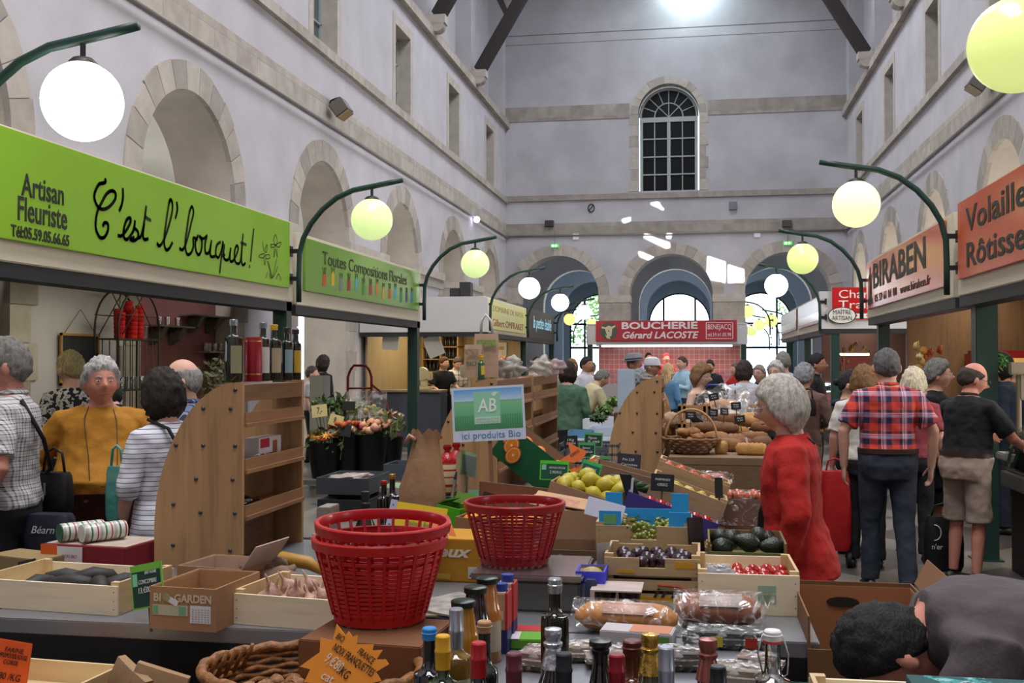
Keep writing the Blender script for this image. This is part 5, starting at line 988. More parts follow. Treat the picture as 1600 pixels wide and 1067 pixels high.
ymk=mat('#d9c98a',.6)
t=card('price_card','cream price card tilted left in the flowers','price card',499,640+2,9.0,.14,.11,ymk,roll=-8,stick=.2); ctext(t,[('7,-',0,0,.08,.35)],blk,.14,.11)
t=card('price_card','cream price card at the top of the flowers under the buds','price card',525,657,9.05,.13,.10,ymk,roll=14,stick=.2); ctext(t,[('9,-',0,0,.07,.35)],blk,.13,.1)
t=card('price_slate','small black slate on the lily buds','price slate',545,634,9.25,.12,.08,mat('#23221c',.6),stick=.2)
t=card('price_slate','dark slate leaning between the orange flowers and the roses','price slate',538,673,8.95,.12,.1,mat('#2a2d30',.6),stick=.2,roll=6)
p=W(572,632,9.35); mb=MB(); mb.loft([[V((p.x+r*math.cos(a)*1.1,9.35+r*math.sin(a)*.6,z)) for a in [2*PI*i/16 for i in range(16)]] for r,z in ((.05,.85),(.13,1.0),(.17,1.16),(.18,p.z+.12))],cap=False); tag(mb.build('cellophane_wrap',film(.4,12),smooth=True),'clear cellophane cone with a round pink sticker in the flower display','flower wrap')
# red hand truck
c=W(562,640,14.2); red=mat('#8a1f22',.4); t=T('hand_truck','red hand truck leaning by the stone pier','hand truck',(c.x,14.2,0),rz=20)
p=MB()
for x in (-.16,.16): p.tube([(x,0,.12),(x,0,1.4),(x*.8,0,1.5)],.018,8)
p.tube([(-.128,0,1.5),(-.08,0,1.56),(.08,0,1.56),(.128,0,1.5)],.018,8)
for z in (.3,.8,1.25): p.cyl((-.16,0,z),(.16,0,z),.013)
p.tube([(.16,0,1.3),(.35,.05,1.15),(.42,.06,.7),(.6,-.1,.55)],.016,8); p.build('truck_frame',red,t,smooth=True)
for x in (-.2,.2): p=MB(); p.M=TR(x,.05,.12)@RT(90,'Y'); p.lathe([(.06,-.02),(.12,-.025),(.12,.025),(.06,.02)],20); p.build('wheel',mat('#222222',.7),t,smooth=40)
p=MB(); p.box(-.2,.2,-.2,0,.0,.012); p.build('toe_plate',red,t)
c=W(498,600,13.5); mb=MB(); mb.box(c.x-.09,c.x+.09,13.4,13.7,0,W(498,587,13.5).z,bev=.01); tag(mb.build('chest_freezer',mat('#b9bcb8',.5),smooth=30),'pale chest freezer beside the stone pier','freezer')
# corner stall
pl=wood('#a8946c','Z',.6,3,.6,.25)
mb=MB(); mb.box(-6.24,-4.02,24.35,24.4,0,2.6); st(mb.build('wall_corner_stall',[pl]))
mb=MB(); mb.box(-6.22,-6.18,19.7,24.3,0,2.6); st(mb.build('wall_corner_stall_left',[pl]))
cx1=W(690,640,19.8).x
t=T('stall_counter','grey counter with wooden top closing the end of the corner stall','counter',((cx1-6.15)/2,19.95,0)); hw=(cx1+6.15)/2
p=MB(); p.box(-hw,hw,-.25,.3,0,1.03); p.build('counter_base',mat('#3f4148',.7,var=.1),t); p=MB(); p.box(-hw,hw,-.3,.35,1.031,1.07,bev=.005); p.build('counter_top',wood('#7e6a4a','X'),t)
t=T('stall_counter','grey counter along the aisle under the cream sign','counter',(-4.45,22.2,0)); p=MB(); p.box(-.12,.33,-2,2.1,0,.95); p.build('counter_base',mat('#4a4d55',.7,var=.1),t); p=MB(); p.box(-.15,.36,-2,2.1,.951,.99); p.build('counter_top',mat('#b9ad92',.5),t)
t=T('wall_shelving','light wooden shelving with rows of bottles in the corner stall','shelving',(-5.75,23.9,0))
p=MB()
for z in (1.1,1.38,1.66,1.94,2.2): p.box(-.42,.42,-.15,.35,z-.02,z)
for x in (-.42,0,.4): p.box(x-.01,x+.02,-.15,.35,0,2.4)
p.build('boards',wood('#b8935a','X'),t)
for k,z in enumerate((1.38,1.66,1.94)):
    for i in range(9):
        mb=MB(); mb.lathe([(.03,0),(.032,.13),(.012,.17),(.012,.22)],8); o=mb.build('bottle',mat('#17181a',.2),smooth=50); o.location=(-5.75-.36+i*.09,23.9,z+.001); tag(o,'small dark bottle on the lit shelving of the corner stall','bottle','bottles on the corner stall shelving')
c=W(662,595,20.0); t=T('meat_slicer','cream slicing machine on the corner counter','slicer',(c.x,20.0,1.071)); cr=mat('#c9b98a',.35)
p=MB(); p.box(-.14,.14,-.1,.15,0,.06,0,.01); p.box(-.06,.06,-.02,.1,.06,.2,0,.01); p.build('slicer_base',cr,t,smooth=30); p=MB(); p.M=TR(-.02,-.02,.3)@RT(90,'X'); p.lathe([(.02,.05),(.12,.03),(.13,-.02),(.02,-.04)],24); p.build('blade_guard',cr,t,smooth=40); p=MB(); p.box(.06,.16,-.05,.1,.18,.34,0,.02); p.build('motor',cr,t,smooth=30)
c=W(730,570,20.6); t=T('weighing_scale','grey shop scale with a display head behind the corner counter','scale',(c.x,20.7,.992)); p=MB(); p.box(-.2,.2,-.15,.15,0,.1,0,.01); p.build('scale_body',mat('#8e8c84',.4),t,smooth=30); p=MB(); p.box(-.02,.02,.08,.12,.1,.3); p.box(-.18,.18,.05,.15,.3,.55,0,.02); p.build('display_head',mat('#a8a59a',.4),t,smooth=30)
for px,py,Y,rl,lab in ((611,525,19.65,4,'grey paper bag hung at the corner stall opening, left of the post'),(676,536,19.65,-22,'white printed bag hanging aslant in the corner stall opening')):
    c=W(px,py,Y); t=T('hanging_bag',lab,'bag',mx=TR(c.x,Y,c.z)@RT(rl,'Y')); p=MB(); p.loft([[V((x,y,z)) for x,y in ((-w2_,-d_),(w2_,-d_),(w2_,d_),(-w2_,d_))] for w2_,d_,z in ((.15,.012,-.26),(.16,.02,-.1),(.15,.012,.14))]); p.build('bag_body',mat('#b9b4a8',.5,bump=.6,bs=12),t,smooth=30); p=MB(); p.tube([(-.08,0,.14),(0,0,.3),(.08,0,.14)],.006,5); p.build('handle',mat('#4a4a48',.6),t)
c=W(783,552,24.3); t=card('menu_poster','white poster with a yellow block on the plank wall','poster',783,548,24.3,.25,.38,mat('#d8d4c4',.5),tilt=0); p=MB(); p.box(-.07,.07,-.004,0,.02,.1); p.build('yellow_block',mat('#c89a3a',.5),t)
for k,(px,py,col,lab,g) in enumerate(((783,562,'#c87a30','orange on the tiered fruit stand by the poster','oranges on the tiered stand'),(787,575,'#6f6a8a','plum in the tiered fruit stand by the poster','plums on the tiered stand'),(788,588,'#8a9a4a','green fruit low in the tiered stand by the poster','green fruit on the tiered stand'))):
    c=W(px,py,23.2)
    for i in range(8): mb=MB(); mb.ball((0,0,0),.05,10); o=mb.build('fruit',mat(col,.45),smooth=True); o.location=(c.x-.28+.075*i,23.2-.03*(i%2),c.z+.02*(i%3)); tag(o,lab,'fruit',g)
    mb=MB(); mb.box(c.x-.36,c.x+.36,23.0,23.4,c.z-.1,c.z-.05); mb.box(c.x-.3,c.x+.3,23.05,23.35,.99 if k==2 else c.z-.12,c.z-.1); tag(mb.build('fruit_tray',mat('#6a5a48',.7)),['top tray of the tiered fruit stand','middle tray of the tiered fruit stand','bottom tray of the tiered fruit stand'][k],'tray')
for i,(px,w_,h_,y_,col,lab) in enumerate(((713,.22,.2,22,'#2a2a2e','dark loudspeaker on the roof of the corner stall'),(728,.22,.32,22,'#2e2d2c','tall black box on the roof of the corner stall'))):
    c=W(px,467,y_-1.5); mb=MB(); mb.box(c.x-w_/2,c.x+w_/2,y_-1.6,y_-1.35,2.82,2.82+h_,bev=.01); tag(mb.build('roof_box',mat(col,.6),smooth=30),lab,'box')
mb=MB(); mb.box(-6.2,-3.95,19.7,24.4,2.76,2.82); tag(mb.build('stall_roof',whiteb),'white roof panel of the corner stall carrying two dark boxes','roof panel')
# right row ------------------------------------------------------
steel=mat('#8f8d88',.35,.7); dkc=mat('#241c1a',.6,var=.15,vs=4); pink=mat('#d9a0a0',.5,em=.5)
def counter(name,lab,Y0,Y1,X0,X1,zt=1.16,base=dkc,glow=True):
    t=T(name,lab,'counter',(X0,(Y0+Y1)/2,0)); h=(Y1-Y0)/2; w_=X1-X0
    p=MB(); p.box(.08,w_,-h,h,0,.66); p.build('counter_base',base,t); p=MB(); p.box(0,w_,-h,h,.661,.78,0,.008); p.build('counter_rail',steel,t)
    p=MB(); p.box(.05,w_,-h,h,.781,.84); p.build('tray_deck',mat('#b9b2a6',.4),t)
    p=MB(); p.loft([[V((x,y,z)) for x,z in ((.02,.80),(.05,1.0),(.2,zt),(.23,zt),(.08,1.0),(.04,.80))] for y in (-h,h)]); p.build('curved_glass',glass((.97,.98,.97),.03,.35),t,smooth=30)
    p=MB(); p.cyl((.21,-h,zt+.01),(.21,h,zt+.01),.012); p.cyl((.03,-h,.80),(.03,h,.80),.01); p.cyl((.02,-h,.8),(.21,-h,zt+.01),.01); p.build('glass_rail',mat('#c8c4bc',.3,.6),t,smooth=True)
    if glow: p=MB(); p.box(.22,.28,-h,h,zt-.05,zt-.02); p.build('tube_lamp',mat('#ffc8d8',.5,em=2.2),t)
    return t
counter('display_counter','near refrigerated counter with curved glass at the right edge',5.9,9.0,2.32,3.15)
counter('display_counter','refrigerated poultry counter behind the person in black clothes',11.7,14.2,2.42,3.2)
counter('display_counter','meat counter with pink light under the oval plaque',19.5,24,2.42,3.1)
area('meat_glow',(2.75,20.6,1.2),(0,0,0),.4,2.0,10,(1,.62,.7)); area('meat_glow',(2.8,12.9,1.18),(0,0,0),.4,2.2,9,(1,.72,.75))
rm=random.Random(11)
for Y0,Y1,X0,n_,lab,g in ((6.1,8.9,2.45,8,'tray of pale food behind the near curved glass','food trays behind the near glass'),(11.8,14,2.55,7,'tray of poultry behind the second curved glass','poultry trays'),(19.7,22.5,2.55,10,'tray of pink meat in the counter under the oval plaque','meat trays')):
    for i in range(n_):
        y=Y0+(Y1-Y0)*(i+.5)/n_; t=T('food_tray',lab,'tray',(X0+.24,y,.841),group=g); p=MB(); p.box(-.17,.17,-.12,.12,0,.03,0,.005); p.build('tray',mat('#d8d4ca',.4),t); p=MB()
        for j in range(6): p.ball((rm.uniform(-.12,.12),rm.uniform(-.08,.08),.045),.035,8,jit=.5,seed=i*7+j,sc=(1.3,1,.7))
        p.build('contents',mat(['#c98a86','#b9544e','#c9a07a','#d0b890'][rm.randrange(4)],.5,var=.2,vs=20),t,smooth=True)
for i in range(4):
    y=7.2+i*.42; t=T('cheese_box','cream lidded tub on the shelf over the near counter','tub',(2.72,y,1.19),group='cream tubs over the near counter'); p=MB(); p.loft([[V((a*w_,b*w_,z)) for a,b in ((-.15,-.19),(.15,-.19),(.15,.19),(-.15,.19))] for w_,z in ((.9,0),(1,.11),(1.04,.11),(1.04,.125))]); p.build('tub_body',mat('#c9c2a0',.5),t)
mb=MB(); mb.box(2.5,3.05,6.9,8.9,1.172,1.188); tag(mb.build('glass_shelf',glass((.97,.98,.97),.03,.4)),'glass shelf over the near counter carrying the cream tubs','shelf')
c=W(1582,600,9.3); t=T('weighing_scale','counter scale with a pole and beige display at the right edge','scale',(c.x+.02,9.2,0)); p=MB(); p.cyl((0,0,.9),(0,0,1.6),.02); p.build('pole',mat('#9a9278',.4,.3),t,smooth=30); p=MB(); p.box(-.08,.05,-.06,.0,1.52,1.62,0,.01); p.box(.0,.13,-.03,.04,1.32,1.62,0,.01); p.build('display_head',mat('#a39b86',.5),t,smooth=30); p=MB(); p.box(-.15,.15,-.12,.12,.84,.9,0,.01); p.build('scale_body',mat('#8e8a80',.4),t)
mb=MB(); mb.box(4.36,4.42,9.9,14.3,0,2.6); st(mb.build('wall_right_stall',[wood('#7a6242','Z',.6,3,.6,.3)]))
mb=MB(); mb.box(2.6,4.3,14.32,14.38,0,2.55); st(mb.build('wall_right_stall_end',[wood('#7a6242','Z',.6,3,.6,.3)]))
t=T('rotisserie_oven','red framed rotisserie oven on the back of the poultry stall','oven',(3.79,13.9,0)); p=MB(); p.box(-.55,.55,-.3,.3,.7,1.75,0,.04); p.build('cabinet',mat('#8a1418',.35),t,smooth=30); p=MB(); p.box(-.45,.45,-.31,-.3,.85,1.5); p.build('glass_door',mat('#5a3a20',.1,em=.25),t)
p=MB(); p.box(-.45,.45,-.31,-.3,1.56,1.66); p.build('header_strip',mat('#c8a05a',.4,em=.4),t)
def garland(px,py,Y,n,cols,lab,name,cat,dz=.5,sp=.1):
    c=W(px,py,Y); t=T(name,lab,cat,(c.x,Y,c.z)); p=MB(); p.tube([(0,0,0),(.01,0,-dz)],.006,5); p.build('string',mat('#8a7a5a',.8),t)
    for i in range(n): p=MB(); p.ball((rm.uniform(-sp,sp)*.5,rm.uniform(-.04,.04),-dz*i/n-.04),.036,9,jit=.6,seed=i,sc=(.9,.9,1.2)); p.build('piece',mat(cols[i%len(cols)],.6,var=.2,vs=20),t,smooth=True)
garland(1434,534,11.6,10,['#cda860','#b98a3c','#d6c08a'],'string of golden dried garlic hanging in the poultry stall','garlic_string','garlic string',.55)
garland(1452,540,12,6,['#b0542a','#c87a3a'],'short string of reddish sausages hanging in the poultry stall','sausage_string','sausages',.1,.3)
garland(1318,538,19.7,9,['#6a3418','#7e4420','#8a5a30'],'dark cured hams hanging beside the post under the oval plaque','ham_bunch','hams',.5,.25)
garland(1337,534,20.4,6,['#8a6a30','#a8843e'],'string of gold-coloured sausages hanging behind the meat counter','sausage_string','sausages',.15,.3)
t=T('price_lamp','white lit strip and red price board behind the meat counter','lit board',(W(1334,550,21).x,21,0)); p=MB(); p.box(-.28,.28,0,.05,W(0,549,21).z if False else 1.72,1.76); p.build('lamp_strip',mat('#fff0e0',.5,em=3),t); p=MB(); p.box(-.28,.28,.02,.05,1.5,1.7); p.build('board',mat('#7a3c34',.5),t)
mb=MB(); mb.box(4.36,4.42,19.5,24,0,2.6); st(mb.build('wall_right_far_stall',[mat('#6a4a3c',.8)])); 
mb=MB(); mb.box(2.6,4.3,23.9,24,0,2.5); st(mb.build('wall_right_far_end',[mat('#4e3830',.8)]))
c=W(1545,562,9.7); t=T('flower_bouquet','white and orange flowers with leaves behind the black polo head','bouquet',(c.x,9.75,c.z)); 
for i,(x,z,col,s_) in enumerate(((-.05,.03,'#d8d2c4',.05),(.02,.045,'#e0641e',.045),(-.03,.0,'#e0d8cc',.04))): p=MB(); p.ball((x,0,z),s_,12,jit=.4,seed=i); p.build('blossom',mat(col,.6,var=.2,vs=30),t,smooth=True)
p=MB(); leafball(p,(.09,0,-.01),.08,22,.035); p.build('leaves',mat('#3c7a30',.5),t,fix=False); p=MB(); p.tube([(0,0,0),(.02,.02,-.3)],.01,6); p.build('stems',mat('#4a6a30',.6),t); p=MB(); p.lathe([(.04,-.5),(.055,-.25),(.05,-.25)],14,c=(.02,.02)); p.build('vase',mat('#8a8a84',.4),t)
# meat price lamp holder rail etc.
# ---------------------------------------------------------------- the produce display
TZ=.78
def topat(px,py,z): d=ray(px,py); t=(z-CZ)/d[2]; return V((d[0]*t,d[1]*t,z))
def PL(px,py,Y,h=0,yaw=0,roll=0,pitch=0):
    p=W(px,py,Y); return TR(p.x,Y,p.z)@RT(yaw,'Z')@RT(roll,'Y')@RT(pitch,'X')@TR(0,0,-h)
def ON(px,py,z,h=0,yaw=0): p=topat(px,py,z+h); return TR(p.x,p.y,z)@RT(yaw,'Z')   # stands on height z, top front at the pixel
kraft='#a8825c'; pine=wood('#dcc498','X',1,0,.6,.18); pineL=wood('#ecdcbc','X',1,0,.6,.14); oldw=wood('#b59a70','X',1,0,.6,.22)
def table(lab,x0,x1,y0,y1,z,m,name='display_table',cloth=False,th=.05):
    t=T(name,lab,'table',((x0+x1)/2,(y0+y1)/2,0)); w_=(x1-x0)/2; d=(y1-y0)/2; p=MB(); p.box(-w_,w_,-d,d,z-th,z,0,.004); p.build('table_top',m,t,smooth=30)
    if cloth: p=MB(); p.box(-w_,w_,-d,d,.02,z-th-.001); p.build('cloth_skirt',cloth,t)  # cloth, except under the steel tables: dark sheet as painted shade
    else:
        for x in(-w_+.04,w_-.04):
            for y in(-d+.04,d-.04): p=MB(); p.box(x-.02,x+.02,y-.02,y+.02,0,z-th-.001); p.build('leg',mat('#5b5b5e',.4,.5),t)
    return t
undershade=mat('#141215',.9); stl=mat('#8e8f93',.35,.6,var=.1,vs=4)  # first material: near-black sheet standing in for the shade under the steel tables
table('steel table under the near crates on the left, its bright edge showing',-2.38,-.72,3.28,4.95,TZ,stl,cloth=undershade)
table('steel table carrying the front bottles and loaves',-.70,.21,1.75,3.40,TZ,stl,cloth=undershade)
table('steel table carrying the weighing scale and the fruit crates',-.70,.36,3.41,4.95,TZ,stl,cloth=undershade)
table('lower front table under the walnut basket',-2.3,-.75,2.2,3.2,.62,mat('#5e4a3a',.7),th=.03)
table('table behind the display holding grey crates and the second shelf unit',-2.2,.04,5.0,7.1,TZ,mat('#6a625a',.6))
table('rear table under the wooden end panel and the mesh crates',-2.2,-.22,7.14,9.6,TZ,mat('#6a625a',.6))
bw=wood('#6b4f35','Z',1)
table('bread table with a brown cloth hanging down its front',-.2,.46,7.2,9.3,1.0,mat('#7a6148',.85,var=.1,vs=20,bump=.3,bs=90),cloth=mat('#6f563e',.9,var=.1,vs=20,bump=.3,bs=90))
def crate(lab,mx,w_,d,h,m=pine,th=.009,slats=1,notch=0,name='wooden_crate',cat='crate',group=None,end=None,post=.022):
    t=T(name,lab,cat,mx=mx,group=group)
    p=MB(); p.box(-w_/2,w_/2,th,d-th,0,th); p.build('crate_base',m,t)
    for nm,y0,y1 in (('front_panel',0,th),('back_panel',d-th,d)):
        p=MB(); g=.012 if slats>1 else 0; hh=(h-g*(slats-1))/slats
        for i in range(slats):
            z0=th*.0+i*(hh+g); 
            if notch and i==slats-1: p.box(-w_/2,-notch,y0,y1,z0,z0+hh); p.box(notch,w_/2,y0,y1,z0,z0+hh); p.box(-notch,notch,y0,y1,z0,z0+hh*.45)
            else: p.box(-w_/2,w_/2,y0,y1,z0,z0+hh)
        if nm=='front_panel':
            for x in (-w_/2+.014,w_/2-.014):
                for z in (h*.2,h*.5,h*.8): p.cyl((x,-.001,z),(x,.002,z),.002,n=6,k=1)
        p.build(nm,[m,mat('#4a443c',.5)],t)
    e_=wood('#cdb183','Y',1,0,.6,.2) if end is None else end
    for x0 in (-w_/2,w_/2-th): p=MB(); p.box(x0,x0+th,th+.0005,d-th-.0005,0,h+.012); p.build('end_panel',e_,t)
    for x0 in (-w_/2+th,w_/2-th-post):
        for y0 in (th,d-th-post): p=MB(); p.box(x0,x0+post,y0,y0+post,th,h+.012); p.build('corner_post',e_,t)
    return t
def carton(lab,mx,w_,d,h,col=kraft,name='cardboard_box',flaps=(),inner=None,cat='box',solid=False,cut=0):
    t=T(name,lab,cat,mx=mx); m=mat(col,.8,var=.07,vs=6,bump=.12,bs=30) if isinstance(col,str) else col; im=mat(inner or kraft,.85,var=.08,vs=6); th=.005
    p=MB()
    if solid: p.box(-w_/2,w_/2,0,d,0,h,0,.003)
    else:
        p.box(-w_/2,w_/2,0,th,0,h*(1-cut)); p.box(-w_/2,w_/2,d-th,d,0,h); p.box(-w_/2,-w_/2+th,th,d-th,0,h); p.box(w_/2-th,w_/2,th,d-th,0,h); p.box(-w_/2+th,w_/2-th,th,d-th,0,th)
        p.box(-w_/2+th,w_/2-th,d-th-.002,d-th,th,h*.98,1); p.box(w_/2-th-.002,w_/2-th,th,d-th-.002,th,h*.98,1); p.box(-w_/2+th,-w_/2+th+.002,th,d-th-.002,th,h*.98,1)
    p.build('box_body',[m,im],t)
    for side,ang in flaps:
        p=MB(); L_=d*.42
        if side=='f': p.M=TR(0,0,h*(1-cut))@RT(ang,'X'); p.box(-w_/2,w_/2,-.004,0,0,L_)
        if side=='b': p.M=TR(0,d,h)@RT(-ang,'X'); p.box(-w_/2,w_/2,0,.004,0,L_)
        if side=='l': p.M=TR(-w_/2,0,h)@RT(-ang,'Y'); p.box(-.004,0,.004,d-.004,0,L_)
        if side=='r': p.M=TR(w_/2,0,h)@RT(ang,'Y'); p.box(0,.004,.004,d-.004,0,L_)
        p.build('flap',im,t)
    return t
def front(t,kind,m,x0,x1,z0,z1,name='label',y=-.0015):
    p=MB(); p.box(x0,x1,y,-.0002,z0,z1); return p.build(name,m,t)
def ftext(t,s_,x,z,sz,m,fit=None,name='lettering',**k): return text(s_,sz,TR(x,-.0022,z)@RT(90,'X'),m,t,name=name,fit=fit,ext=.0004,**k)
proto={}
def scatter(key,make,mx,pts,name,lab,cat,grp,m,rot=True,rnd=random.Random(3)):
    if key not in proto: mb=MB(); make(mb); proto[key]=mb
    me=None
    for p_ in pts:
        if me is None: o=proto[key].build(name,m,smooth=True); me=o
        else: o=me.copy(); COL.objects.link(o)
        r_=M.Rotation(rnd.uniform(0,6.3),4,'Z')@M.Rotation(rnd.uniform(-.6,.6) if rot else 0,4,'X')
        o.matrix_world=mx@M.Translation(p_)@r_; tag(o,lab,cat,grp)
def pile(w_,d,z,r,n,rnd,layers=2,y0=0):
    """non-overlapping positions of n balls in a box"""
    out=[]; tries=0; 
    while len(out)<n and tries<6000:
        tries+=1; l=0 if len(out)<n*.62 else 1; p_=V((rnd.uniform(-w_/2+r,w_/2-r),y0+rnd.uniform(r,d-r),z+r+l*r*1.45))
        if all((p_-q).length>r*1.86 for q in out): out.append(p_)
    return out
RD=random.Random(21)
ballf=lambda r,jit=.05,sc=(1,1,1),n=14: (lambda mb: mb.ball((0,0,0),r,n,jit=jit,sc=sc))
# ---- wooden gondola shelf units
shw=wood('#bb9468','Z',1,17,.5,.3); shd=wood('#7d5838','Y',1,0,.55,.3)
def gondola(lab,xf,Y0,L_,z0,zt,dep=.38,rows=4,panel_only=False):
    """shelves face +X; the curved end panel faces the camera"""
    t=T('shelf_unit',lab,'shelf unit',(xf,Y0,z0)); H=zt-z0
    def prof(): return [(-dep,0),(-dep,H*.24)]+[(-dep+dep*.93*(1-math.cos(PI/2*i/10))**.9,H*.24+H*.76*math.sin(PI/2*i/10)) for i in range(1,11)]+[(0,H),(0,0)]
    for y in (0,L_): p=MB(); p.prism(prof(),y-.012,y+.012,0,'XZ'); p.build('end_panel',shw,t)
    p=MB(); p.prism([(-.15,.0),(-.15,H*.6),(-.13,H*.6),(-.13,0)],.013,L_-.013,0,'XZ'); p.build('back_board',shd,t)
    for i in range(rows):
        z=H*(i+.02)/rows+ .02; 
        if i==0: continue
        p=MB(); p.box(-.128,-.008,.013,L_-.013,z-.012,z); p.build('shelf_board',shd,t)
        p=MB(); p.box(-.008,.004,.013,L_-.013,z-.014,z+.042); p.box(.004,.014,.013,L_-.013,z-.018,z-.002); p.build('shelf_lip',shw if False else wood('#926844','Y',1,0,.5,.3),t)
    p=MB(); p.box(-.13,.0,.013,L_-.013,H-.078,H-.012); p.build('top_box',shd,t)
    for (x,z) in ((-.03,.96),(-.05,.86),(-.17,.86),(-.03,.66),(-.17,.66),(-.29,.66),(-.04,.48),(-.2,.48),(-.03,.3),(-.18,.3),(-.3,.34),(-.05,.1),(-.3,.12)):
        if x>-dep: p=MB(); p.M=TR(x,-.0125,z*H)@RT(90,'X'); p.lathe([(.0085,0),(.008,.004),(.0001,.006)],10); p.build('bolt',mat('#4a4c50',.3,.9),t,smooth=True)
    return t
SX=W(380,700,4.2).x; S1Z=1.546
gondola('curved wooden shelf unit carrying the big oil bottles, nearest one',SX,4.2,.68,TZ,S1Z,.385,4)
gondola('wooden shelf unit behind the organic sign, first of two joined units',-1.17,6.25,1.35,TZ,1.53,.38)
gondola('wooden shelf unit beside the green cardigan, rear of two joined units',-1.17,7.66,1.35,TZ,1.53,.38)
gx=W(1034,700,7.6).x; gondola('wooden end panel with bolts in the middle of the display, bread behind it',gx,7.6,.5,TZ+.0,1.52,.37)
# ---- bottles
def bottle(px,py,z,h,r,kind,body,capc,lab,capm=None,labc=None,name='bottle',cat='bottle',nr=.0135,label2=None,content=None,Y=None,caplen=None):
    p0=topat(px,py,z+h) if Y is None else W(px,py,Y)
    if Y is not None: p0.z=z+h
    t=T(name,lab,cat,(p0.x,p0.y,z))
    sh={'wine':(.62,.72),'champ':(.50,.80),'oil':(.66,.74),'juice':(.60,.84),'square':(.68,.76),'jar':(.80,.88)}[kind]; a,b=sh
    if kind=='jar': nr=r*.82
    if kind=='juice': nr=.027
    prof=[(r*.93,0),(r,.006),(r,h*a),(r*.93,h*(a+.04)),(nr+(r-nr)*.35,h*(a+(b-a)*.6)),(nr*1.1,h*b),(nr,h*(b+.04)),(nr,h*.97),(.001,h*.975)]
    p=MB(); nn=4 if False else 20; p.lathe(prof,nn,0); bm=mat(body,.08,coat=.5,spec=.7) if isinstance(body,str) else body; p.build('bottle_glass',bm,t,smooth=50)
    cl=caplen or {'wine':.24,'champ':.28,'oil':.12,'juice':.07,'square':.10,'jar':.10}[kind]; ro=nr+.0022
    cmm=capm or mat(capc,.35,.2,bump=.1,bs=80); p=MB(); pr=[(ro,h*(1-cl)),(ro*1.02,h*(1-cl*.55)),(ro*1.1,h*(1-cl*.5)),(ro*1.1,h*(1-cl*.44)),(ro,h*(1-cl*.4)),(ro,h*.99),(ro*.85,h),(.001,h)]
    if kind in('juice','jar','square') : pr=[(ro*1.08,h*(1-cl)),(ro*1.12,h*.99),(ro,h),(.001,h)]
    if kind=='champ' and cl<.2: pr=[(ro,h*(1-cl)),(ro*1.1,h*(1-cl*.7)),(ro*.95,h*(1-cl*.6)),(ro*1.35,h*(1-cl*.4)),(ro*1.3,h*.99),(.001,h)]
    elif kind=='champ': pr=[(ro*1.6,h*(1-cl)),(ro*1.05,h*(1-cl*.5)),(ro*1.25,h*(1-cl*.45)),(ro*1.3,h*(1-cl*.38)),(ro*.95,h*(1-cl*.34)),(ro*1.2,h*.95),(ro*1.15,h*.99),(.001,h)]
    p.lathe(pr,20); p.build('cap',cmm,t,smooth=35)
    if labc:
        p=MB(); z0_,z1_=h*.14,h*(a-.1); ag=[-PI*.46+PI*.44*i/10 for i in range(11)]; p.add([((r+.0008)*math.cos(q),(r+.0008)*math.sin(q),z) for z in (z0_,z1_) for q in ag],[(i,i+1,i+12,i+11) for i in range(10)]); p.build('label',mat(labc,.6),t,smooth=True)
    return t
clear=glass((.92,.95,.93),.04,.7); foil=mat('#c9ccd2',.28,.85,bump=.6,bs=60); gold=mat('#c9a24a',.25,.85,bump=.4,bs=70); silver=mat('#b9bcc2',.25,.8)
B_=bottle
B_(671,980,TZ,.285,.036,'wine','#14171a','#3a8fd0','dark bottle with a bright blue screw cap, leftmost of the front bottles',mat('#2f86cc',.35),cat='bottle',caplen=.09)
B_(692,992,TZ,.29,.037,'wine','#16280e','#d9a018','green wine bottle with a yellow capsule beside the blue cap',mat('#cf9a14',.45))
B_(713,950,TZ,.31,.036,'wine','#7a5a20','#b9bcc2','amber bottle with a long silver capsule and green label',silver,'#a9b88a',caplen=.34)
B_(748,1003,TZ,.29,.038,'wine','#101512','#b31a22','wine bottle with a bright red capsule',mat('#a8141c',.4))
B_(757,970,TZ,.30,.03,'wine','#1c2420','#c9b59a','slim bottle with a cork top behind the red capsule',mat('#a9805a',.6),caplen=.08)
B_(803,1020,TZ,.29,.037,'wine','#140f10','#5a1a22','wine bottle with a dark red capsule',mat('#5c1c26',.4))
B_(867,903,TZ,.31,.036,'oil','#15160a','#c9ccd2','tall dark olive oil bottle with a silver screw cap, in front of the scale',silver,nr=.0155)
B_(864,980,TZ,.30,.042,'champ','#15181a','#c9ccd2','sparkling bottle with crumpled silver foil top',foil)
B_(881,1020,TZ,.29,.037,'wine','#101010','#1c1e22','wine bottle with a matt black capsule',mat('#1b1d21',.6))
B_(938,998,TZ,.30,.04,'champ','#0d0d0c','#1a1714','cider bottle with black wired cork stopper',mat('#1a1613',.3),nr=.015,caplen=.1)
B_(964,1022,TZ,.29,.037,'wine','#140d0d','#8a141c','wine bottle with a deep red capsule, right of the wired cork',mat('#861420',.3,.3))
B_(988,1000,TZ,.27,.036,'oil',mat('#5a2c0c',.06,coat=.5),'#5a1c14','clear flask of amber spirit with a dark red stopper',mat('#5a1c14',.4),nr=.018)
B_(1016,988,TZ,.30,.042,'champ','#4a4420','#c9a24a','sparkling bottle with gold foil',gold)
B_(1041,1010,TZ,.29,.037,'wine','#3a3c40','#b9bcc8','wine bottle with a plain pale silver capsule',mat('#aeb2c0',.3,.7),caplen=.34)
B_(1106,996,TZ,.30,.04,'champ','#3a2018','#a8604e','rosé sparkling bottle with copper pink foil',mat('#96564a',.3,.6))
B_(1122,1040,TZ,.285,.037,'wine','#0d0d0d','#15171a','wine bottle with black capsule and a fine gold band',mat('#15171c',.3))
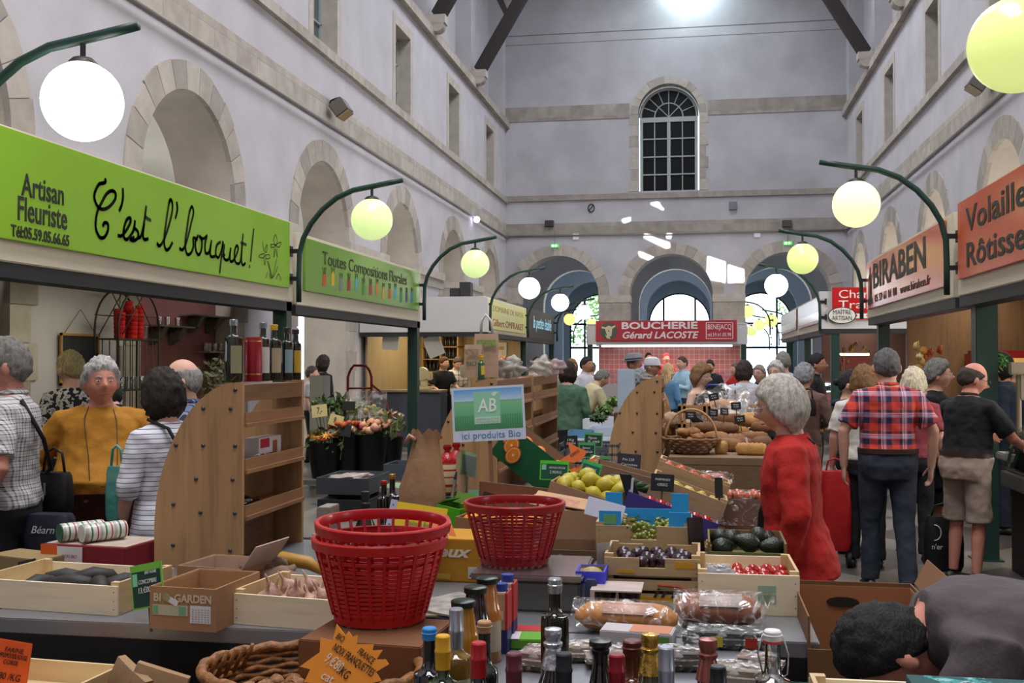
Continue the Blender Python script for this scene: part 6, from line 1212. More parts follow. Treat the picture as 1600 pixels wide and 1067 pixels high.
t=B_(1207,984,TZ,.30,.038,'wine',glass((.95,.97,.96),.03,.9),'#e2e0dc','clear swing-top bottle with white stopper, rightmost of the front bottles',mat('#dedcd8',.4),caplen=.07,nr=.016)
p=MB(); p.tube([(.02,0,.29),(.032,0,.25),(.03,0,.21),(.018,0,.2)],.0018,5); p.tube([(-.02,0,.29),(-.03,0,.25),(-.018,0,.2)],.0018,5); p.build('wire_clip',silver,t,smooth=True); p=MB(); p.lathe([(.0195,.274),(.0195,.279)],16); p.build('rubber_ring',mat('#b8303a',.5),t)
B_(688,953,TZ,.16,.034,'jar','#3a2a20','#b9a890','small jar with a pale metal lid left of the silver capsule',mat('#b8aa94',.3,.6),Y=2.62)
B_(724,935,TZ,.238,.041,'juice','#a8701a','#1c2c20','juice bottle of golden pulp with dark green lid, nearest of three',mat('#16241a',.3),Y=2.75)
B_(743,918,TZ,.238,.041,'juice','#2a0f14','#1c2c20','juice bottle of dark red juice with dark green lid, middle of three',mat('#16241a',.3),Y=2.92)
B_(761,905,TZ,.238,.041,'juice','#b06a28','#1c2c20','juice bottle of orange pulp with dark green lid, farthest of three',mat('#16241a',.3),'#b5a88e',Y=3.05)
for px,py,Y,lab in ((783,912,3.16,'juice carton with a blue cap, the nearer one beside the scale'),(793,898,3.27,'juice carton with a blue cap, the farther one beside the scale')):
    c=W(px,py,Y); h=c.z-TZ-.02; t=T('juice_carton',lab,'carton',(c.x,Y,TZ)); p=MB(); p.box(-.026,.024,-.035,.035,0,h,0,.003); p.box(-.027,.025,-.036,.036,0,.07,1); p.box(.018,.0255,-.0365,.0365,.07,h,2); p.build('carton_body',[mat('#b9a08a',.5,var=.1,vs=8),mat('#27306e',.5),mat('#b32a2c',.5)],t); p=MB(); p.lathe([(.02,h),(.02,h+.022),(.001,h+.022)],16); p.build('cap',mat('#23388a',.4),t,smooth=40)
    front(t,0,mat('#d8cbb8',.5),-.022,.012,.1,h*.7,'label',-.0375)
B_(571,738,TZ,.32,.045,'champ','#0c140c','#15181a','dark green sparkling bottle with black neck foil behind the big red baskets',mat('#15181c',.5),Y=4.3,caplen=.42)
B_(613,742,TZ,.31,.04,'wine','#120c0a','#a8843a','dark bottle with a gold cap next to the brown paper bag',mat('#a8803a',.3,.6),Y=5.05,caplen=.08)
B_(600,764,TZ,.26,.034,'wine','#100c0c','#b81c22','small dark bottle with a red cap behind the gold-capped one',mat('#a8161c',.4),Y=5.2,caplen=.08)
# oil bottles on the shelf unit
for px,py,r,h,kind,body,capm,labc,lab,Y,cx_ in ((365,505,.038,.262,'square','#141a0a',mat('#7f8a8e',.3,.5),'#8a8a68','large square dark green oil bottle with grey cap, nearest on the shelf unit',4.27,0),(411,508,.03,.255,'square','#20241c',mat('#6f787c',.3,.5),'#c9c4bc','oil bottle with grey cap and shining white label behind the red tin',4.45,0),(428,510,.034,.25,'square','#10160a',mat('#d0a41c',.4),'#a8987a','dark oil bottle with a yellow cap',4.58,0),(448,516,.029,.24,'square','#14150c',mat('#2a2626',.4),'#7f9aa0','oil bottle with a pale blue label on the shelf unit',4.68,0),(462,519,.027,.235,'square','#101208',mat('#2c2a2a',.4),'#b9962a','oil bottle with a yellow label, farthest on the shelf unit',4.79,0)):
    c=W(px,py,Y); B_(px,py,S1Z+.001,h,r,kind,body,None,lab,capm,labc,name='oil_bottle',Y=Y)
c=W(403,527,4.36); t=T('oil_tin','tall dark red cylindrical tin with gold bands between oil bottles','tin',(c.x-.02,4.36,S1Z+.001)); hh=c.z-S1Z; p=MB(); p.lathe([(.036,0),(.037,.004),(.037,hh-.004),(.035,hh),(.001,hh)],28,0); p.lathe([(.0375,hh-.02),(.0375,hh-.016)],28,1,cap=False); p.lathe([(.0375,.03),(.0375,.034)],28,1,cap=False); p.build('tin_body',[mat('#8a1420',.3,.2),mat('#b8923a',.3,.7)],t,smooth=40)
# things on the shelves of the near unit
def onshelf(i): return TZ+(S1Z-TZ)*(i+.02)/4+.021
z2=onshelf(2); t=T('product_box','white and red product box lying open-side out on the third shelf','box',mx=TR(SX-.115,4.38,z2)@RT(90,'Z')@TR(.13,0,0)); p=MB(); p.box(-.12,.14,.0,.07,0,.105,0,.002); p.build('box_body',mat('#d6d2d4',.5),t); 
p=MB(); p.box(-.1,.0,-.001,0,.06,.1,0); p.box(-.11,.08,-.001,0,.02,.035,0); p.build('red_print',mat('#b31a34',.5),t); p=MB(); p.box(.04,.09,-.0012,0,.03,.085); p.build('bread_picture',mat('#9a5a34',.6),t)
bpy.data.objects[t.name].matrix_world=TR(SX-.06,4.5,z2+.001)@RT(90,'Z')@TR(.12,-.0,0)
z1=onshelf(1)
mb=MB(); mb.tube([(0,0,.03),(0,.12,.03),(0,.17,.03),(0,.24,.03)],[.028,.03,.012,.01],14); o=mb.build('bottle',mat('#1c2228',.1,coat=.5),smooth=True); o.location=(SX-.07,4.27,z1+.002); tag(o,'dark bottle lying on the second shelf of the near unit','bottle')
mb=MB(); mb.box(-.04,.04,-.09,.09,0,.02,bev=.004); o=mb.build('orange_packet',mat('#a8481c',.6),smooth=30); o.location=(SX-.06,4.65,z1+.002); tag(o,'orange packet at the back of the second shelf of the near unit','packet')
z3=onshelf(3); mb=MB(); mb.box(-.04,.04,-.07,.07,0,.03,bev=.002); o=mb.build('white_box',mat('#8f7f6c',.6)); o.location=(SX-.05,4.34,z3+.001); tag(o,'small pale cardboard box on the dark top shelf of the near unit','box')
mb=MB(); mb.tube([(-.02,0,.02),(.02,.03,.045),(.03,.08,.03),(.0,.1,.015),(.02,.13,.045),(.02,.18,.03),(-.02,.2,.012)],.0035,6); o=mb.build('spectacles',mat('#b8b4b0',.3,.6),smooth=True); o.location=(SX-.03,4.34,z2+.003); tag(o,'folded spectacles lying in front of the white and red box','spectacles')
# ---- red plastic baskets
def red_basket(lab,c,rt,rb,h,m,tilt=(0,0)):
    t=T('plastic_basket',lab,'basket',mx=TR(*c)@RT(tilt[0],'X')@RT(tilt[1],'Y')); 
    R_=lambda z: rb+(rt-rb)*(z/h)
    p=MB(); p.lathe([(rt-.004,h-.030),(rt+.004,h-.028),(rt+.007,h-.004),(rt+.004,h),(rt-.006,h),(rt-.008,h-.004),(rt-.006,h-.03)],56,cap=False); p.lathe([(rb-.002,0),(rb+.005,.002),(rb+.007,.03),(rb+.002,.03),(rb-.002,.01)],48,cap=False); p.build('rim',m,t,smooth=40)
    p=MB(); nr=26
    for i in range(nr):
        a=2*PI*i/nr; ca,sa=math.cos(a),math.sin(a); e=V((-sa,ca,0))*.0042; a0=V((ca*R_(.02),sa*R_(.02),.02)); b0=V((ca*R_(h-.02),sa*R_(h-.02),h-.02)); n_=V((ca,sa,0))*.0055
        p.add([a0-e,a0+e,b0+e,b0-e,a0-e+n_,a0+e+n_,b0+e+n_,b0-e+n_],[(0,1,2,3),(4,7,6,5),(0,4,5,1),(1,5,6,2),(2,6,7,3),(3,7,4,0)])
    p.build('ribs',m,t)
    p=MB(); z=.034; j=0
    while z<h-.034: r_=R_(z); p.lathe([(r_,z-.0042),(r_+.003,z-.004),(r_+.003,z+.004),(r_,z+.0042)],52,cap=False); z+=.0125 if z<h-.08 else .022; j+=1
    p.build('hoops',m,t,smooth=40)
    p=MB(); 
    for i in range(-5,6): x=rb*i/5.5; y=math.sqrt(max(0,rb*rb-x*x)); p.box(x-.004,x+.004,-y,y,.0,.005); p.box(-y,y,x-.004,x+.004,.001,.006)
    p.build('bottom_grid',m,t); return t
rdm=mat('#b3101c',.35,var=.06,vs=5,coat=.2); rdm2=mat('#9a0f18',.35,var=.06,vs=5,coat=.2)
b1=W(577,985,2.88); BX=V((b1.x,2.98,.905))
red_basket('big red slatted plastic basket, lower one of the nested pair',BX,.187,.125,.235,mat('#c01a1c',.38,var=.06,vs=5,coat=.2))
red_basket('big red slatted plastic basket, upper one nested in the other',BX+V((.004,.012,.043)),.187,.127,.235,rdm,(2,1))
red_basket('smaller-looking red plastic basket standing on the weighing scale',V((W(804,880,3.85).x,3.85,.914)),.178,.118,.218,rdm2)
carton('plain brown cardboard box under the nested red baskets',TR(BX.x+.02,2.72,TZ)@RT(-4),.34,.30,.122,'#7a4e30',solid=True)
# weighing scale
c=W(845,890,3.7); t=T('weighing_scale','steel weighing scale under the red basket, behind the oil bottle','scale',(c.x-.02,3.66,TZ)); p=MB(); p.box(-.20,.16,-.0,.36,0,.105,0,.008); p.build('scale_body',mat('#6a6b68',.45,.3,var=.05),t,smooth=30); p=MB(); p.box(-.22,.17,-.02,.38,.108,.128,0,.006); p.build('weighing_plate',mat('#a8989a',.25,.85),t,smooth=30); p=MB(); p.M=TR(.175,0,0); p.box(0,.04,0,.36,0,.115,0,.005); p.build('side_housing',mat('#34405e',.4),t,smooth=30)
# ---- near crates on the left table
m1=ON(92,948,TZ,.10,-5); m1=TR(W(55,960,3.30).x-.0,3.36,TZ)@RT(-5)
c1=W(183,966,3.36); t=crate('pale wooden crate of dark vegetables at the left edge, green price sign on it',TR(c1.x-.27,3.385,TZ+.001)@RT(-5),.54,.34,.098,pineL)
scatter('blackveg',lambda mb: mb.tube([(-.09,0,0),(-.06,0,.012),(0,0,.02),(.06,0,.012),(.1,0,-.004)],[.008,.028,.034,.026,.005],14),TR(c1.x-.27,3.385,TZ)@RT(-5),[V((-.12,.1,.05)),V((-.0,.12,.055)),V((.1,.14,.05)),V((.02,.22,.06)),V((.16,.2,.05)),V((-.1,.22,.05))],'dark_cucumber','dark green ridged cucumber in the crate with the green price sign','vegetable','dark vegetables in the left crate',mat('#2a2622',.6,var=.3,vs=30),rot=False)
def slate(lab,px,py,Y,w_,h_,yaw=0,roll=0,tilt=8,stick=.08,col='#14392c',bd='#6fb23c',lines=(),txm=None,name='price_sign',logo=True):
    t=card(name,lab,'price sign',px,py,Y,w_,h_,mat(col,.4),yaw,tilt,stick,roll,bd=bd)
    if bd: p=MB(); p.box(-w_/2,w_/2,-.0008,0,h_*.36,h_/2); p.build('header_strip',mat(bd,.4),t)
    if logo and bd: p=MB(); p.box(-w_*.46,-w_*.3,-.0008,0,h_*.02,h_*.32); p.build('organic_mark',mat('#7fc39a',.4),t)
    ctext(t,lines,txm or mat('#d9ddd6',.6),w_,h_); return t
slate('large green-topped price sign standing on the left crate',229,915,3.30,.122,.135,yaw=-14,roll=-13,lines=[('BRETAGNE',.35,.62,.014,.4),('CONCOMBRE',.1,.2,.02,.62),('13,€00/KG',.1,-.2,.026,.68),('cat 2',.5,-.6,.016,.2)])
t=carton('brown carton with pale lettering and a white label beside the left crate',TR(W(273,1000,3.17).x,3.22,TZ+.001)@RT(-4),.232,.30,.135,'#a47c58')
lp=mat('#cbb9a0',.6); ftext(t,'BI',-.088,.1,.034,lp,fit=.026,bold=.0012); ftext(t,'GARDEN',.038,.1,.034,lp,fit=.13,bold=.0012); p=MB(); p.M=TR(-.055,-.003,.103)@RT(90,'X'); p.lathe([(.0001,0),(.013,0),(.013,.001)],12); p.build('leaf_mark',mat('#9a9a6a',.6),t)
front(t,0,mat('#b9b29a',.6),-.105,.02,.045,.078); front(t,0,mat('#6fa87a',.6),-.103,-.085,.048,.075,y=-.002); front(t,0,mat('#6fa87a',.6),-.012,.012,.048,.075,y=-.002); front(t,0,mat('#d6d3d6',.5),.028,.1,.025,.08)
p=MB(); p.M=TR(-.035,-.002,.092)@RT(25,'Y'); p.box(-.022,.022,-.001,0,-.009,.009); p.build('sticker',mat('#d9d9dc',.5),t)
for i in range(6): ftext(t,'......',.065,.034+i*.0075,.012,mat('#7a7a80',.6),fit=.06,name='small_print')
t=carton('open brown carton behind the lettered carton',TR(W(350,930,3.75).x,3.62,TZ+.001)@RT(-8),.26,.24,.12,'#a07854',inner='#b9a090',flaps=[('r',35)])
c3=W(335,984,3.22); t=crate('pale wooden crate of garlic bulbs',TR(c3.x+.26,3.30,TZ+.001)@RT(-7),.50,.34,.098,pineL)
def garlic(mb):
    mb.lathe([(.006,-.02),(.020,-.018),(.028,-.006),(.026,.008),(.014,.02),(.006,.032),(.004,.05),(.002,.065)],14)
    for i in range(7): a=2*PI*i/7; mb.ball((.016*math.cos(a),.016*math.sin(a),-.003),.0135,8,sc=(1,1,1.35))
scatter('garlic',garlic,TR(c3.x+.26,3.30,TZ)@RT(-7),pile(.46,.31,.012,.028,36,RD),'garlic_bulb','garlic bulb in the pale wooden crate','garlic','garlic bulbs in the crate',mat('#b08a78',.6,var=.35,vs=40))
# left: boxes behind the crate
t=carton('flat orange and dark red product box with a white label under the two cans',TR(W(135,880,4.08).x,4.05,TZ+.002)@RT(-6),.40,.28,.10,'#7a1620',solid=True)
front(t,0,mat('#d05a1a',.5),-.2,-.12,.0,.10); front(t,0,mat('#d9d2d0',.5),-.12,.0,.005,.095,y=-.002); ftext(t,'BON BIO',-.06,.055,.02,mat('#8a3a3a',.6),fit=.07); front(t,0,mat('#a83030',.5),-.09,-.03,.015,.035,y=-.0025)
p=MB(); p.box(-.19,-.02,.02,.26,.1,.1025); p.box(0,.19,.02,.26,.1,.1025); p.build('lid_print',mat('#b9a898',.5,var=.15,vs=10),t)
for i,(px,py,yaw,ec,lab) in enumerate(((132,845,62,'#1e5a38','tin can with green end lying on the flat box, left one'),(160,848,58,'#d8d6d0','tin can with white end lying on the flat box, right one'))):
    c=W(px,py,4.16); t=T('tin_can',lab,'can',mx=TR(c.x-.02+i*.02,4.17,TZ+.145)@RT(-35,'Z')@RT(90,'X')); p=MB(); p.lathe([(.0001,-.09),(.036,-.09),(.038,-.085),(.038,.085),(.036,.09),(.0001,.09)],28,0); p.build('can_body',stripes([(0,.12,'#2a6a44'),(.3,.5,'#a8a6a0'),(.6,.7,'#9a3430')],.06,2,'#cfccc4',rough=.3),t,smooth=40); p=MB(); p.lathe([(.001,.0905),(.034,.0905),(.036,.094),(.001,.094)],24); p.build('can_end',mat(ec,.4),t,smooth=40)
t=carton('long tan paper packet leaning at the left edge behind the crate',TR(W(25,880,4.0).x,3.98,TZ+.002)@RT(-16),.3,.16,.06,'#8a744c',solid=True); card('slate_tag','dark slate tag on the tan packet at the left edge','tag',42,886,3.9,.09,.055,mat('#22241f',.5),yaw=-10,roll=-14,stick=.03)
# lower front tier
t=card('price_card','bright orange price card at the lower left corner','price card',16,1040,2.98,.125,.15,mat('#d8581c',.55),roll=6,tilt=4,stick=.1); ctext(t,[('FARINE',.1,.62,.02,.5),('PAMPLEMOUSSE ROUGE',0,.38,.02,.85),('CORSE',0,.12,.02,.4),('1,80 /KG',-.1,-.45,.03,.7)],blk,.125,.15)
crate('wooden crate on the lower tier at the bottom left edge',TR(W(90,1050,3.1).x,2.82,.622)@RT(-4),.44,.3,.075,pine)
for i,(px,py,yaw) in enumerate(((205,1048,-30),(245,1052,12))):
    c=W(px,py,2.95); mb=MB(); mb.M=RT(yaw)@RT(18,'Y'); mb.loft([[V((x,y,z)) for x,y in ((-w2_,-d_),(0,-d_*1.3),(w2_,-d_),(w2_,d_),(-w2_,d_))] for w2_,d_,z in ((.075,.02,-.1),(.08,.03,0),(.078,.012,.07))]); o=mb.build('paper_bag',mat('#9a7a58',.8,bump=.5,bs=14),smooth=30); o.location=(c.x,2.95,c.z-.055); tag(o,['flattened kraft paper bag lying below the lettered carton, left one','kraft paper bag below the lettered carton, right one'][i],'paper bag')
# walnut basket
c=W(487,1040,2.62); t=T('wicker_basket','brown wicker basket of walnuts under the orange starburst sign','basket',(c.x,2.62,.622)); wk=mat('#8a5a2c',.55,var=.45,vs=45,bump=.5,bs=80)
p=MB(); 
for j in range(15): z=.014+j*.0148; r=.19+j*.004; p.tube([(r*math.cos(a)*1.12+.003*math.sin(a*16+j*PI),r*math.sin(a)*.86,z+.004*math.sin(a*16+j*PI)) for a in [2*PI*i/64 for i in range(64)]],(.0085,.0075),6,closed=True)
p.build('woven_side',wk,t,smooth=True)
p=MB(); p.tube([(.25*math.cos(a)*1.12,.25*math.sin(a)*.86,.24+.004*math.sin(a*20)) for a in [2*PI*i/64 for i in range(64)]],.014,8,closed=True); p.build('rim',wk,t,smooth=True)
p=MB(); p.lathe([(.0001,.012),(.2,.012),(.22,.14)],24,0,1.1,.85,cap=False); p.build('lining',mat('#4a2f1a',.8),t,smooth=True)
p=MB(); 
for i in range(5): p.tube([(-.27+.01*i,-.02+.03*i,.2),(-.24+.012*i,-.02+.025*i,.27)],.006,6)
p.build('broken_handle',wk,t,smooth=True)
def walnut(mb): mb.ball((0,0,0),.021,16,jit=.22,sc=(1,1.15,.95)); mb.tube([(.0215*math.cos(a),0,.021*math.sin(a)) for a in [2*PI*i/16 for i in range(16)]],.0022,5,closed=True)
scatter('walnut',walnut,TR(c.x,2.62,.622+.12),[V((p_.x*1.0,p_.y-.16,p_.z)) for p_ in pile(.40,.32,0,.0215,70,RD) if (p_.x/.21)**2+((p_.y-.16)/.165)**2<1],'walnut','walnut in the wicker basket','walnut','walnuts in the wicker basket',mat('#9a6a40',.6,var=.35,vs=70,bump=.5,bs=120))
c=W(540,1035,2.42); t=T('starburst_sign','orange starburst price sign stuck in the walnut basket','price sign',mx=TR(c.x,2.42,c.z)@RT(8,'Y')@RT(-14,'X'))
def CI(x,y): return ((290+x/5.155-540)*.00143,-(860+y/5.155-1035)*.00143)
pts=[CI(*q) for q in ((1145,610),(1240,690),(1260,650),(1300,690),(1345,665),(1350,740),(1495,715),(1495,765),(1580,745),(1545,830),(1620,815),(1655,850),(1560,930),(1620,990),(1500,1040),(1480,1180),(1380,1120),(1300,1260),(1210,1150),(1080,1230),(1070,1110),(970,1120),(1000,1010),(905,1005),(1050,860),(1030,745),(1140,750))]
p=MB(); p.prism(pts,0,.003,0,'XZ'); p.build('card',mat('#f0922c',.55),t)
def star(s_,x,y,sz,f_,m,rot=-20): 
    a=CI(x,y); text(s_,sz,TR(a[0],-.0015,a[1])@RT(90,'X')@M.Rotation(R(rot),4,'Z'),m,t,name='handwriting',fit=f_,ext=.0003,shear=.15)
star('BIO',1200,715,.02,.02,blk); star('FRANCE',1450,820,.022,.045,blk,-25); star('NOIX FRANQUETTES',1350,870,.026,.115,blk,-22); star('9,€80',1190,920,.034,.045,mat('#e8ddd0',.5),-25); star('/KG',1290,985,.03,.03,blk,-25)
star('cat',1160,1045,.03,.03,mat('#e8ddd0',.5),-15)

c=W(680,905,3.5)
for i in range(4): mb=MB(); mb.box(-.11,.11,-.14,.14,0,.006); o=mb.build('magazine',mat(['#86807a','#5f6a86','#8a7f62','#9a938c'][i],.5,var=.5,vs=18)); o.matrix_world=TR(c.x+.012*i,3.62,TZ+.002+.0075*i)@RT([8,-14,20,-30][i]); tag(o,'printed magazine in the low pile between the two red baskets','magazine','magazines between the red baskets')
# ---------------------------------------------------------------- produce on the middle display
cloth=mat('#5a4636',.85,var=.1,vs=12); 
def riser(lab,x0,x1,y0,y1,z0,z1,m=None):
    t=T('display_riser',lab,'riser',((x0+x1)/2,(y0+y1)/2,z0)); p=MB(); p.box(-(x1-x0)/2,(x1-x0)/2,-(y1-y0)/2,(y1-y0)/2,0,z1-z0); p.build('riser_block',m or cloth,t)
orange_m=mat('#d9781c',.5,var=.12,vs=30,bump=.2,bs=200); tomato_m=mat('#a8180e',.15,var=.12,vs=20,coat=.5); lemon_m=mat('#b9a832',.45,var=.18,vs=14,bump=.2,bs=160)
dkg='#123a2c'
# tomato crate --------------------------------------------------
c=W(1170,893,3.72); mx=TR(c.x,3.74,TZ+.001)@RT(1)
t=crate('pale wooden crate full of red cherry tomatoes at the right edge of the table',mx,.335,.36,.135,pineL)
front(t,0,mat('#9ab89a',.6),.03,.09,.075,.1); front(t,0,mat('#8f9f7f',.6),.03,.09,.04,.07,y=-.0012)
riser('slatted wooden insert under the cherry tomatoes',c.x-.14,c.x+.14,3.76,4.08,TZ+.012,TZ+.075,pine)  # unseen block added to lift the tomatoes inside the crate
scatter('tomato',lambda mb: mb.lathe([(.0001,-.0185),(.010,-.017),(.018,-.008),(.0205,.0),(.018,.010),(.010,.0165),(.002,.0160),(.0001,.0155)],16),mx@TR(.05,0,0),pile(.22,.33,.077,.0205,62,RD,y0=.012),'cherry_tomato','cherry tomato in the pale crate at the right edge','tomato','cherry tomatoes in the right crate',tomato_m)
t=T('wrapped_tray','small tray wrapped in shiny cling film at the left of the tomato crate','tray',mx=mx@TR(-.095,.04,.076)); p=MB(); p.box(-.058,.058,0,.17,0,.05,0,.015); p.build('tray_contents',mat('#6a6266',.5,var=.4,vs=30),t,smooth=30); p=MB(); p.box(-.062,.062,-.004,.176,-.001,.058,0,.02); p.build('cling_film',film(.7,40),t,smooth=30)
# avocado box --------------------------------------------------
riser('brown cloth step under the avocado box',-.02,.33,4.14,4.52,TZ+.001,.865)
c=W(1168,868,4.16); mx=TR(c.x-.0,4.17,.866); t=carton('low olive-green box of dark avocados behind the tomato crate',mx,.29,.32,.085,'#6a6a3c',inner='#8a6848',cut=.42)
scatter('avocado',lambda mb: (setattr(mb,'M',RT(80,'X')),mb.lathe([(.0001,-.05),(.02,-.047),(.036,-.03),(.038,-.008),(.028,.02),(.017,.042),(.006,.052),(.0001,.053)],18)),mx,[V((-.085,.07,.055)),V((-.0,.08,.075)),V((.095,.09,.06)),V((-.05,.17,.075)),V((.05,.2,.08)),V((-.09,.26,.06)),V((.09,.24,.06))],'avocado','dark green avocado in the low olive-green box','avocado','avocados in the olive-green box',mat('#1c2416',.35,var=.35,vs=40,bump=.4,bs=120,sc=(1,1,1)),rot=True)
t=T('black_bag_edge','black bag edge behind the avocado box beside the red coat','bag',mx=PL(1205,800,4.9,0)); p=MB(); p.loft([[V((x*w_,y,z)) for x,y in ((-.05,-.03),(.05,-.03),(.05,.03),(-.05,.03))] for w_,z in ((1.3,-.13),(1.1,0),(.7,.06))]); p.build('bag_body',mat('#101012',.6),t,smooth=40)
# plum crates ---------------------------------------------------
yel=mat('#c9941e',.5); 
c=W(1018,905,3.80); mx=TR(c.x,3.84,TZ+.001); t=crate('worn wooden crate with yellow print, lower one under the dark plums',mx,.335,.30,.085,oldw,end=oldw,slats=2)
ftext(t,'a  in',-.02,.04,.05,mat('#2a2418',.6),fit=.2,shear=.2); p=MB(); p.tube([(.02,-.003,.07),(.09,-.003,.066),(.13,-.003,.05)],.004,5); p.build('red_swoosh',mat('#a83a22',.5),t); front(t,0,yel,-.09,.13,.01,.028)
mx2=TR(c.x,3.84,TZ+.100)@RT(0); t=crate('worn wooden crate of dark plums, upper one with a yellow label',mx2,.335,.30,.062,oldw,end=oldw,notch=.045)
front(t,0,yel,.08,.145,.03,.052); front(t,0,yel,-.12,-.06,.008,.02)
scatter('plum',lambda mb: mb.lathe([(.0001,-.026),(.012,-.025),(.023,-.012),(.026,0),(.023,.013),(.012,.023),(.0001,.021)],16),mx2,pile(.29,.27,.012,.026,34,RD,y0=.012),'dark_plum','dark purple plum in the worn wooden crate','plum','dark plums in the worn crate',mat('#2a0f1c',.3,var=.3,vs=25,coat=.2))
# grape crate ---------------------------------------------------
riser('step under the grape crate',-.31,-.05,4.22,4.5,TZ+.001,.90)
blue='#2a9be0'; bm=mat(blue,.45)
c=W(1005,852,4.2); mx=TR(c.x,4.22,.901); t=crate('wooden crate of green grapes with bright blue paper corners',mx,.37,.30,.095,oldw,end=oldw,notch=.05)
for x0,x1,z in ((-.185,-.085,.095),(.085,.185,.095)): p=MB(); p.box(x0+.012,x1-.002,.011,.016,.05,z+.055); p.build('blue_liner',bm,t)
p=MB(); p.box(-.155,-.105,.008,.0105,.1,.135); p.build('green_label',mat('#6aa86a',.5),t); p=MB(); p.box(-.17,.17,.283,.288,.01,.125); p.build('blue_liner',bm,t)
for x0,x1 in ((-.17,-.1),(.1,.17)): p=MB(); p.box(x0,x1,.278,.283,.1,.19); p.build('blue_liner',bm,t)
def bunch(mb):
    r=random.Random(5)
    for i in range(46): a=r.uniform(0,6.3); l=r.uniform(-.07,.07); q=.03*math.cos(l*16)*math.sqrt(r.random()); mb.ball((l,q*math.cos(a),q*math.sin(a)),.0105,8)
    mb.k=1; mb.tube([(-.07,0,.02),(0,.005,.035),(.07,0,.03),(.1,0,.045)],.0022,5); mb.k=0
scatter('grapes',bunch,mx,[V((-.09,.08,.05)),V((.03,.07,.045)),V((.10,.12,.055)),V((-.05,.16,.07)),V((.06,.2,.07)),V((-.1,.23,.06)),V((.1,.24,.06))],'grape_bunch','bunch of green grapes in the crate with blue corners','grapes','green grape bunches',[mat('#7a8434',.3,var=.2,vs=30,coat=.2),mat('#4a4a1c',.6)],rot=False)
t=slate('dark brown price slate seen edge-on, standing right of the grapes',1088,835,4.22,.12,.13,yaw=62,roll=6,col='#241a1c',bd=None,logo=False,stick=.1)
# violet box, magazine carton etc -------------------------------
c=W(922,888,3.70); t=carton('violet-blue box of melons beside the weighing scale',TR(c.x,3.70,TZ+.001),.10,.13,.135,'#4a4ad8',inner='#8a7a68'); p=MB(); p.prism([(-.04,.02),(.03,.05),(.02,.1),(-.05,.09)],-.0015,-.0003,0,'XZ'); p.build('pale_print',mat('#a9a8d0',.5),t)
mb=MB(); mb.ball((0,0,0),.04,18,sc=(1.1,1,.9)); o=mb.build('melon',mat('#a89a5c',.5,var=.2,vs=20,bump=.3,bs=60),smooth=True); o.location=(c.x,3.765,TZ+.105); tag(o,'greenish melon half hidden in the violet-blue box','melon')
t=carton('low brown carton with white italic lettering behind the red basket on the scale',TR(W(888,862,4.2).x,4.16,TZ+.001),.29,.27,.125,'#6f5540',inner='#8a6a50',flaps=[('b',10)],cut=.0); ftext(t,'Saveurs',.03,.095,.038,mat('#b9a898',.6),fit=.13); front(t,0,mat('#4a4a9a',.5),-.12,.16,.03,.065)
c=W(946,855,3.95); t=T('clear_divider','clear bent plastic sheet standing before the carton','plastic sheet',mx=TR(c.x,3.9,TZ+.08)@RT(35)); p=MB(); p.loft([[V((x,y,z)) for x,y in ((-.03,0),(.03,.01),(.03,.013),(-.03,.003))] for z in (0,.12)]); p.build('sheet',mat('#a8a29c',.15,alpha=.75),t)
# cups pack, loaves ---------------------------------------------
c=W(962,925,3.6); t=T('dessert_pack','cardboard sleeve pack of dark dessert cups behind the bagged loaf','dessert pack',(c.x,3.6,TZ+.002)); p=MB(); p.box(-.085,.085,0,.16,.088,.093,0); p.loft([[V((x,y,z)) for y,z in ((0,.09),(-.004,.03),(-.002,.03),(.004,.09))] for x in (-.085,-.07)]); p.build('sleeve',mat('#b5a49a',.5,var=.15,vs=14),t)
for x in (-.042,.042):
    for y in (.045,.12): p=MB(); p.lathe([(.026,.0),(.038,.084),(.001,.084)],18,c=(x,y)); p.build('cup',mat('#2a1612',.25),t,smooth=40)
crust=mat('#b06f2c',.6,var=.3,vs=18,bump=.3,bs=40); 
def loafbag(px,py,Y,w_,d,h,lab,yaw=0,m=crust,neck=True,fa=.45,z=TZ,lbl=None):
    c=W(px,py,Y); t=T('bagged_loaf',lab,'bread',mx=TR(c.x,Y,z+.002)@RT(yaw)); n=9
    rs=[]; 
    for i in range(n+1): u=-1+2*i/n; k=(1-abs(u)**5)*.9+.1; rs.append([V((u*w_/2,d/2+d/2*.96*math.cos(a)*k**.3,h*(.48+.48*math.sin(a)*k**.5))) for a in [2*PI*j/20 for j in range(20)]])
    p=MB(); p.loft(rs); p.build('loaf',m,t,smooth=True)
    rs=[]
    for i in range(n+6):
        u=-1.04+2.08*min(i,n)/n; k=1.0
        if i>n: u=1.04+(i-n)*.06; k=[.6,.25,.2,.35,.5][i-n-1]
        rj=lambda a: 1.06+.04*math.sin(a*7+i*2.3); rs.append([V((u*w_/2,d/2+d/2*rj(a)*math.cos(a)*k,(h*(.5+.52*rj(a)*math.sin(a)*k)+(.03 if i>n+2 else 0)))) for a in [2*PI*j/26 for j in range(26)]])
    p=MB(); p.loft(rs,cap=False); p.build('cellophane',film(fa,22),t,smooth=True)
    if lbl:
        p=MB(); p.loft([[V((x,d*.5-d*.50*math.cos(b),h*(.55+.50*math.sin(b)))) for b in (.35,.6,.9,1.2,1.25,.95,.62,.33)] for x in (-w_*.22,w_*.28)]); p.build('paper_label',mat(lbl,.5,var=.12,vs=30),t,smooth=True)
    return t
loafbag(975,968,3.38,.32,.13,.095,'golden bagged sliced loaf in front of the dessert cups',-3,m=mat('#b9782a',.6,var=.3,vs=18,bump=.3,bs=40),lbl='#c9a090')
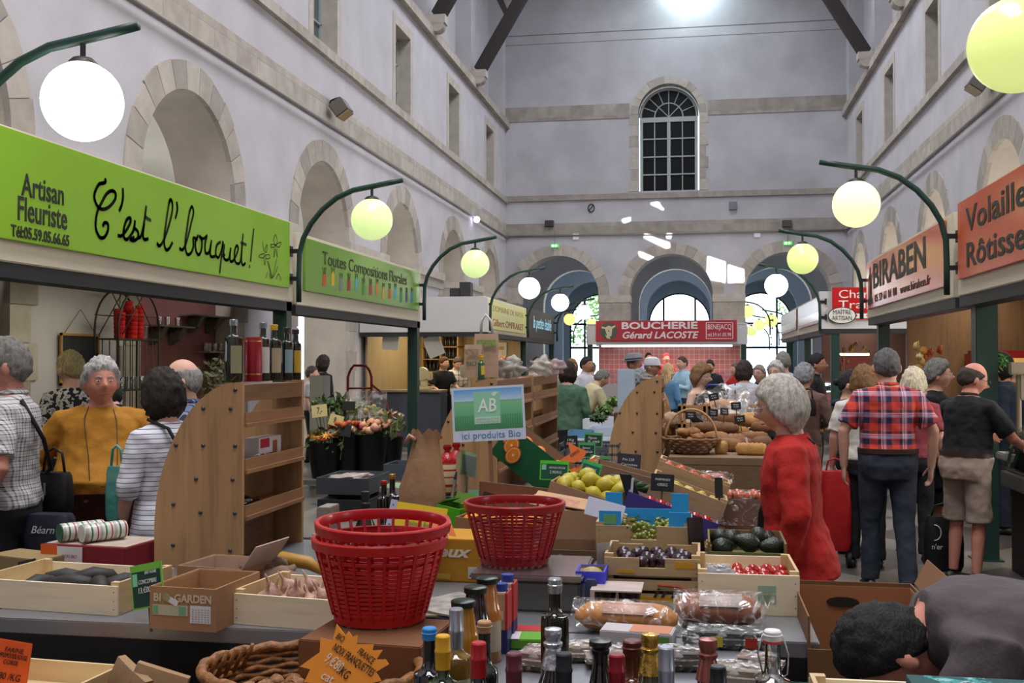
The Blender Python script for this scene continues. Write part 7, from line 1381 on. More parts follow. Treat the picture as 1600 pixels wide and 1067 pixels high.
loafbag(1122,940,3.5,.27,.16,.105,'bagged square loaf with pale label in front of the tomato crate',0,m=mat('#8a4a24',.6,var=.15,vs=12),lbl='#b8a8a2')
for i,(px,py,Y,ds,lab,c1) in enumerate(((1132,985,3.27,.0,'dark green flat pack with red labels, upper of two','#1c3020'),(1065,1035,3.02,.0,'crinkled clear pack of dark food behind the pink foil bottle','#4a3a34'),(1150,1052,2.88,0,'pale crinkled pack at the bottom between the front bottles','#8a7a6a'),(958,1045,3.0,0,'crinkled transparent bag between the dark bottles','#8f8074'),(835,1045,2.95,0,'pinkish crinkled bag left of the silver foil bottle','#8a6c5e'))):
    c=W(px,py,Y); t=T('flat_pack',lab,'packet',mx=TR(c.x,Y,TZ+.002)@RT([-2,8,-6,12,-10][i])); w_=[.25,.16,.2,.14,.13][i]; p=MB(); p.box(-w_/2,w_/2,0,.12,0,.045,0,.015); p.build('contents',mat(c1,.5,var=.4,vs=30),t,smooth=30); p=MB(); p.box(-w_/2-.004,w_/2+.004,-.004,.124,-.001,.051,0,.018); p.build('film',film(.65,30),t,smooth=30)
    if i==0:
        for x in (-.04,.06): p=MB(); p.box(x,x+.035,-.006,-.0045,.01,.04); p.build('label',mat('#a82c1c' if x>0 else '#b8a63a',.5),t)
t=carton('white and blue flat box in front of the golden loaf',TR(W(992,1000,3.2).x,3.22,TZ+.001)@RT(-6),.215,.1,.055,'#b9b3b4',solid=True); front(t,0,mat('#2a4f8a',.5),-.107,.03,.0,.02); p=MB(); p.box(-.02,.1,.005,.095,.0552,.0562); p.build('orange_print',mat('#b9734a',.5),t); p=MB(); p.box(.06,.1,-.001,-.0002,.028,.046); p.build('green_mark',mat('#5a8a3a',.5),t)
t=carton('bright green and red product box left of the tall oil bottle',TR(W(828,1005,3.2).x,3.18,TZ+.001)@RT(4),.11,.17,.03,'#5f9a2e',solid=True); p=MB(); p.box(-.05,.05,.1,.168,.0302,.0312); p.build('red_print',mat('#a82024',.5),t); p=MB(); p.box(-.055,-.03,.0,.09,.0302,.0312); p.build('pale_edge',mat('#c9bcc8',.5),t)
# yellow carton, file, orange card -------------------------------
c=W(712,868,4.1); t=carton('golden yellow carton with white script lettering between the red baskets',TR(c.x-.02,4.1,TZ+.001)@RT(-3),.37,.26,.165,'#b98420',solid=True); ftext(t,"eux  P",.05,.115,.06,mat('#e0d8c4',.6),fit=.22,shear=.3,bold=.002); front(t,0,mat('#c9c6cc',.5),.07,.14,.015,.06); front(t,0,mat('#c9a63a',.5),-.18,.0,.01,.03)
t=T('plastic_file','yellow sheet in a clear ring-binder sleeve leaning behind the red baskets','file',mx=PL(648,818,4.05)@RT(8,'Y')@RT(-18,'X')@RT(-6)); p=MB(); p.box(-.09,.12,0,.002,-.07,.075); p.build('yellow_sheet',mat('#d0ae1a',.5),t); p=MB(); p.box(-.115,-.088,-.001,.001,-.075,.08); p.build('punched_strip',mat('#9aa2b4',.3),t)
for i in range(4): p=MB(); p.M=TR(-.102,-.0012,-.055+i*.038)@RT(90,'X'); p.lathe([(.003,0),(.003,.0006)],8); p.build('hole',blk,t)
text('Idéabeille Bio',.028,SGN@M.Translation((.01,.0,.001)),mat('#6a6a4a',.6),t,name='handwriting',fit=.1,ext=.0003)
t=T('price_card','folded orange card lying on the golden yellow carton','price card',mx=PL(690,815,4.0)@RT(18,'Y')@RT(-35,'X')); p=MB(); p.prism([(-.055,.02),(0,.03),(.05,-.03),(.03,-.045),(-.04,-.03)],0,.003,0,'XZ'); p.build('card',mat('#d2641c',.55),t); p=MB(); p.prism([(0,.03),(.02,.025),(.075,-.04),(.05,-.045)],-.012,-.009,0,'XZ'); p.build('flap',mat('#d2641c',.55),t)
# bright green box and grapefruit carton --------------------------
c=W(700,772,4.75); t=carton('bright lime green folded box with open lid',TR(c.x,4.72,.885)@RT(-25)@RT(6,'Y'),.13,.12,.10,'#4fae1c',inner='#5a7a2c',flaps=[('l',-60),('b',30)])
riser('brown step behind the yellow carton, carrying the lime green box',-1.25,-.95,4.55,4.95,TZ+.001,.88)
p_=W(710,756,4.6); t=T('felt_pen','silver and dark marker pen standing in the lime green box','pen',mx=TR(*p_)@RT(10,'Y')); p=MB(); p.cyl((0,0,-.06),(0,0,.02),.007,n=10); p.build('pen_barrel',silver,t,smooth=30); p=MB(); p.cyl((0,0,.021),(0,0,.055),.008,.003,n=10); p.build('pen_cap',mat('#22243a',.3),t,smooth=30)
c=W(770,790,4.55); mx=TR(c.x,4.56,.848)@RT(-8)@RT(4,'Y'); t=carton('brown carton of grapefruits behind the red basket on the scale',mx,.36,.30,.10,'#9a7250',inner='#8a6450',flaps=[('b',-8),('r',50)])
scatter('grapefruit',ballf(.048,.03,(1,1,.92),20),mx,[V((-.12,.06,.07)),V((-.02,.07,.075)),V((.09,.08,.085)),V((-.08,.17,.07)),V((.04,.18,.07)),V((.12,.2,.07)),V((-.12,.25,.06))],'grapefruit','orange grapefruit in the brown carton','grapefruit','grapefruits in the brown carton',mat('#dc8a22',.45,var=.12,vs=8,bump=.2,bs=160))
slate('narrow dark green price sign seen aslant behind the grapefruits',733,725,5.0,.10,.11,yaw=58,roll=14,col='#143222',bd='#5a7a3a',logo=False)
card('cardboard_sign','tall strip of pale cardboard with red writing beside the green sign','sign',722,738,5.0,.055,.19,mat('#b08e74',.7),yaw=0,roll=-4,stick=0)
mb=MB(); mb.box(-.03,.03,-.005,.0,-.02,.02); o=card('slate_tag','small black tag fallen over the grapefruits','tag',769,777,4.6,.085,.03,mat('#26241c',.5),roll=16)
# paper bag, rice cakes -----------------------------------------
c=W(660,735,4.85); t=T('brown_paper_bag','tall crumpled brown paper bag with an open twisted top','paper bag',(c.x,4.85,TZ+.002)); rs=[]
for z,rx,ry,o_ in ((0,.095,.07,0),(.05,.108,.08,0),(.16,.112,.08,0),(.27,.105,.07,.0),(.36,.085,.05,.006),(.44,.068,.035,.014),(.49,.06,.028,.02),(.52,.075,.028,.025)):
    rs.append([V((o_+rx*math.cos(a)*(1+.05*math.sin(a*5+z*20)+.03*math.sin(a*11)),ry*math.sin(a)*(1+.1*math.sin(a*6+z*30)),z+(.02*math.sin(a*5) if z>.5 else 0))) for a in [2*PI*j/60 for j in range(60)]])
p=MB(); p.loft(rs,cap=False); p.build('bag_paper',mat('#9a7656',.8,var=.15,vs=6,bump=1,bs=9),t,smooth=True); p=MB(); p.tube([(-.07,-.02,.48),(-.05,-.04,.51),(-.03,-.02,.49)],.012,6); p.build('torn_corner',mat('#b8907a',.8),t,smooth=True)
for px,lab,Y in ((699,'pack of round rice cakes with a red twisted top, left one',5.2),(713,'pack of round rice cakes with a red twisted top, right one',5.35)):
    c=W(px,733,Y); t=T('rice_cake_pack',lab,'pack',(c.x,Y,.985)); p=MB(); p.lathe([(.048,0),(.05,.01),(.05,.15),(.04,.165),(.001,.17)],24,0); p.build('pack_body',stripes([(0,.08,'#a02c30'),(.3,.42,'#a02c30'),(.7,.76,'#a02c30')],.11,2,'#c9b58e',rough=.3),t,smooth=40); p=MB(); p.lathe([(.05,.15),(.045,.172),(.02,.195),(.012,.205),(.022,.22),(.018,.235)],18,cap=False); p.build('red_top',mat('#a8101c',.25,bump=.8,bs=40),t,smooth=True)
t=carton('white tub with a dark green lid under the rice cake packs',TR(W(718,760,5.1).x,5.12,TZ+.002),.2,.3,.17,'#b9b6bc',solid=True,name='storage_tub'); p=MB(); p.box(-.105,.105,-.005,.305,.172,.195,0,.004); p.build('lid',mat('#0f5a3a',.4),t)
# AB sign ---------------------------------------------------------
c=W(763,646,5.02); t=T('organic_board','organic farming board with a field picture and blue words below','sign',mx=TR(c.x,5.02,c.z)@RT(3,'Z')@RT(-3.5,'Y')@RT(-6,'X')@M.Scale(.9,4)); aw,ah=.385,.285
p=MB(); p.box(-aw/2,aw/2,0,.006,-ah/2,ah/2); p.build('board',mat('#c6d3e2',.35),t)
m,nt,bb=new('field_print'); L=nt.links; tc=N(nt,'ShaderNodeTexCoord'); sp=N(nt,'ShaderNodeSeparateXYZ'); L.new(tc.outputs['Generated'],sp.inputs[0]); cc_=ramp(nt,sp.outputs[2],[(0,rgb('#3f8a5a')),(.35,rgb('#5fae78')),(.66,rgb('#7cc090')),(.70,rgb('#6fa88a')),(.72,rgb('#b9d4e8')),(.85,rgb('#8fbfe6')),(1,rgb('#5fa0dc'))])
wv=N(nt,'ShaderNodeTexWave'); wv.inputs['Scale'].default_value=9; wv.inputs['Distortion'].default_value=.6; L.new(tc.outputs['Generated'],wv.inputs[0]); mm=N(nt,'ShaderNodeMath',operation='LESS_THAN'); mm.inputs[1].default_value=.36; L.new(sp.outputs[2],mm.inputs[0]); m2=N(nt,'ShaderNodeMath',operation='MULTIPLY'); m2.inputs[1].default_value=.55; L.new(mm.outputs[0],m2.inputs[0]); m3=N(nt,'ShaderNodeMath',operation='MULTIPLY'); L.new(m2.outputs[0],m3.inputs[0]); L.new(wv.outputs[1],m3.inputs[1])
mx_=N(nt,'ShaderNodeMix',data_type='RGBA'); L.new(m3.outputs[0],mx_.inputs[0]); L.new(cc_,mx_.inputs[6]); mx_.inputs[7].default_value=(*rgb('#2c6a4a'),1); L.new(mx_.outputs[2],bb.inputs['Base Color']); bb.inputs['Roughness'].default_value=.3
p=MB(); p.box(-aw/2+.012,aw/2-.012,-.001,-.0001,-ah/2+.06,ah/2-.012); p.build('field_picture',m,t)
p=MB(); p.box(-.075,.065,-.002,-.0011,-.055,.115); p.build('logo_panel',mat('#8fceaa',.35),t); p=MB(); p.box(-.07,.06,-.003,-.0021,-.052,-.018); p.build('logo_strip',mat('#bfe0cc',.35),t)
text('AB',.1,TR(-.005,-.0035,.04)@RT(90,'X'),mat('#e6f2ec',.4),t,name='lettering',fit=.1,ext=.0004,shear=.1,bold=.001); p=MB(); p.prism([(.02,.1),(.035,.085),(.055,.11),(.03,.112)],-.0035,-.0025,0,'XZ'); p.build('leaf_mark',mat('#cfe8da',.4),t)
text('AGRICULTURE',.014,TR(-.005,-.0036,-.028)@RT(90,'X'),mat('#7fae94',.4),t,name='small_print',fit=.12,ext=.0003); text('BIOLOGIQUE',.014,TR(-.005,-.0036,-.043)@RT(90,'X'),mat('#7fae94',.4),t,name='small_print',fit=.12,ext=.0003)
text('ici produits Bio',.05,TR(.01,-.0015,-ah/2+.03)@RT(90,'X'),mat('#4f7fb4',.4),t,name='lettering',fit=.31,ext=.0004)
p=MB(); p.box(-.01,.01,.007,.02,-.5,-.05); p.build('support_stick',wood('#7a5a3a','Z'),t)
# paper bags on the second shelf unit ------------------------------
def tallbag(px,py,Y,w_,h,lab,handle,yaw=0,txt=None,z=1.531,bandc='#8a9a5a'):
    c=W(px,py,Y); t=T('paper_carrier_bag',lab,'paper bag',mx=TR(c.x,Y,z)@RT(yaw)); p=MB(); rs=[[V((x*(1+.03*math.sin(z_*40)),y*k,z_)) for x,y in ((-w_/2,-.04),(0,-.05),(w_/2,-.04),(w_/2,.04),(0,.045),(-w_/2,.04))] for z_,k in ((0,1),(h*.5,.9),(h*.8,.6),(h,.35))]; p.loft(rs,cap=False); p.build('bag_paper',mat('#a88c74',.75,var=.1,vs=8,bump=.6,bs=12),t,smooth=30)
    if handle: p=MB(); p.tube([(-.035,0,h-.01),(-.03,0,h+.08),(-.005,0,h+.12),(.03,0,h+.08),(.04,0,h-.01)],.009,8); p.build('handle',mat('#d0ccc6',.5),t,smooth=True)
    p=MB(); p.box(-w_*.4,w_*.4,-.0535,-.0515,h*.7,h*.86); p.build('green_print',mat(bandc,.6,var=.4,vs=40),t)
    if txt: text(txt,.04,TR(0,-.0545,h*.42)@RT(90,'X'),mat('#2f5a48',.6),t,name='lettering',fit=w_*.6,ext=.0004)
    return t
tallbag(760,560,6.6,.15,.27,'tall brown carrier bag with white handle and green print on the shelf unit',True,12)
tallbag(741,590,6.42,.105,.20,'brown bag printed BIO with a round emblem left of the handled bag',False,-6,'BIO',bandc='#a88c74')
c=W(752,590,6.36); t=bottle(752,582,1.531,.14,.02,'wine','#1c5a2a','#c9a01c','small green bottle with yellow label before the paper bags',mat('#c9a21c',.4),'#c9b03a',Y=6.36,nr=.009)
for i,(px,py,Y,s_,lab) in enumerate(((782,580,6.75,1.0,'crumpled transparent bag beside the carrier bags'),(800,578,7.0,1.2,'larger crumpled clear bag on the first shelf unit'),(845,574,8.2,1.2,'white plastic bag at the back of the shelf units'),(868,566,8.6,1.0,'pinkish plastic bag at the end of the shelf units'))):
    c=W(px,590,Y); mb=MB(); mb.ball((0,0,.045*s_),.055*s_,26,jit=.9,sc=(1.2,.8,.95),seed=i+3); o=mb.build('plastic_bag',mat(['#a8a49c','#b0aca4','#c4bfb4','#c0a8a8'][i],.25,bump=1,bs=18,alpha=.6),smooth=True); o.location=(c.x,Y,1.532); tag(o,lab,'plastic bag')
# big green orange box ---------------------------------------------
mx=PL(806,668,5.15,0,roll=37)@TR(0,0,-.17)
t=carton('dark green fruit box with printed orange slices, tilted and full of oranges',PL(848,703,5.2,.17,roll=37),.40,.3,.17,'#115a34',inner='#8f6f58')
def disc(t,x,z,r,cols,n):
    for k,(f,c_) in enumerate(cols): p=MB(); p.M=TR(x,-.0012-.0006*(n+k),z)@RT(90,'X'); p.lathe([(.0001,0),(r*f,0),(r*f,.0005),(.0001,.0005)],24,0,1,1.25); p.build('orange_slice_print',mat(c_,.5),t)
for k,(x,z) in enumerate(((-.165,.125),(-.135,.095),(-.10,.062))): disc(t,x,z,.036,[(1,'#d8601c'),(.86,'#f0c890'),(.76,'#ea8a24'),(.15,'#f4d8a0')],k*4)
mxo=PL(848,703,5.2,.17,roll=37)
scatter('orange',ballf(.036,.02),mxo,pile(.38,.27,.075,.037,30,RD,y0=.01),'orange','orange in the tilted dark green box','orange','oranges in the dark green box',orange_m)
slate('bright green framed price sign of the oranges, in front of the dark green box',866,735,4.95,.125,.082,yaw=4,roll=2,bd='#4fc02c',lines=[('ORANGES ESPAGNE',.2,.3,.013,.6),('2,90/KG',.1,-.2,.018,.45),('cat 2',.55,-.75,.01,.18)],col='#12503f')
for i,(px,py,pts,lab) in enumerate(((898,708,[(-.035,.055),(.01,.03),(.06,.01),(.035,-.03),(.0,-.045),(-.07,-.035),(-.02,0)],'crumpled orange card with writing above the lemons'),(906,725,[(.06,.03),(.07,.02),(.04,-.01),(-.02,-.04),(-.05,-.03)],'second orange card slip right behind the lemons'))):
    t=T('price_card',lab,'price card',mx=PL(px,py,5.1-.1*i)@RT(-12,'X')); p=MB(); p.prism(pts,0,.003,0,'XZ'); p.build('card',mat('#e07030',.55),t); text('4,50/KG',.02,SGN@M.Rotation(.6,4,'Z'),blk,t,name='handwriting',fit=.05,ext=.0003)
slate('teal price sign tilted right of the orange cards',922,737,4.95,.085,.085,yaw=-6,roll=16,bd='#3fae5a',col='#1a5a5c',lines=[('CITRONS',0,.3,.015,.6),('3,20/KG',0,-.25,.018,.65)],logo=False)
riser('sloping display base under the citrus and tomato boxes, left end',-1.0,-.45,4.96,5.6,TZ+.001,.93); riser('low display base under the sloping boxes, right end',-.44,.12,4.98,5.9,TZ+.001,.84)
# lemon box -------------------------------------------------------------
mxl=PL(920,775,4.72,.075,roll=17,yaw=-3); t=carton('shallow fruit box of lemons with a dark green end',mxl,.36,.30,.085,'#a88468',inner='#a88468'); p=MB(); p.box(.1,.181,-.002,-.0003,0,.084); p.box(.1805,.1825,0,.3,0,.084); p.build('green_end_print',mat('#12402c',.5),t)
scatter('lemon',lambda mb: (setattr(mb,'M',RT(85,'X')),mb.lathe([(.0001,-.047),(.007,-.043),(.020,-.034),(.033,-.014),(.035,.004),(.027,.024),(.012,.036),(.006,.045),(.0001,.047)],16)),mxl,pile(.33,.28,.05,.034,22,RD,y0=.01),'lemon','yellow-green lemon in the shallow fruit box','lemon','lemons in the shallow fruit box',lemon_m)
for i,(dz,rl,lab) in enumerate(((0,9,'upper sheet of the kraft paper bags laid before the lemons'),(-.012,11,'lower sheet of the kraft paper bags laid before the lemons'))):
    t=T('flat_paper_bag',lab,'paper bag',mx=PL(878-i*6,784+i*7,4.55-.03*i)@RT(rl,'Y')@RT(8,'X')); p=MB(); p.box(-.12,.12,-.06,.1,-.003,.003,0,.002); p.build('bag_sheet',mat('#b8926c' if i==0 else '#8f6c4e',.8,var=.1,vs=8),t)
    if i==0: p=MB(); p.box(-.03,.07,-.04,.05,.003,.0036); p.build('pink_print',mat('#b88068',.8,var=.3,vs=40),t)
card('blank_card','blank white card with a hanging hole, fallen before the lemon box','card',945,797,4.35,.155,.075,mat('#c9ccdc',.4),roll=14,tilt=14)
t=carton('open brown carton with lifted flap below the white card',TR(W(915,838,4.42).x,4.60,TZ+.002),.30,.28,.17,'#7a5a48',inner='#8a6a58',flaps=[('b',14)])
# sloping crates, right part --------------------------------------------
mxp=PL(1052,793,4.62,.10,roll=19); t=carton('long purple tomato box on the sloping display',mxp,.40,.12,.10,'#42367c',inner='#b9a080'); 
scatter('big_tomato',ballf(.027,.03,(1,1,.85)),mxp,[V((-.1+.05*i,.05+.02*(i%2),.085)) for i in range(6)],'tomato','red tomato in the long purple box','tomato','tomatoes in the purple box',tomato_m)
crate('pale wooden carton end under the purple box, nearest of the sloping crates',PL(1040,832,4.45,.1,roll=19),.40,.14,.10,wood('#a88460','X',1,0,.7,.15),name='wooden_crate')
for i,(px,py,Y,lab,key,nm,cat,mm,r,g) in enumerate(((1078,765,4.82,'wooden crate with pale yellow and orange vegetables behind the purple box','mix','yellow_courgette','vegetable',mat('#b8a040',.45,var=.2,vs=12),.022,'yellow vegetables in the sloping crate'),(1085,740,5.05,'wooden crate of peppers, rearmost of the sloping crates','pep','sweet_pepper','pepper',mat('#b8502a',.35,var=.3,vs=10),.026,'peppers in the sloping crate'))):
    mxc=PL(px,py,Y,.085,roll=20); crate(lab,mxc,.34,.2,.085,wood('#b09470','X',1,0,.6,.2),end=oldw)
    scatter(key,ballf(r,.35,(1.5,1,.9)),mxc,[V((-.12+.06*j,.05+.07*k,.065)) for j in range(5) for k in range(2)],nm,lab.split(' behind')[0].split(',')[0].replace('wooden crate','vegetable in the wooden crate'),cat,g,mm)
slate('black price sign reading a price, standing above the purple box',1035,754,4.75,.10,.075,roll=3,col='#191b20',bd=None,logo=False,lines=[('MARMANDE',0,.35,.014,.65),('4,90/KG',0,-.25,.018,.45)])
slate('narrow black price sign right of the sloping crates',1123,762,4.85,.035,.09,yaw=0,roll=-2,col='#23221e',bd=None,logo=False)
t=T('open_folder','black folded slate with a white edge standing at the end of the lemons','slate',mx=PL(985,760,4.7)@RT(-8,'Y')); p=MB(); p.prism([(-.04,.06),(.01,.05),(.045,-.09),(-.02,-.07)],0,.006,0,'XZ'); p.build('board',mat('#15161a',.5),t); p=MB(); p.prism([(.01,.035),(.02,.035),(.0,-.06),(-.012,-.06)],-.003,-.0005,0,'XZ'); p.build('white_edge',mat('#d0cfd4',.5),t)
for i in range(4):
    mb=MB(); mb.tube([(-.08,0,0),(-.03,0,.012),(.04,0,.01),(.09,0,0)],[.01,.022,.022,.008],12); o=mb.build('cucumber',mat('#1c3a1c',.4,var=.3,vs=30),smooth=True); q_=W(965+i*12,752+i*5,5.15); o.location=q_; tag(o,'dark green cucumber between the lemons and the black price sign','cucumber','cucumbers behind the black slate')
crate('wooden crate of dark leafy vegetables behind the cucumbers',PL(985,738,5.35,.09,roll=14),.42,.24,.09,wood('#8a7058','X',1,0,.6,.2))
# apples in a clear bag-lined carton ------------------------------------
c=W(1160,783,5.3); mx=TR(c.x,5.3,TZ+.05); t=carton('carton of small apples wrapped in shiny clear plastic, beside the red coat',mx,.25,.22,.14,'#7a5a44',inner='#8a6a54'); p=MB(); p.box(-.13,.13,-.006,.23,-.003,.165,0,.02); p.build('clear_wrap',film(.5,26),t,smooth=30)
riser('low step under the carton of apples',c.x-.16,c.x+.16,5.25,5.55,TZ-.74,TZ+.049)
scatter('apple',ballf(.026,.04,(1,1,.9)),mx,pile(.23,.2,.122,.0265,26,RD,y0=.01),'apple','small red and yellow apple in the plastic-lined carton','apple','apples in the plastic-lined carton',mat('#b8502a',.3,var=.55,vs=22,coat=.3))
loafbag(1103,742,6.4,.2,.14,.12,'bagged loaf in shiny red and white wrapping below the bread table',-18,m=mat('#a85a48',.5,var=.5,vs=14),z=.86,fa=.6)
riser('step under the bag of bread below the brown cloth',-.2,.03,6.3,6.7,TZ+.001,.859)
# slates in the middle -----------------------------------------------------
for px,py,Y,w_,h_,yaw,roll,col,bd,lab,ln in ((927,687,6.3,.1,.075,0,3,dkg,'#4f9a5a','green-edged price sign, uppermost of the stack left of the wooden panel',('Figues','5,00')),(917,703,6.1,.085,.075,0,2,dkg,'#4f9a5a','green-edged price sign, second of the stack left of the wooden panel',('Epinard','3,50')),(937,726,5.7,.1,.09,0,6,'#12342a','#4f9a5a','green-edged price sign, lowest of the stack left of the wooden panel',('Poires','2,80')),(892,690,6.4,.08,.07,0,-3,'#16171a',None,'black round-topped price sign behind the orange cards',('1Kg','2,50/KG')),(983,722,5.9,.125,.09,0,4,'#2c2e38',None,'dark price sign with yellow stripes at the foot of the wooden panel',('Prix 3,50','Carottes'))):
    slate(lab,px,py,Y,w_,h_,yaw,roll,col=col,bd=bd,logo=False,stick=.15,lines=[(ln[0],-.1,.3,.02,.5),(ln[1],0,-.3,.018,.7)])
for px,w_ in ((905,.16),(950,.2)): mb=MB(); 
mb=MB(); gcr=mat('#55585f',.5)
for k in range(2):
    t=T('plastic_crate',['grey open-mesh plastic crate between the shelf unit and the wooden panel','grey plastic crate stacked on the mesh crate by the wooden panel'][k],'crate',(W(925,690,7.6).x,7.5,TZ+.002+k*.145)); p=MB(); p.box(-.2,.2,-.15,.15,0,.01)
    for z in (.0,.06,.12): p.box(-.2,.2,-.15,-.145,z,z+.018); p.box(-.2,.2,.145,.15,z,z+.018); p.box(-.2,-.195,-.15,.15,z,z+.018); p.box(.195,.2,-.15,.15,z,z+.018)
    for i in range(11): x=-.2+.04*i; p.box(x-.003,x+.003,-.15,-.145,0,.138)
    p.build('crate_body',gcr,t)
for i,(px,py,Y,r,col,lab) in enumerate(((945,640,9.0,.07,'#5a7a3a','bunch of leafy greens behind the green cardigan'),(960,628,10.0,.08,'#6a8a3c','heap of lettuce in the background left of the wooden panel'),(935,652,8.4,.06,'#44603a','leeks and herbs beside the green cardigan'))):
    c=W(px,py,Y); t=T('leafy_greens',lab,'greens',(c.x,Y,c.z)); p=MB(); leafball(p,(0,0,0),r,160,.03,flat=.5); p.build('leaves',mat(col,.5,var=.4,vs=20),t,fix=False)
table('far vegetable table behind the green cardigan',-1.2,-.3,9.9,11.9,.9,mat('#8f959c',.5),cloth=mat('#5a6066',.7))
table('table behind the bread display, mostly hidden',-.25,.6,9.7,10.8,.95,mat('#7a7268',.6),cloth=mat('#5e5a56',.8))
for i,(px,py,Y,w_,h_,col,lab) in enumerate(((940,632,10.5,.24,.08,'#b9c4d0','pale blue tray of vegetables in the background'),(925,622,11.5,.2,.1,'#d4d6da','white polystyrene box among the background vegetables'),(955,612,11.55,.2,.12,'#c9ccd2','second white box farther back among the vegetables'),(905,640,10.2,.22,.06,'#5f8fb0','blue vegetable tray right of the cream shirt'))):
    t=carton(lab,TR(W(px,py,Y).x,Y,.902),w_,.3,h_,col,inner=col,name='vegetable_box')
# bread table -----------------------------------------------------------------
BZ=1.001
c=W(1080,710,7.45); t=T('wicker_basket','round wicker basket with a hoop handle full of rolls','basket',(c.x,7.5,BZ)); wk2=mat('#7a5434',.6,var=.4,vs=60,bump=.5,bs=100)
p=MB(); 
for j in range(6): r=.10+.014*j; p.tube([(r*math.cos(a)*1.15,r*math.sin(a),.012+.018*j+.003*math.sin(a*14+j*PI)) for a in [2*PI*i/48 for i in range(48)]],.0095,6,closed=True)
p.lathe([(.0001,.01),(.1,.01)],20,0,1.15,1,cap=False); p.build('woven_side',wk2,t,smooth=True)
p=MB(); p.tube([(.172*math.cos(PI*i/18),0,.1+.2*math.sin(PI*i/18)) for i in range(19)],.008,7); p.build('handle',mat('#b08a5c',.6,var=.2,vs=30),t,smooth=True)
scatter('roll',lambda mb: mb.ball((0,0,0),.035,14,jit=.3,sc=(1.5,1,.85)),TR(c.x,7.5,BZ),[V((.07*math.cos(a)*(.4+.6*(i%2)),.055*math.sin(a),.085+.03*(i%3))) for i,a in enumerate([j*.74 for j in range(11)])],'bread_roll','seeded bread roll in the hoop-handled wicker basket','bread roll','rolls in the hoop-handled basket',mat('#9a6a3c',.7,var=.35,vs=30,bump=.4,bs=60))
def loaf(px,py,Y,w_,d,h,col,lab,yaw=0,z=BZ,flour=0,group=None,sq=False):
    c=W(px,py,Y); mb=MB(); n=18; rs=[]
    for i in range(n+1): u=-1+2*i/n; k=(1-abs(u)**(8 if sq else 3))*.93+.07; e_=.45 if sq else .75; rs.append([V((u*w_/2,d/2*math.copysign(abs(math.cos(a))**e_,math.cos(a))*k**.5,h*(.5+.5*math.copysign(abs(math.sin(a))**(e_ if math.sin(a)<0 else 1),math.sin(a))*k**.5)+(.004*math.sin(u*22) if math.sin(a)>.6 else 0))) for a in [2*PI*j/24 for j in range(24)]])
    mb.loft(rs); o=mb.build('bread_loaf',mat(col,.75,var=.4 if flour else .22,vs=18,bump=.5,bs=50),smooth=True); o.matrix_world=TR(c.x,Y,z)@RT(yaw); tag(o,lab,'bread',group); return o
loaf(1127,705,7.5,.1,.08,.085,'#b0834a','square end of a loaf right of the hoop-handled basket',80,sq=True)
loaf(1174,706,7.45,.21,.10,.08,'#b98a4a','long glazed tin loaf with a white knife-shaped tag, front right of the bread table',0,sq=True)
card('price_pin','thin white price pin stuck in the long tin loaf','price pin',1167,690,7.44,.012,.06,mat('#d9d9dc',.4),roll=-12,tilt=0)
for i,(px,py,Y,w_,d,h,col,lab,yaw,zz,fl) in enumerate(((1120,668,8.2,.34,.13,.09,'#7a5236','long dark rye loaf leaning behind the basket',-22,1.09,0),(1148,672,8.0,.24,.14,.10,'#8a6240','brown loaf in the middle of the bread stack',20,1.005,0),(1175,672,8.1,.26,.16,.1,'#8f6c48','round brown loaf at the right of the bread stack',0,1.005,0),(1185,652,8.5,.34,.2,.12,'#b58a54','large pale country loaf beside the red coat head',15,1.12,1),(1133,645,8.6,.26,.15,.09,'#c9bfb4','floured white loaf with slates in front',-35,1.16,1),(1128,628,9.0,.3,.2,.12,'#b9845c','big round golden loaf under clear plastic',0,1.2,0),(1190,690,7.9,.2,.12,.09,'#6f4a30','dark loaf low at the right of the bread table',60,1.005,0),(1045,640,8.4,.18,.14,.12,'#b59a80','floured round loaf behind the wooden rack, left',0,1.12,1),(1160,645,8.9,.16,.12,.1,'#b9987a','small floured loaf beside the slates',10,1.1,1),(1100,690,8.1,.2,.14,.09,'#6b4830','dark loaf behind the wicker basket',30,1.005,0))):
    loaf(px,py,Y,w_,d,h,col,lab,yaw,zz,fl)
for i,(px,py,Y,lab,m_) in enumerate(((1135,632,8.75,'big clear plastic bag over the golden loaf',film(.5,14)),(1165,640,8.9,'second clear bag with red marks behind the bread',film(.4,12)))):
    c=W(px,py,Y); mb=MB(); mb.ball((0,0,0),.2,24,jit=.5,sc=(1.1,.6,.75),seed=i); o=mb.build('clear_bag',m_,smooth=True); o.location=(c.x,Y,c.z); tag(o,lab,'plastic bag')
for px,py,Y,yaw,rl,lab in ((1115,620,8.3,0,-12,'black price slate, uppermost over the clear bread bag'),(1114,645,8.2,0,2,'black price slate left of the floured loaf'),(1132,643,8.15,35,6,'black slate standing edgewise in the floured loaf'),(1150,634,8.4,0,-4,'black price slate right of the golden loaf'),(1156,655,8.0,0,-8,'large black price slate low among the loaves'),(1079,649,7.9,0,0,'dark tag with a white mark on the wooden rack')):
    slate(lab,px,py,Y,.075,.055,yaw,rl,col='#17181c',bd=None,logo=False,lines=[('Pain',0,.3,.014,.5),('4,20',0,-.3,.013,.5)],stick=.06)
c=W(1085,632,8.3); t=T('bread_rack','light wooden crate rack standing on end behind the hoop basket','rack',(c.x,8.35,BZ)); rw=wood('#b08458','Z',1); hh=c.z-BZ
for x in (-.11,-.075,.075,.11): [MB().box(x-.01,x+.01,y-.0075,y+.0075,0,hh).build('upright',rw,t) for y in (-.0925,.0925)]
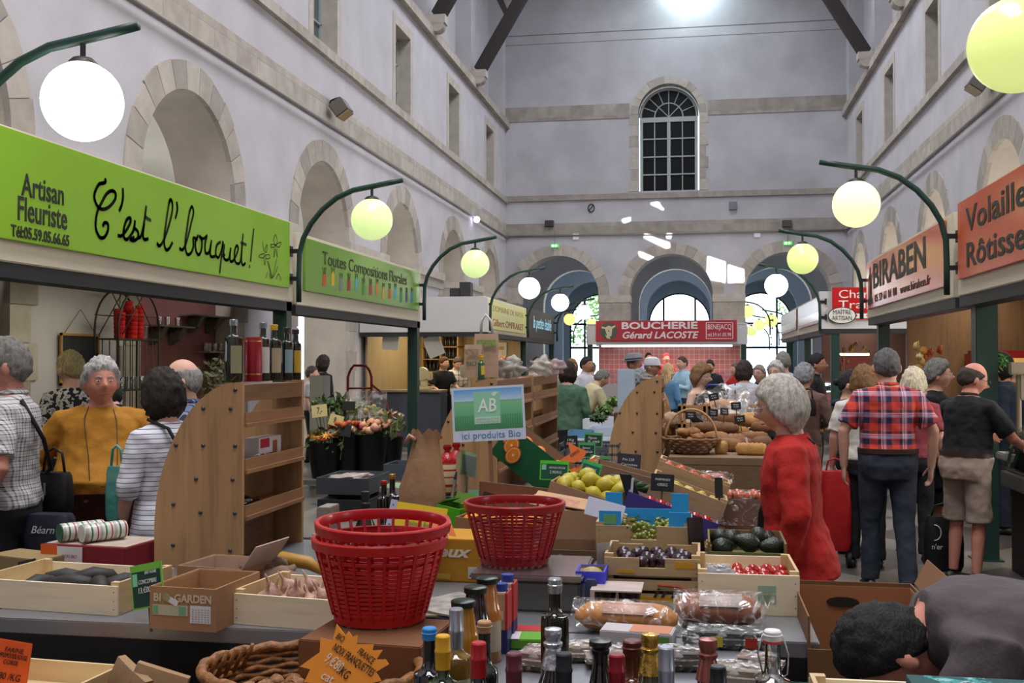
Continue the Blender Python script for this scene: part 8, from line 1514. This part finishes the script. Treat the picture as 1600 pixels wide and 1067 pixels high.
for z in (hh-.06,hh*.35,.02): p=MB(); p.box(-.12,.12,-.1,-.09,z,z+.05); p.box(-.12,.12,.09,.1,z,z+.05); p.box(-.12,-.11,-.09,.09,z,z+.05); p.box(.11,.12,-.09,.09,z,z+.05); p.build('rack_slat',rw,t)
# baguettes behind the wooden panel
for i in range(5):
    c=W(1012+i*6,640,7.95); mb=MB(); mb.tube([(0,0,-.25),(0,0,-.1),(0,.01,.1),(.0,.02,.2)],[.02,.032,.032,.012],12); o=mb.build('baguette',mat('#9a7048',.7,var=.25,vs=20,bump=.4,bs=40),smooth=True); o.matrix_world=TR(c.x+.02,8.2+.06*i,1.12+.1)@RT(-14,'Y'); tag(o,'baguette standing upright behind the bolted wooden panel','baguette','baguettes behind the wooden panel')
mb=MB(); mb.loft([[V((x*k,y*k,z)) for x,y in ((-.12,-.1),(.12,-.1),(.12,.25),(-.12,.25))] for z,k in ((0,.8),(.3,1))],cap=False); o=mb.build('baguette_basket',wk2,smooth=30); c=W(1024,680,8.1); o.location=(c.x,8.2,BZ-.22+.001); tag(o,'dark woven basket holding the upright baguettes','basket')
t=carton('white and blue box behind the wooden panel, beside the trilby',TR(W(978,600,9.0).x,9.0,1.2),.14,.14,.36,'#aabccc',solid=True); 
riser('riser under the white and blue box',W(978,600,9.0).x-.1,W(978,600,9.0).x+.1,8.98,9.2,TZ,1.199)
t=T('blue_chair_back','blue tubular chair back behind the bread','chair back',(W(1121,610,12.).x,12.6,.95)); p=MB(); p.tube([(-.12,0,0),(-.12,0,.36),(-.09,0,.4),(.09,0,.4),(.12,0,.36),(.12,0,0)],.014,8); p.build('tube_frame',mat('#2a3a7a',.4),t,smooth=True); p=MB(); p.box(-.1,.1,-.01,.01,.12,.36); p.build('back_panel',mat('#2a2f36',.6),t)
# grey crates at the left behind -------------------------------------------------
for i,(px,py,Y,w_,d,h,col,lab,z) in enumerate(((535,748,5.7,.30,.4,.09,'#3f444a','dark grey plastic crate of printed bags behind the big red baskets',TZ+.12),(535,772,5.55,.28,.35,.11,'#22252a','black plastic crate under the dark grey one',TZ+.002),(628,724,6.6,.24,.3,.1,'#4a5360','blue-grey plastic crate left of the crumpled paper bag',TZ+.1),(598,760,5.9,.19,.25,.09,'#a09a98','pale box with a green top behind the gold-capped bottle',TZ+.05))):
    t=carton(lab,TR(W(px,py,Y).x,Y,z),w_,d,h,col,inner='#55595e',name='plastic_crate' if i<3 else 'cardboard_box',solid=i==3,cat='crate' if i<3 else 'box')
    if i==3: p=MB(); p.box(-.08,.08,.03,.22,h,h+.002); p.build('green_lid_print',mat('#7a9a6a',.5),t)
    if i in(0,): p=MB(); p.ball((0,.2,h*.8),.09,16,jit=.6,sc=(1.3,1.6,.3)); p.build('printed_bags',mat('#a89a94',.4,var=.5,vs=20,bump=.8,bs=20),t,smooth=True)
riser('low step under the blue-grey crate',-1.95,-1.57,6.45,7.0,TZ+.001,TZ+.099); riser('low step under the pale box',-1.75,-1.3,5.88,6.2,TZ+.001,TZ+.049)
rj=random.Random(9)
for i in range(7):
    px=500+i*26; c=W(px,812,4.75+.1*(i%2)); t=T('snack_packet',['white printed snack packet','red and white snack packet','orange snack packet','silver crinkled snack packet','pale pink snack packet','white-red snack packet','cream snack packet'][i]+', in the heap behind the big red baskets, '+['leftmost','second from left','third from left','in the middle','third from right','second from right','rightmost'][i],'packet',mx=TR(c.x,4.8,TZ+.02)@RT(rj.uniform(-30,30))@RT(rj.uniform(-12,12),'X')); p=MB(); p.box(-.06,.06,-.04,.08,0,.035,0,.012); p.build('packet_film',mat(['#b5b0b0','#a84a44','#b5703a','#9a9a9c','#b59a94','#b5a09a','#b0a488'][i],.25,var=.5,vs=25,bump=.8,bs=25),t,smooth=30)
c=W(548,806,4.6); bottle(548,800,TZ,.11,.04,'jar',clear,'#b8a468','small round jar with a gold lid among the snack packets',mat('#b0985a',.3,.6),Y=4.62)
t=carton('tall narrow patterned box beside the near shelf unit',TR(W(502,800,4.6).x,4.62,TZ+.002),.06,.14,.2,'#8f867c',solid=True)
mb=MB(); mb.tube([(-.13,0,.05),(-.05,.02,.075),(.06,.02,.06),(.12,0,.03)],[.015,.028,.026,.012],10); o=mb.build('butternut',mat('#a87a22',.5,var=.15,vs=10),smooth=True); q_=W(450,872,3.95); o.location=(q_.x,4.0,TZ+.01); tag(o,'mustard-yellow curved squash in the shade beside the near shelf unit','squash')
for i in range(2): q_=W(415+i*30,890+i*8,3.85); mb=MB(); mb.ball((0,0,.05),.085,20,jit=.9,sc=(1.2,.9,.6),seed=i+8); o=mb.build('crumpled_paper',mat('#7a6250',.8,bump=1,bs=14),smooth=True); o.location=(q_.x,3.85-.1*i,TZ+.005); tag(o,['crumpled brown paper at the foot of the near shelf unit','second crumpled paper beside the garlic crate'][i],'paper')
# right front: big carton, crate, apron ------------------------------------------
x0=W(1232,890,3.95).x; x1=W(1372,890,3.95).x; xm=(x0+x1)/2+.0
t=carton('large open brown cardboard box standing on the floor by the bending person',TR(xm+.06,3.38,.12),.40,.56,.745,'#7a5636',inner='#a87048',cut=.13)
p=MB(); p.M=TR(-.03,.5605-.012,.675)@RT(90,'X'); p.lathe([(.0001,0),(.04,0),(.04,.001),(.0001,.001)],20,0,1.4,.45); p.build('hand_hole',mat('#2a241e',.9),t)
p=MB(); p.prism([(-.13,.42),(-.1,.45),(-.085,.42),(-.1,.36),(-.13,.35)],-.0015,-.0003,0,'XZ'); p.prism([(-.13,.34),(-.09,.33),(-.09,.29),(-.13,.28)],-.0015,-.0003,0,'XZ'); p.build('yellow_print',mat('#b8841e',.6),t)
p=MB(); p.M=TR(.21,0,.745)@RT(18,'Y'); p.prism([(0,0),(.56,0),(.56,-.0),(.50,.1),(.06,.1)],0,.004,0,'YZ'); p.build('flap',mat('#8a6244',.85),t)
riser('pallet under the large brown box',xm-.2,xm+.25,3.36,3.96,0,.119,wood('#7a6248','X'))
c=W(1392,1052,2.2); crate('pale wooden crate at the bottom right edge of the photo',TR(c.x,2.17,.93)@RT(1),.27,.2,.04,pineL,name='wooden_crate'); t=carton('dark green tray left of the bottom right crate',TR(W(1270,1052,2.2).x,2.2,.92),.09,.2,.03,'#123a22',inner='#123a22')
table('small side table under the bottom right crate',.36,1.0,2.1,2.45,.919,mat('#6a5a48',.6),th=.03)

mb=MB(); mb.box(-.14,.16,0,.22,0,.075,bev=.03); o=mb.build('folded_cloth',spots('#1c4a4a',['#3c8a8a','#8ab0b0','#14282c'],22),smooth=30); o.location=(W(1540,1050,2.15).x,2.14,.921); tag(o,'teal patterned folded cloth at the bottom right corner','cloth')

rl=random.Random(31)
for i,(px,py,Y,z) in enumerate(((1140,690,7.75,BZ),(1158,688,7.9,BZ),(1150,676,8.25,1.06),(1178,684,8.05,1.03),(1192,668,8.3,1.09),(1168,662,8.6,1.12),(1142,658,8.5,1.14),(1185,640,8.9,1.2),(1120,676,8.05,1.03))):
    loaf(px,py,Y,.2,.12,.085,['#8a5e38','#7a4e2e','#a0723e'][i%3],'crusty brown loaf in the heap behind the long tin loaf',rl.uniform(-60,60),z+.001,0,'brown loaves heaped on the bread table',sq=i%3==0)
for i,(px,py,Y,c_,lab) in enumerate(((1010,1052,2.86,'#a09086','pale crinkled packet between the gold and amber bottles'),(1180,1020,3.02,'#7a5a4a','brown crinkled packet behind the swing-top bottle'),(905,1030,3.06,'#9a8a78','beige crinkled packet right of the tall oil bottle'))):
    c=W(px,py,Y); t=T('flat_pack',lab,'packet',mx=TR(c.x,Y,TZ+.002)@RT([20,-12,8][i])); p=MB(); p.box(-.065,.065,0,.1,0,.04,0,.015); p.build('contents',mat(c_,.5,var=.4,vs=30),t,smooth=30); p=MB(); p.box(-.069,.069,-.004,.104,-.001,.046,0,.018); p.build('film',film(.65,30),t,smooth=30)
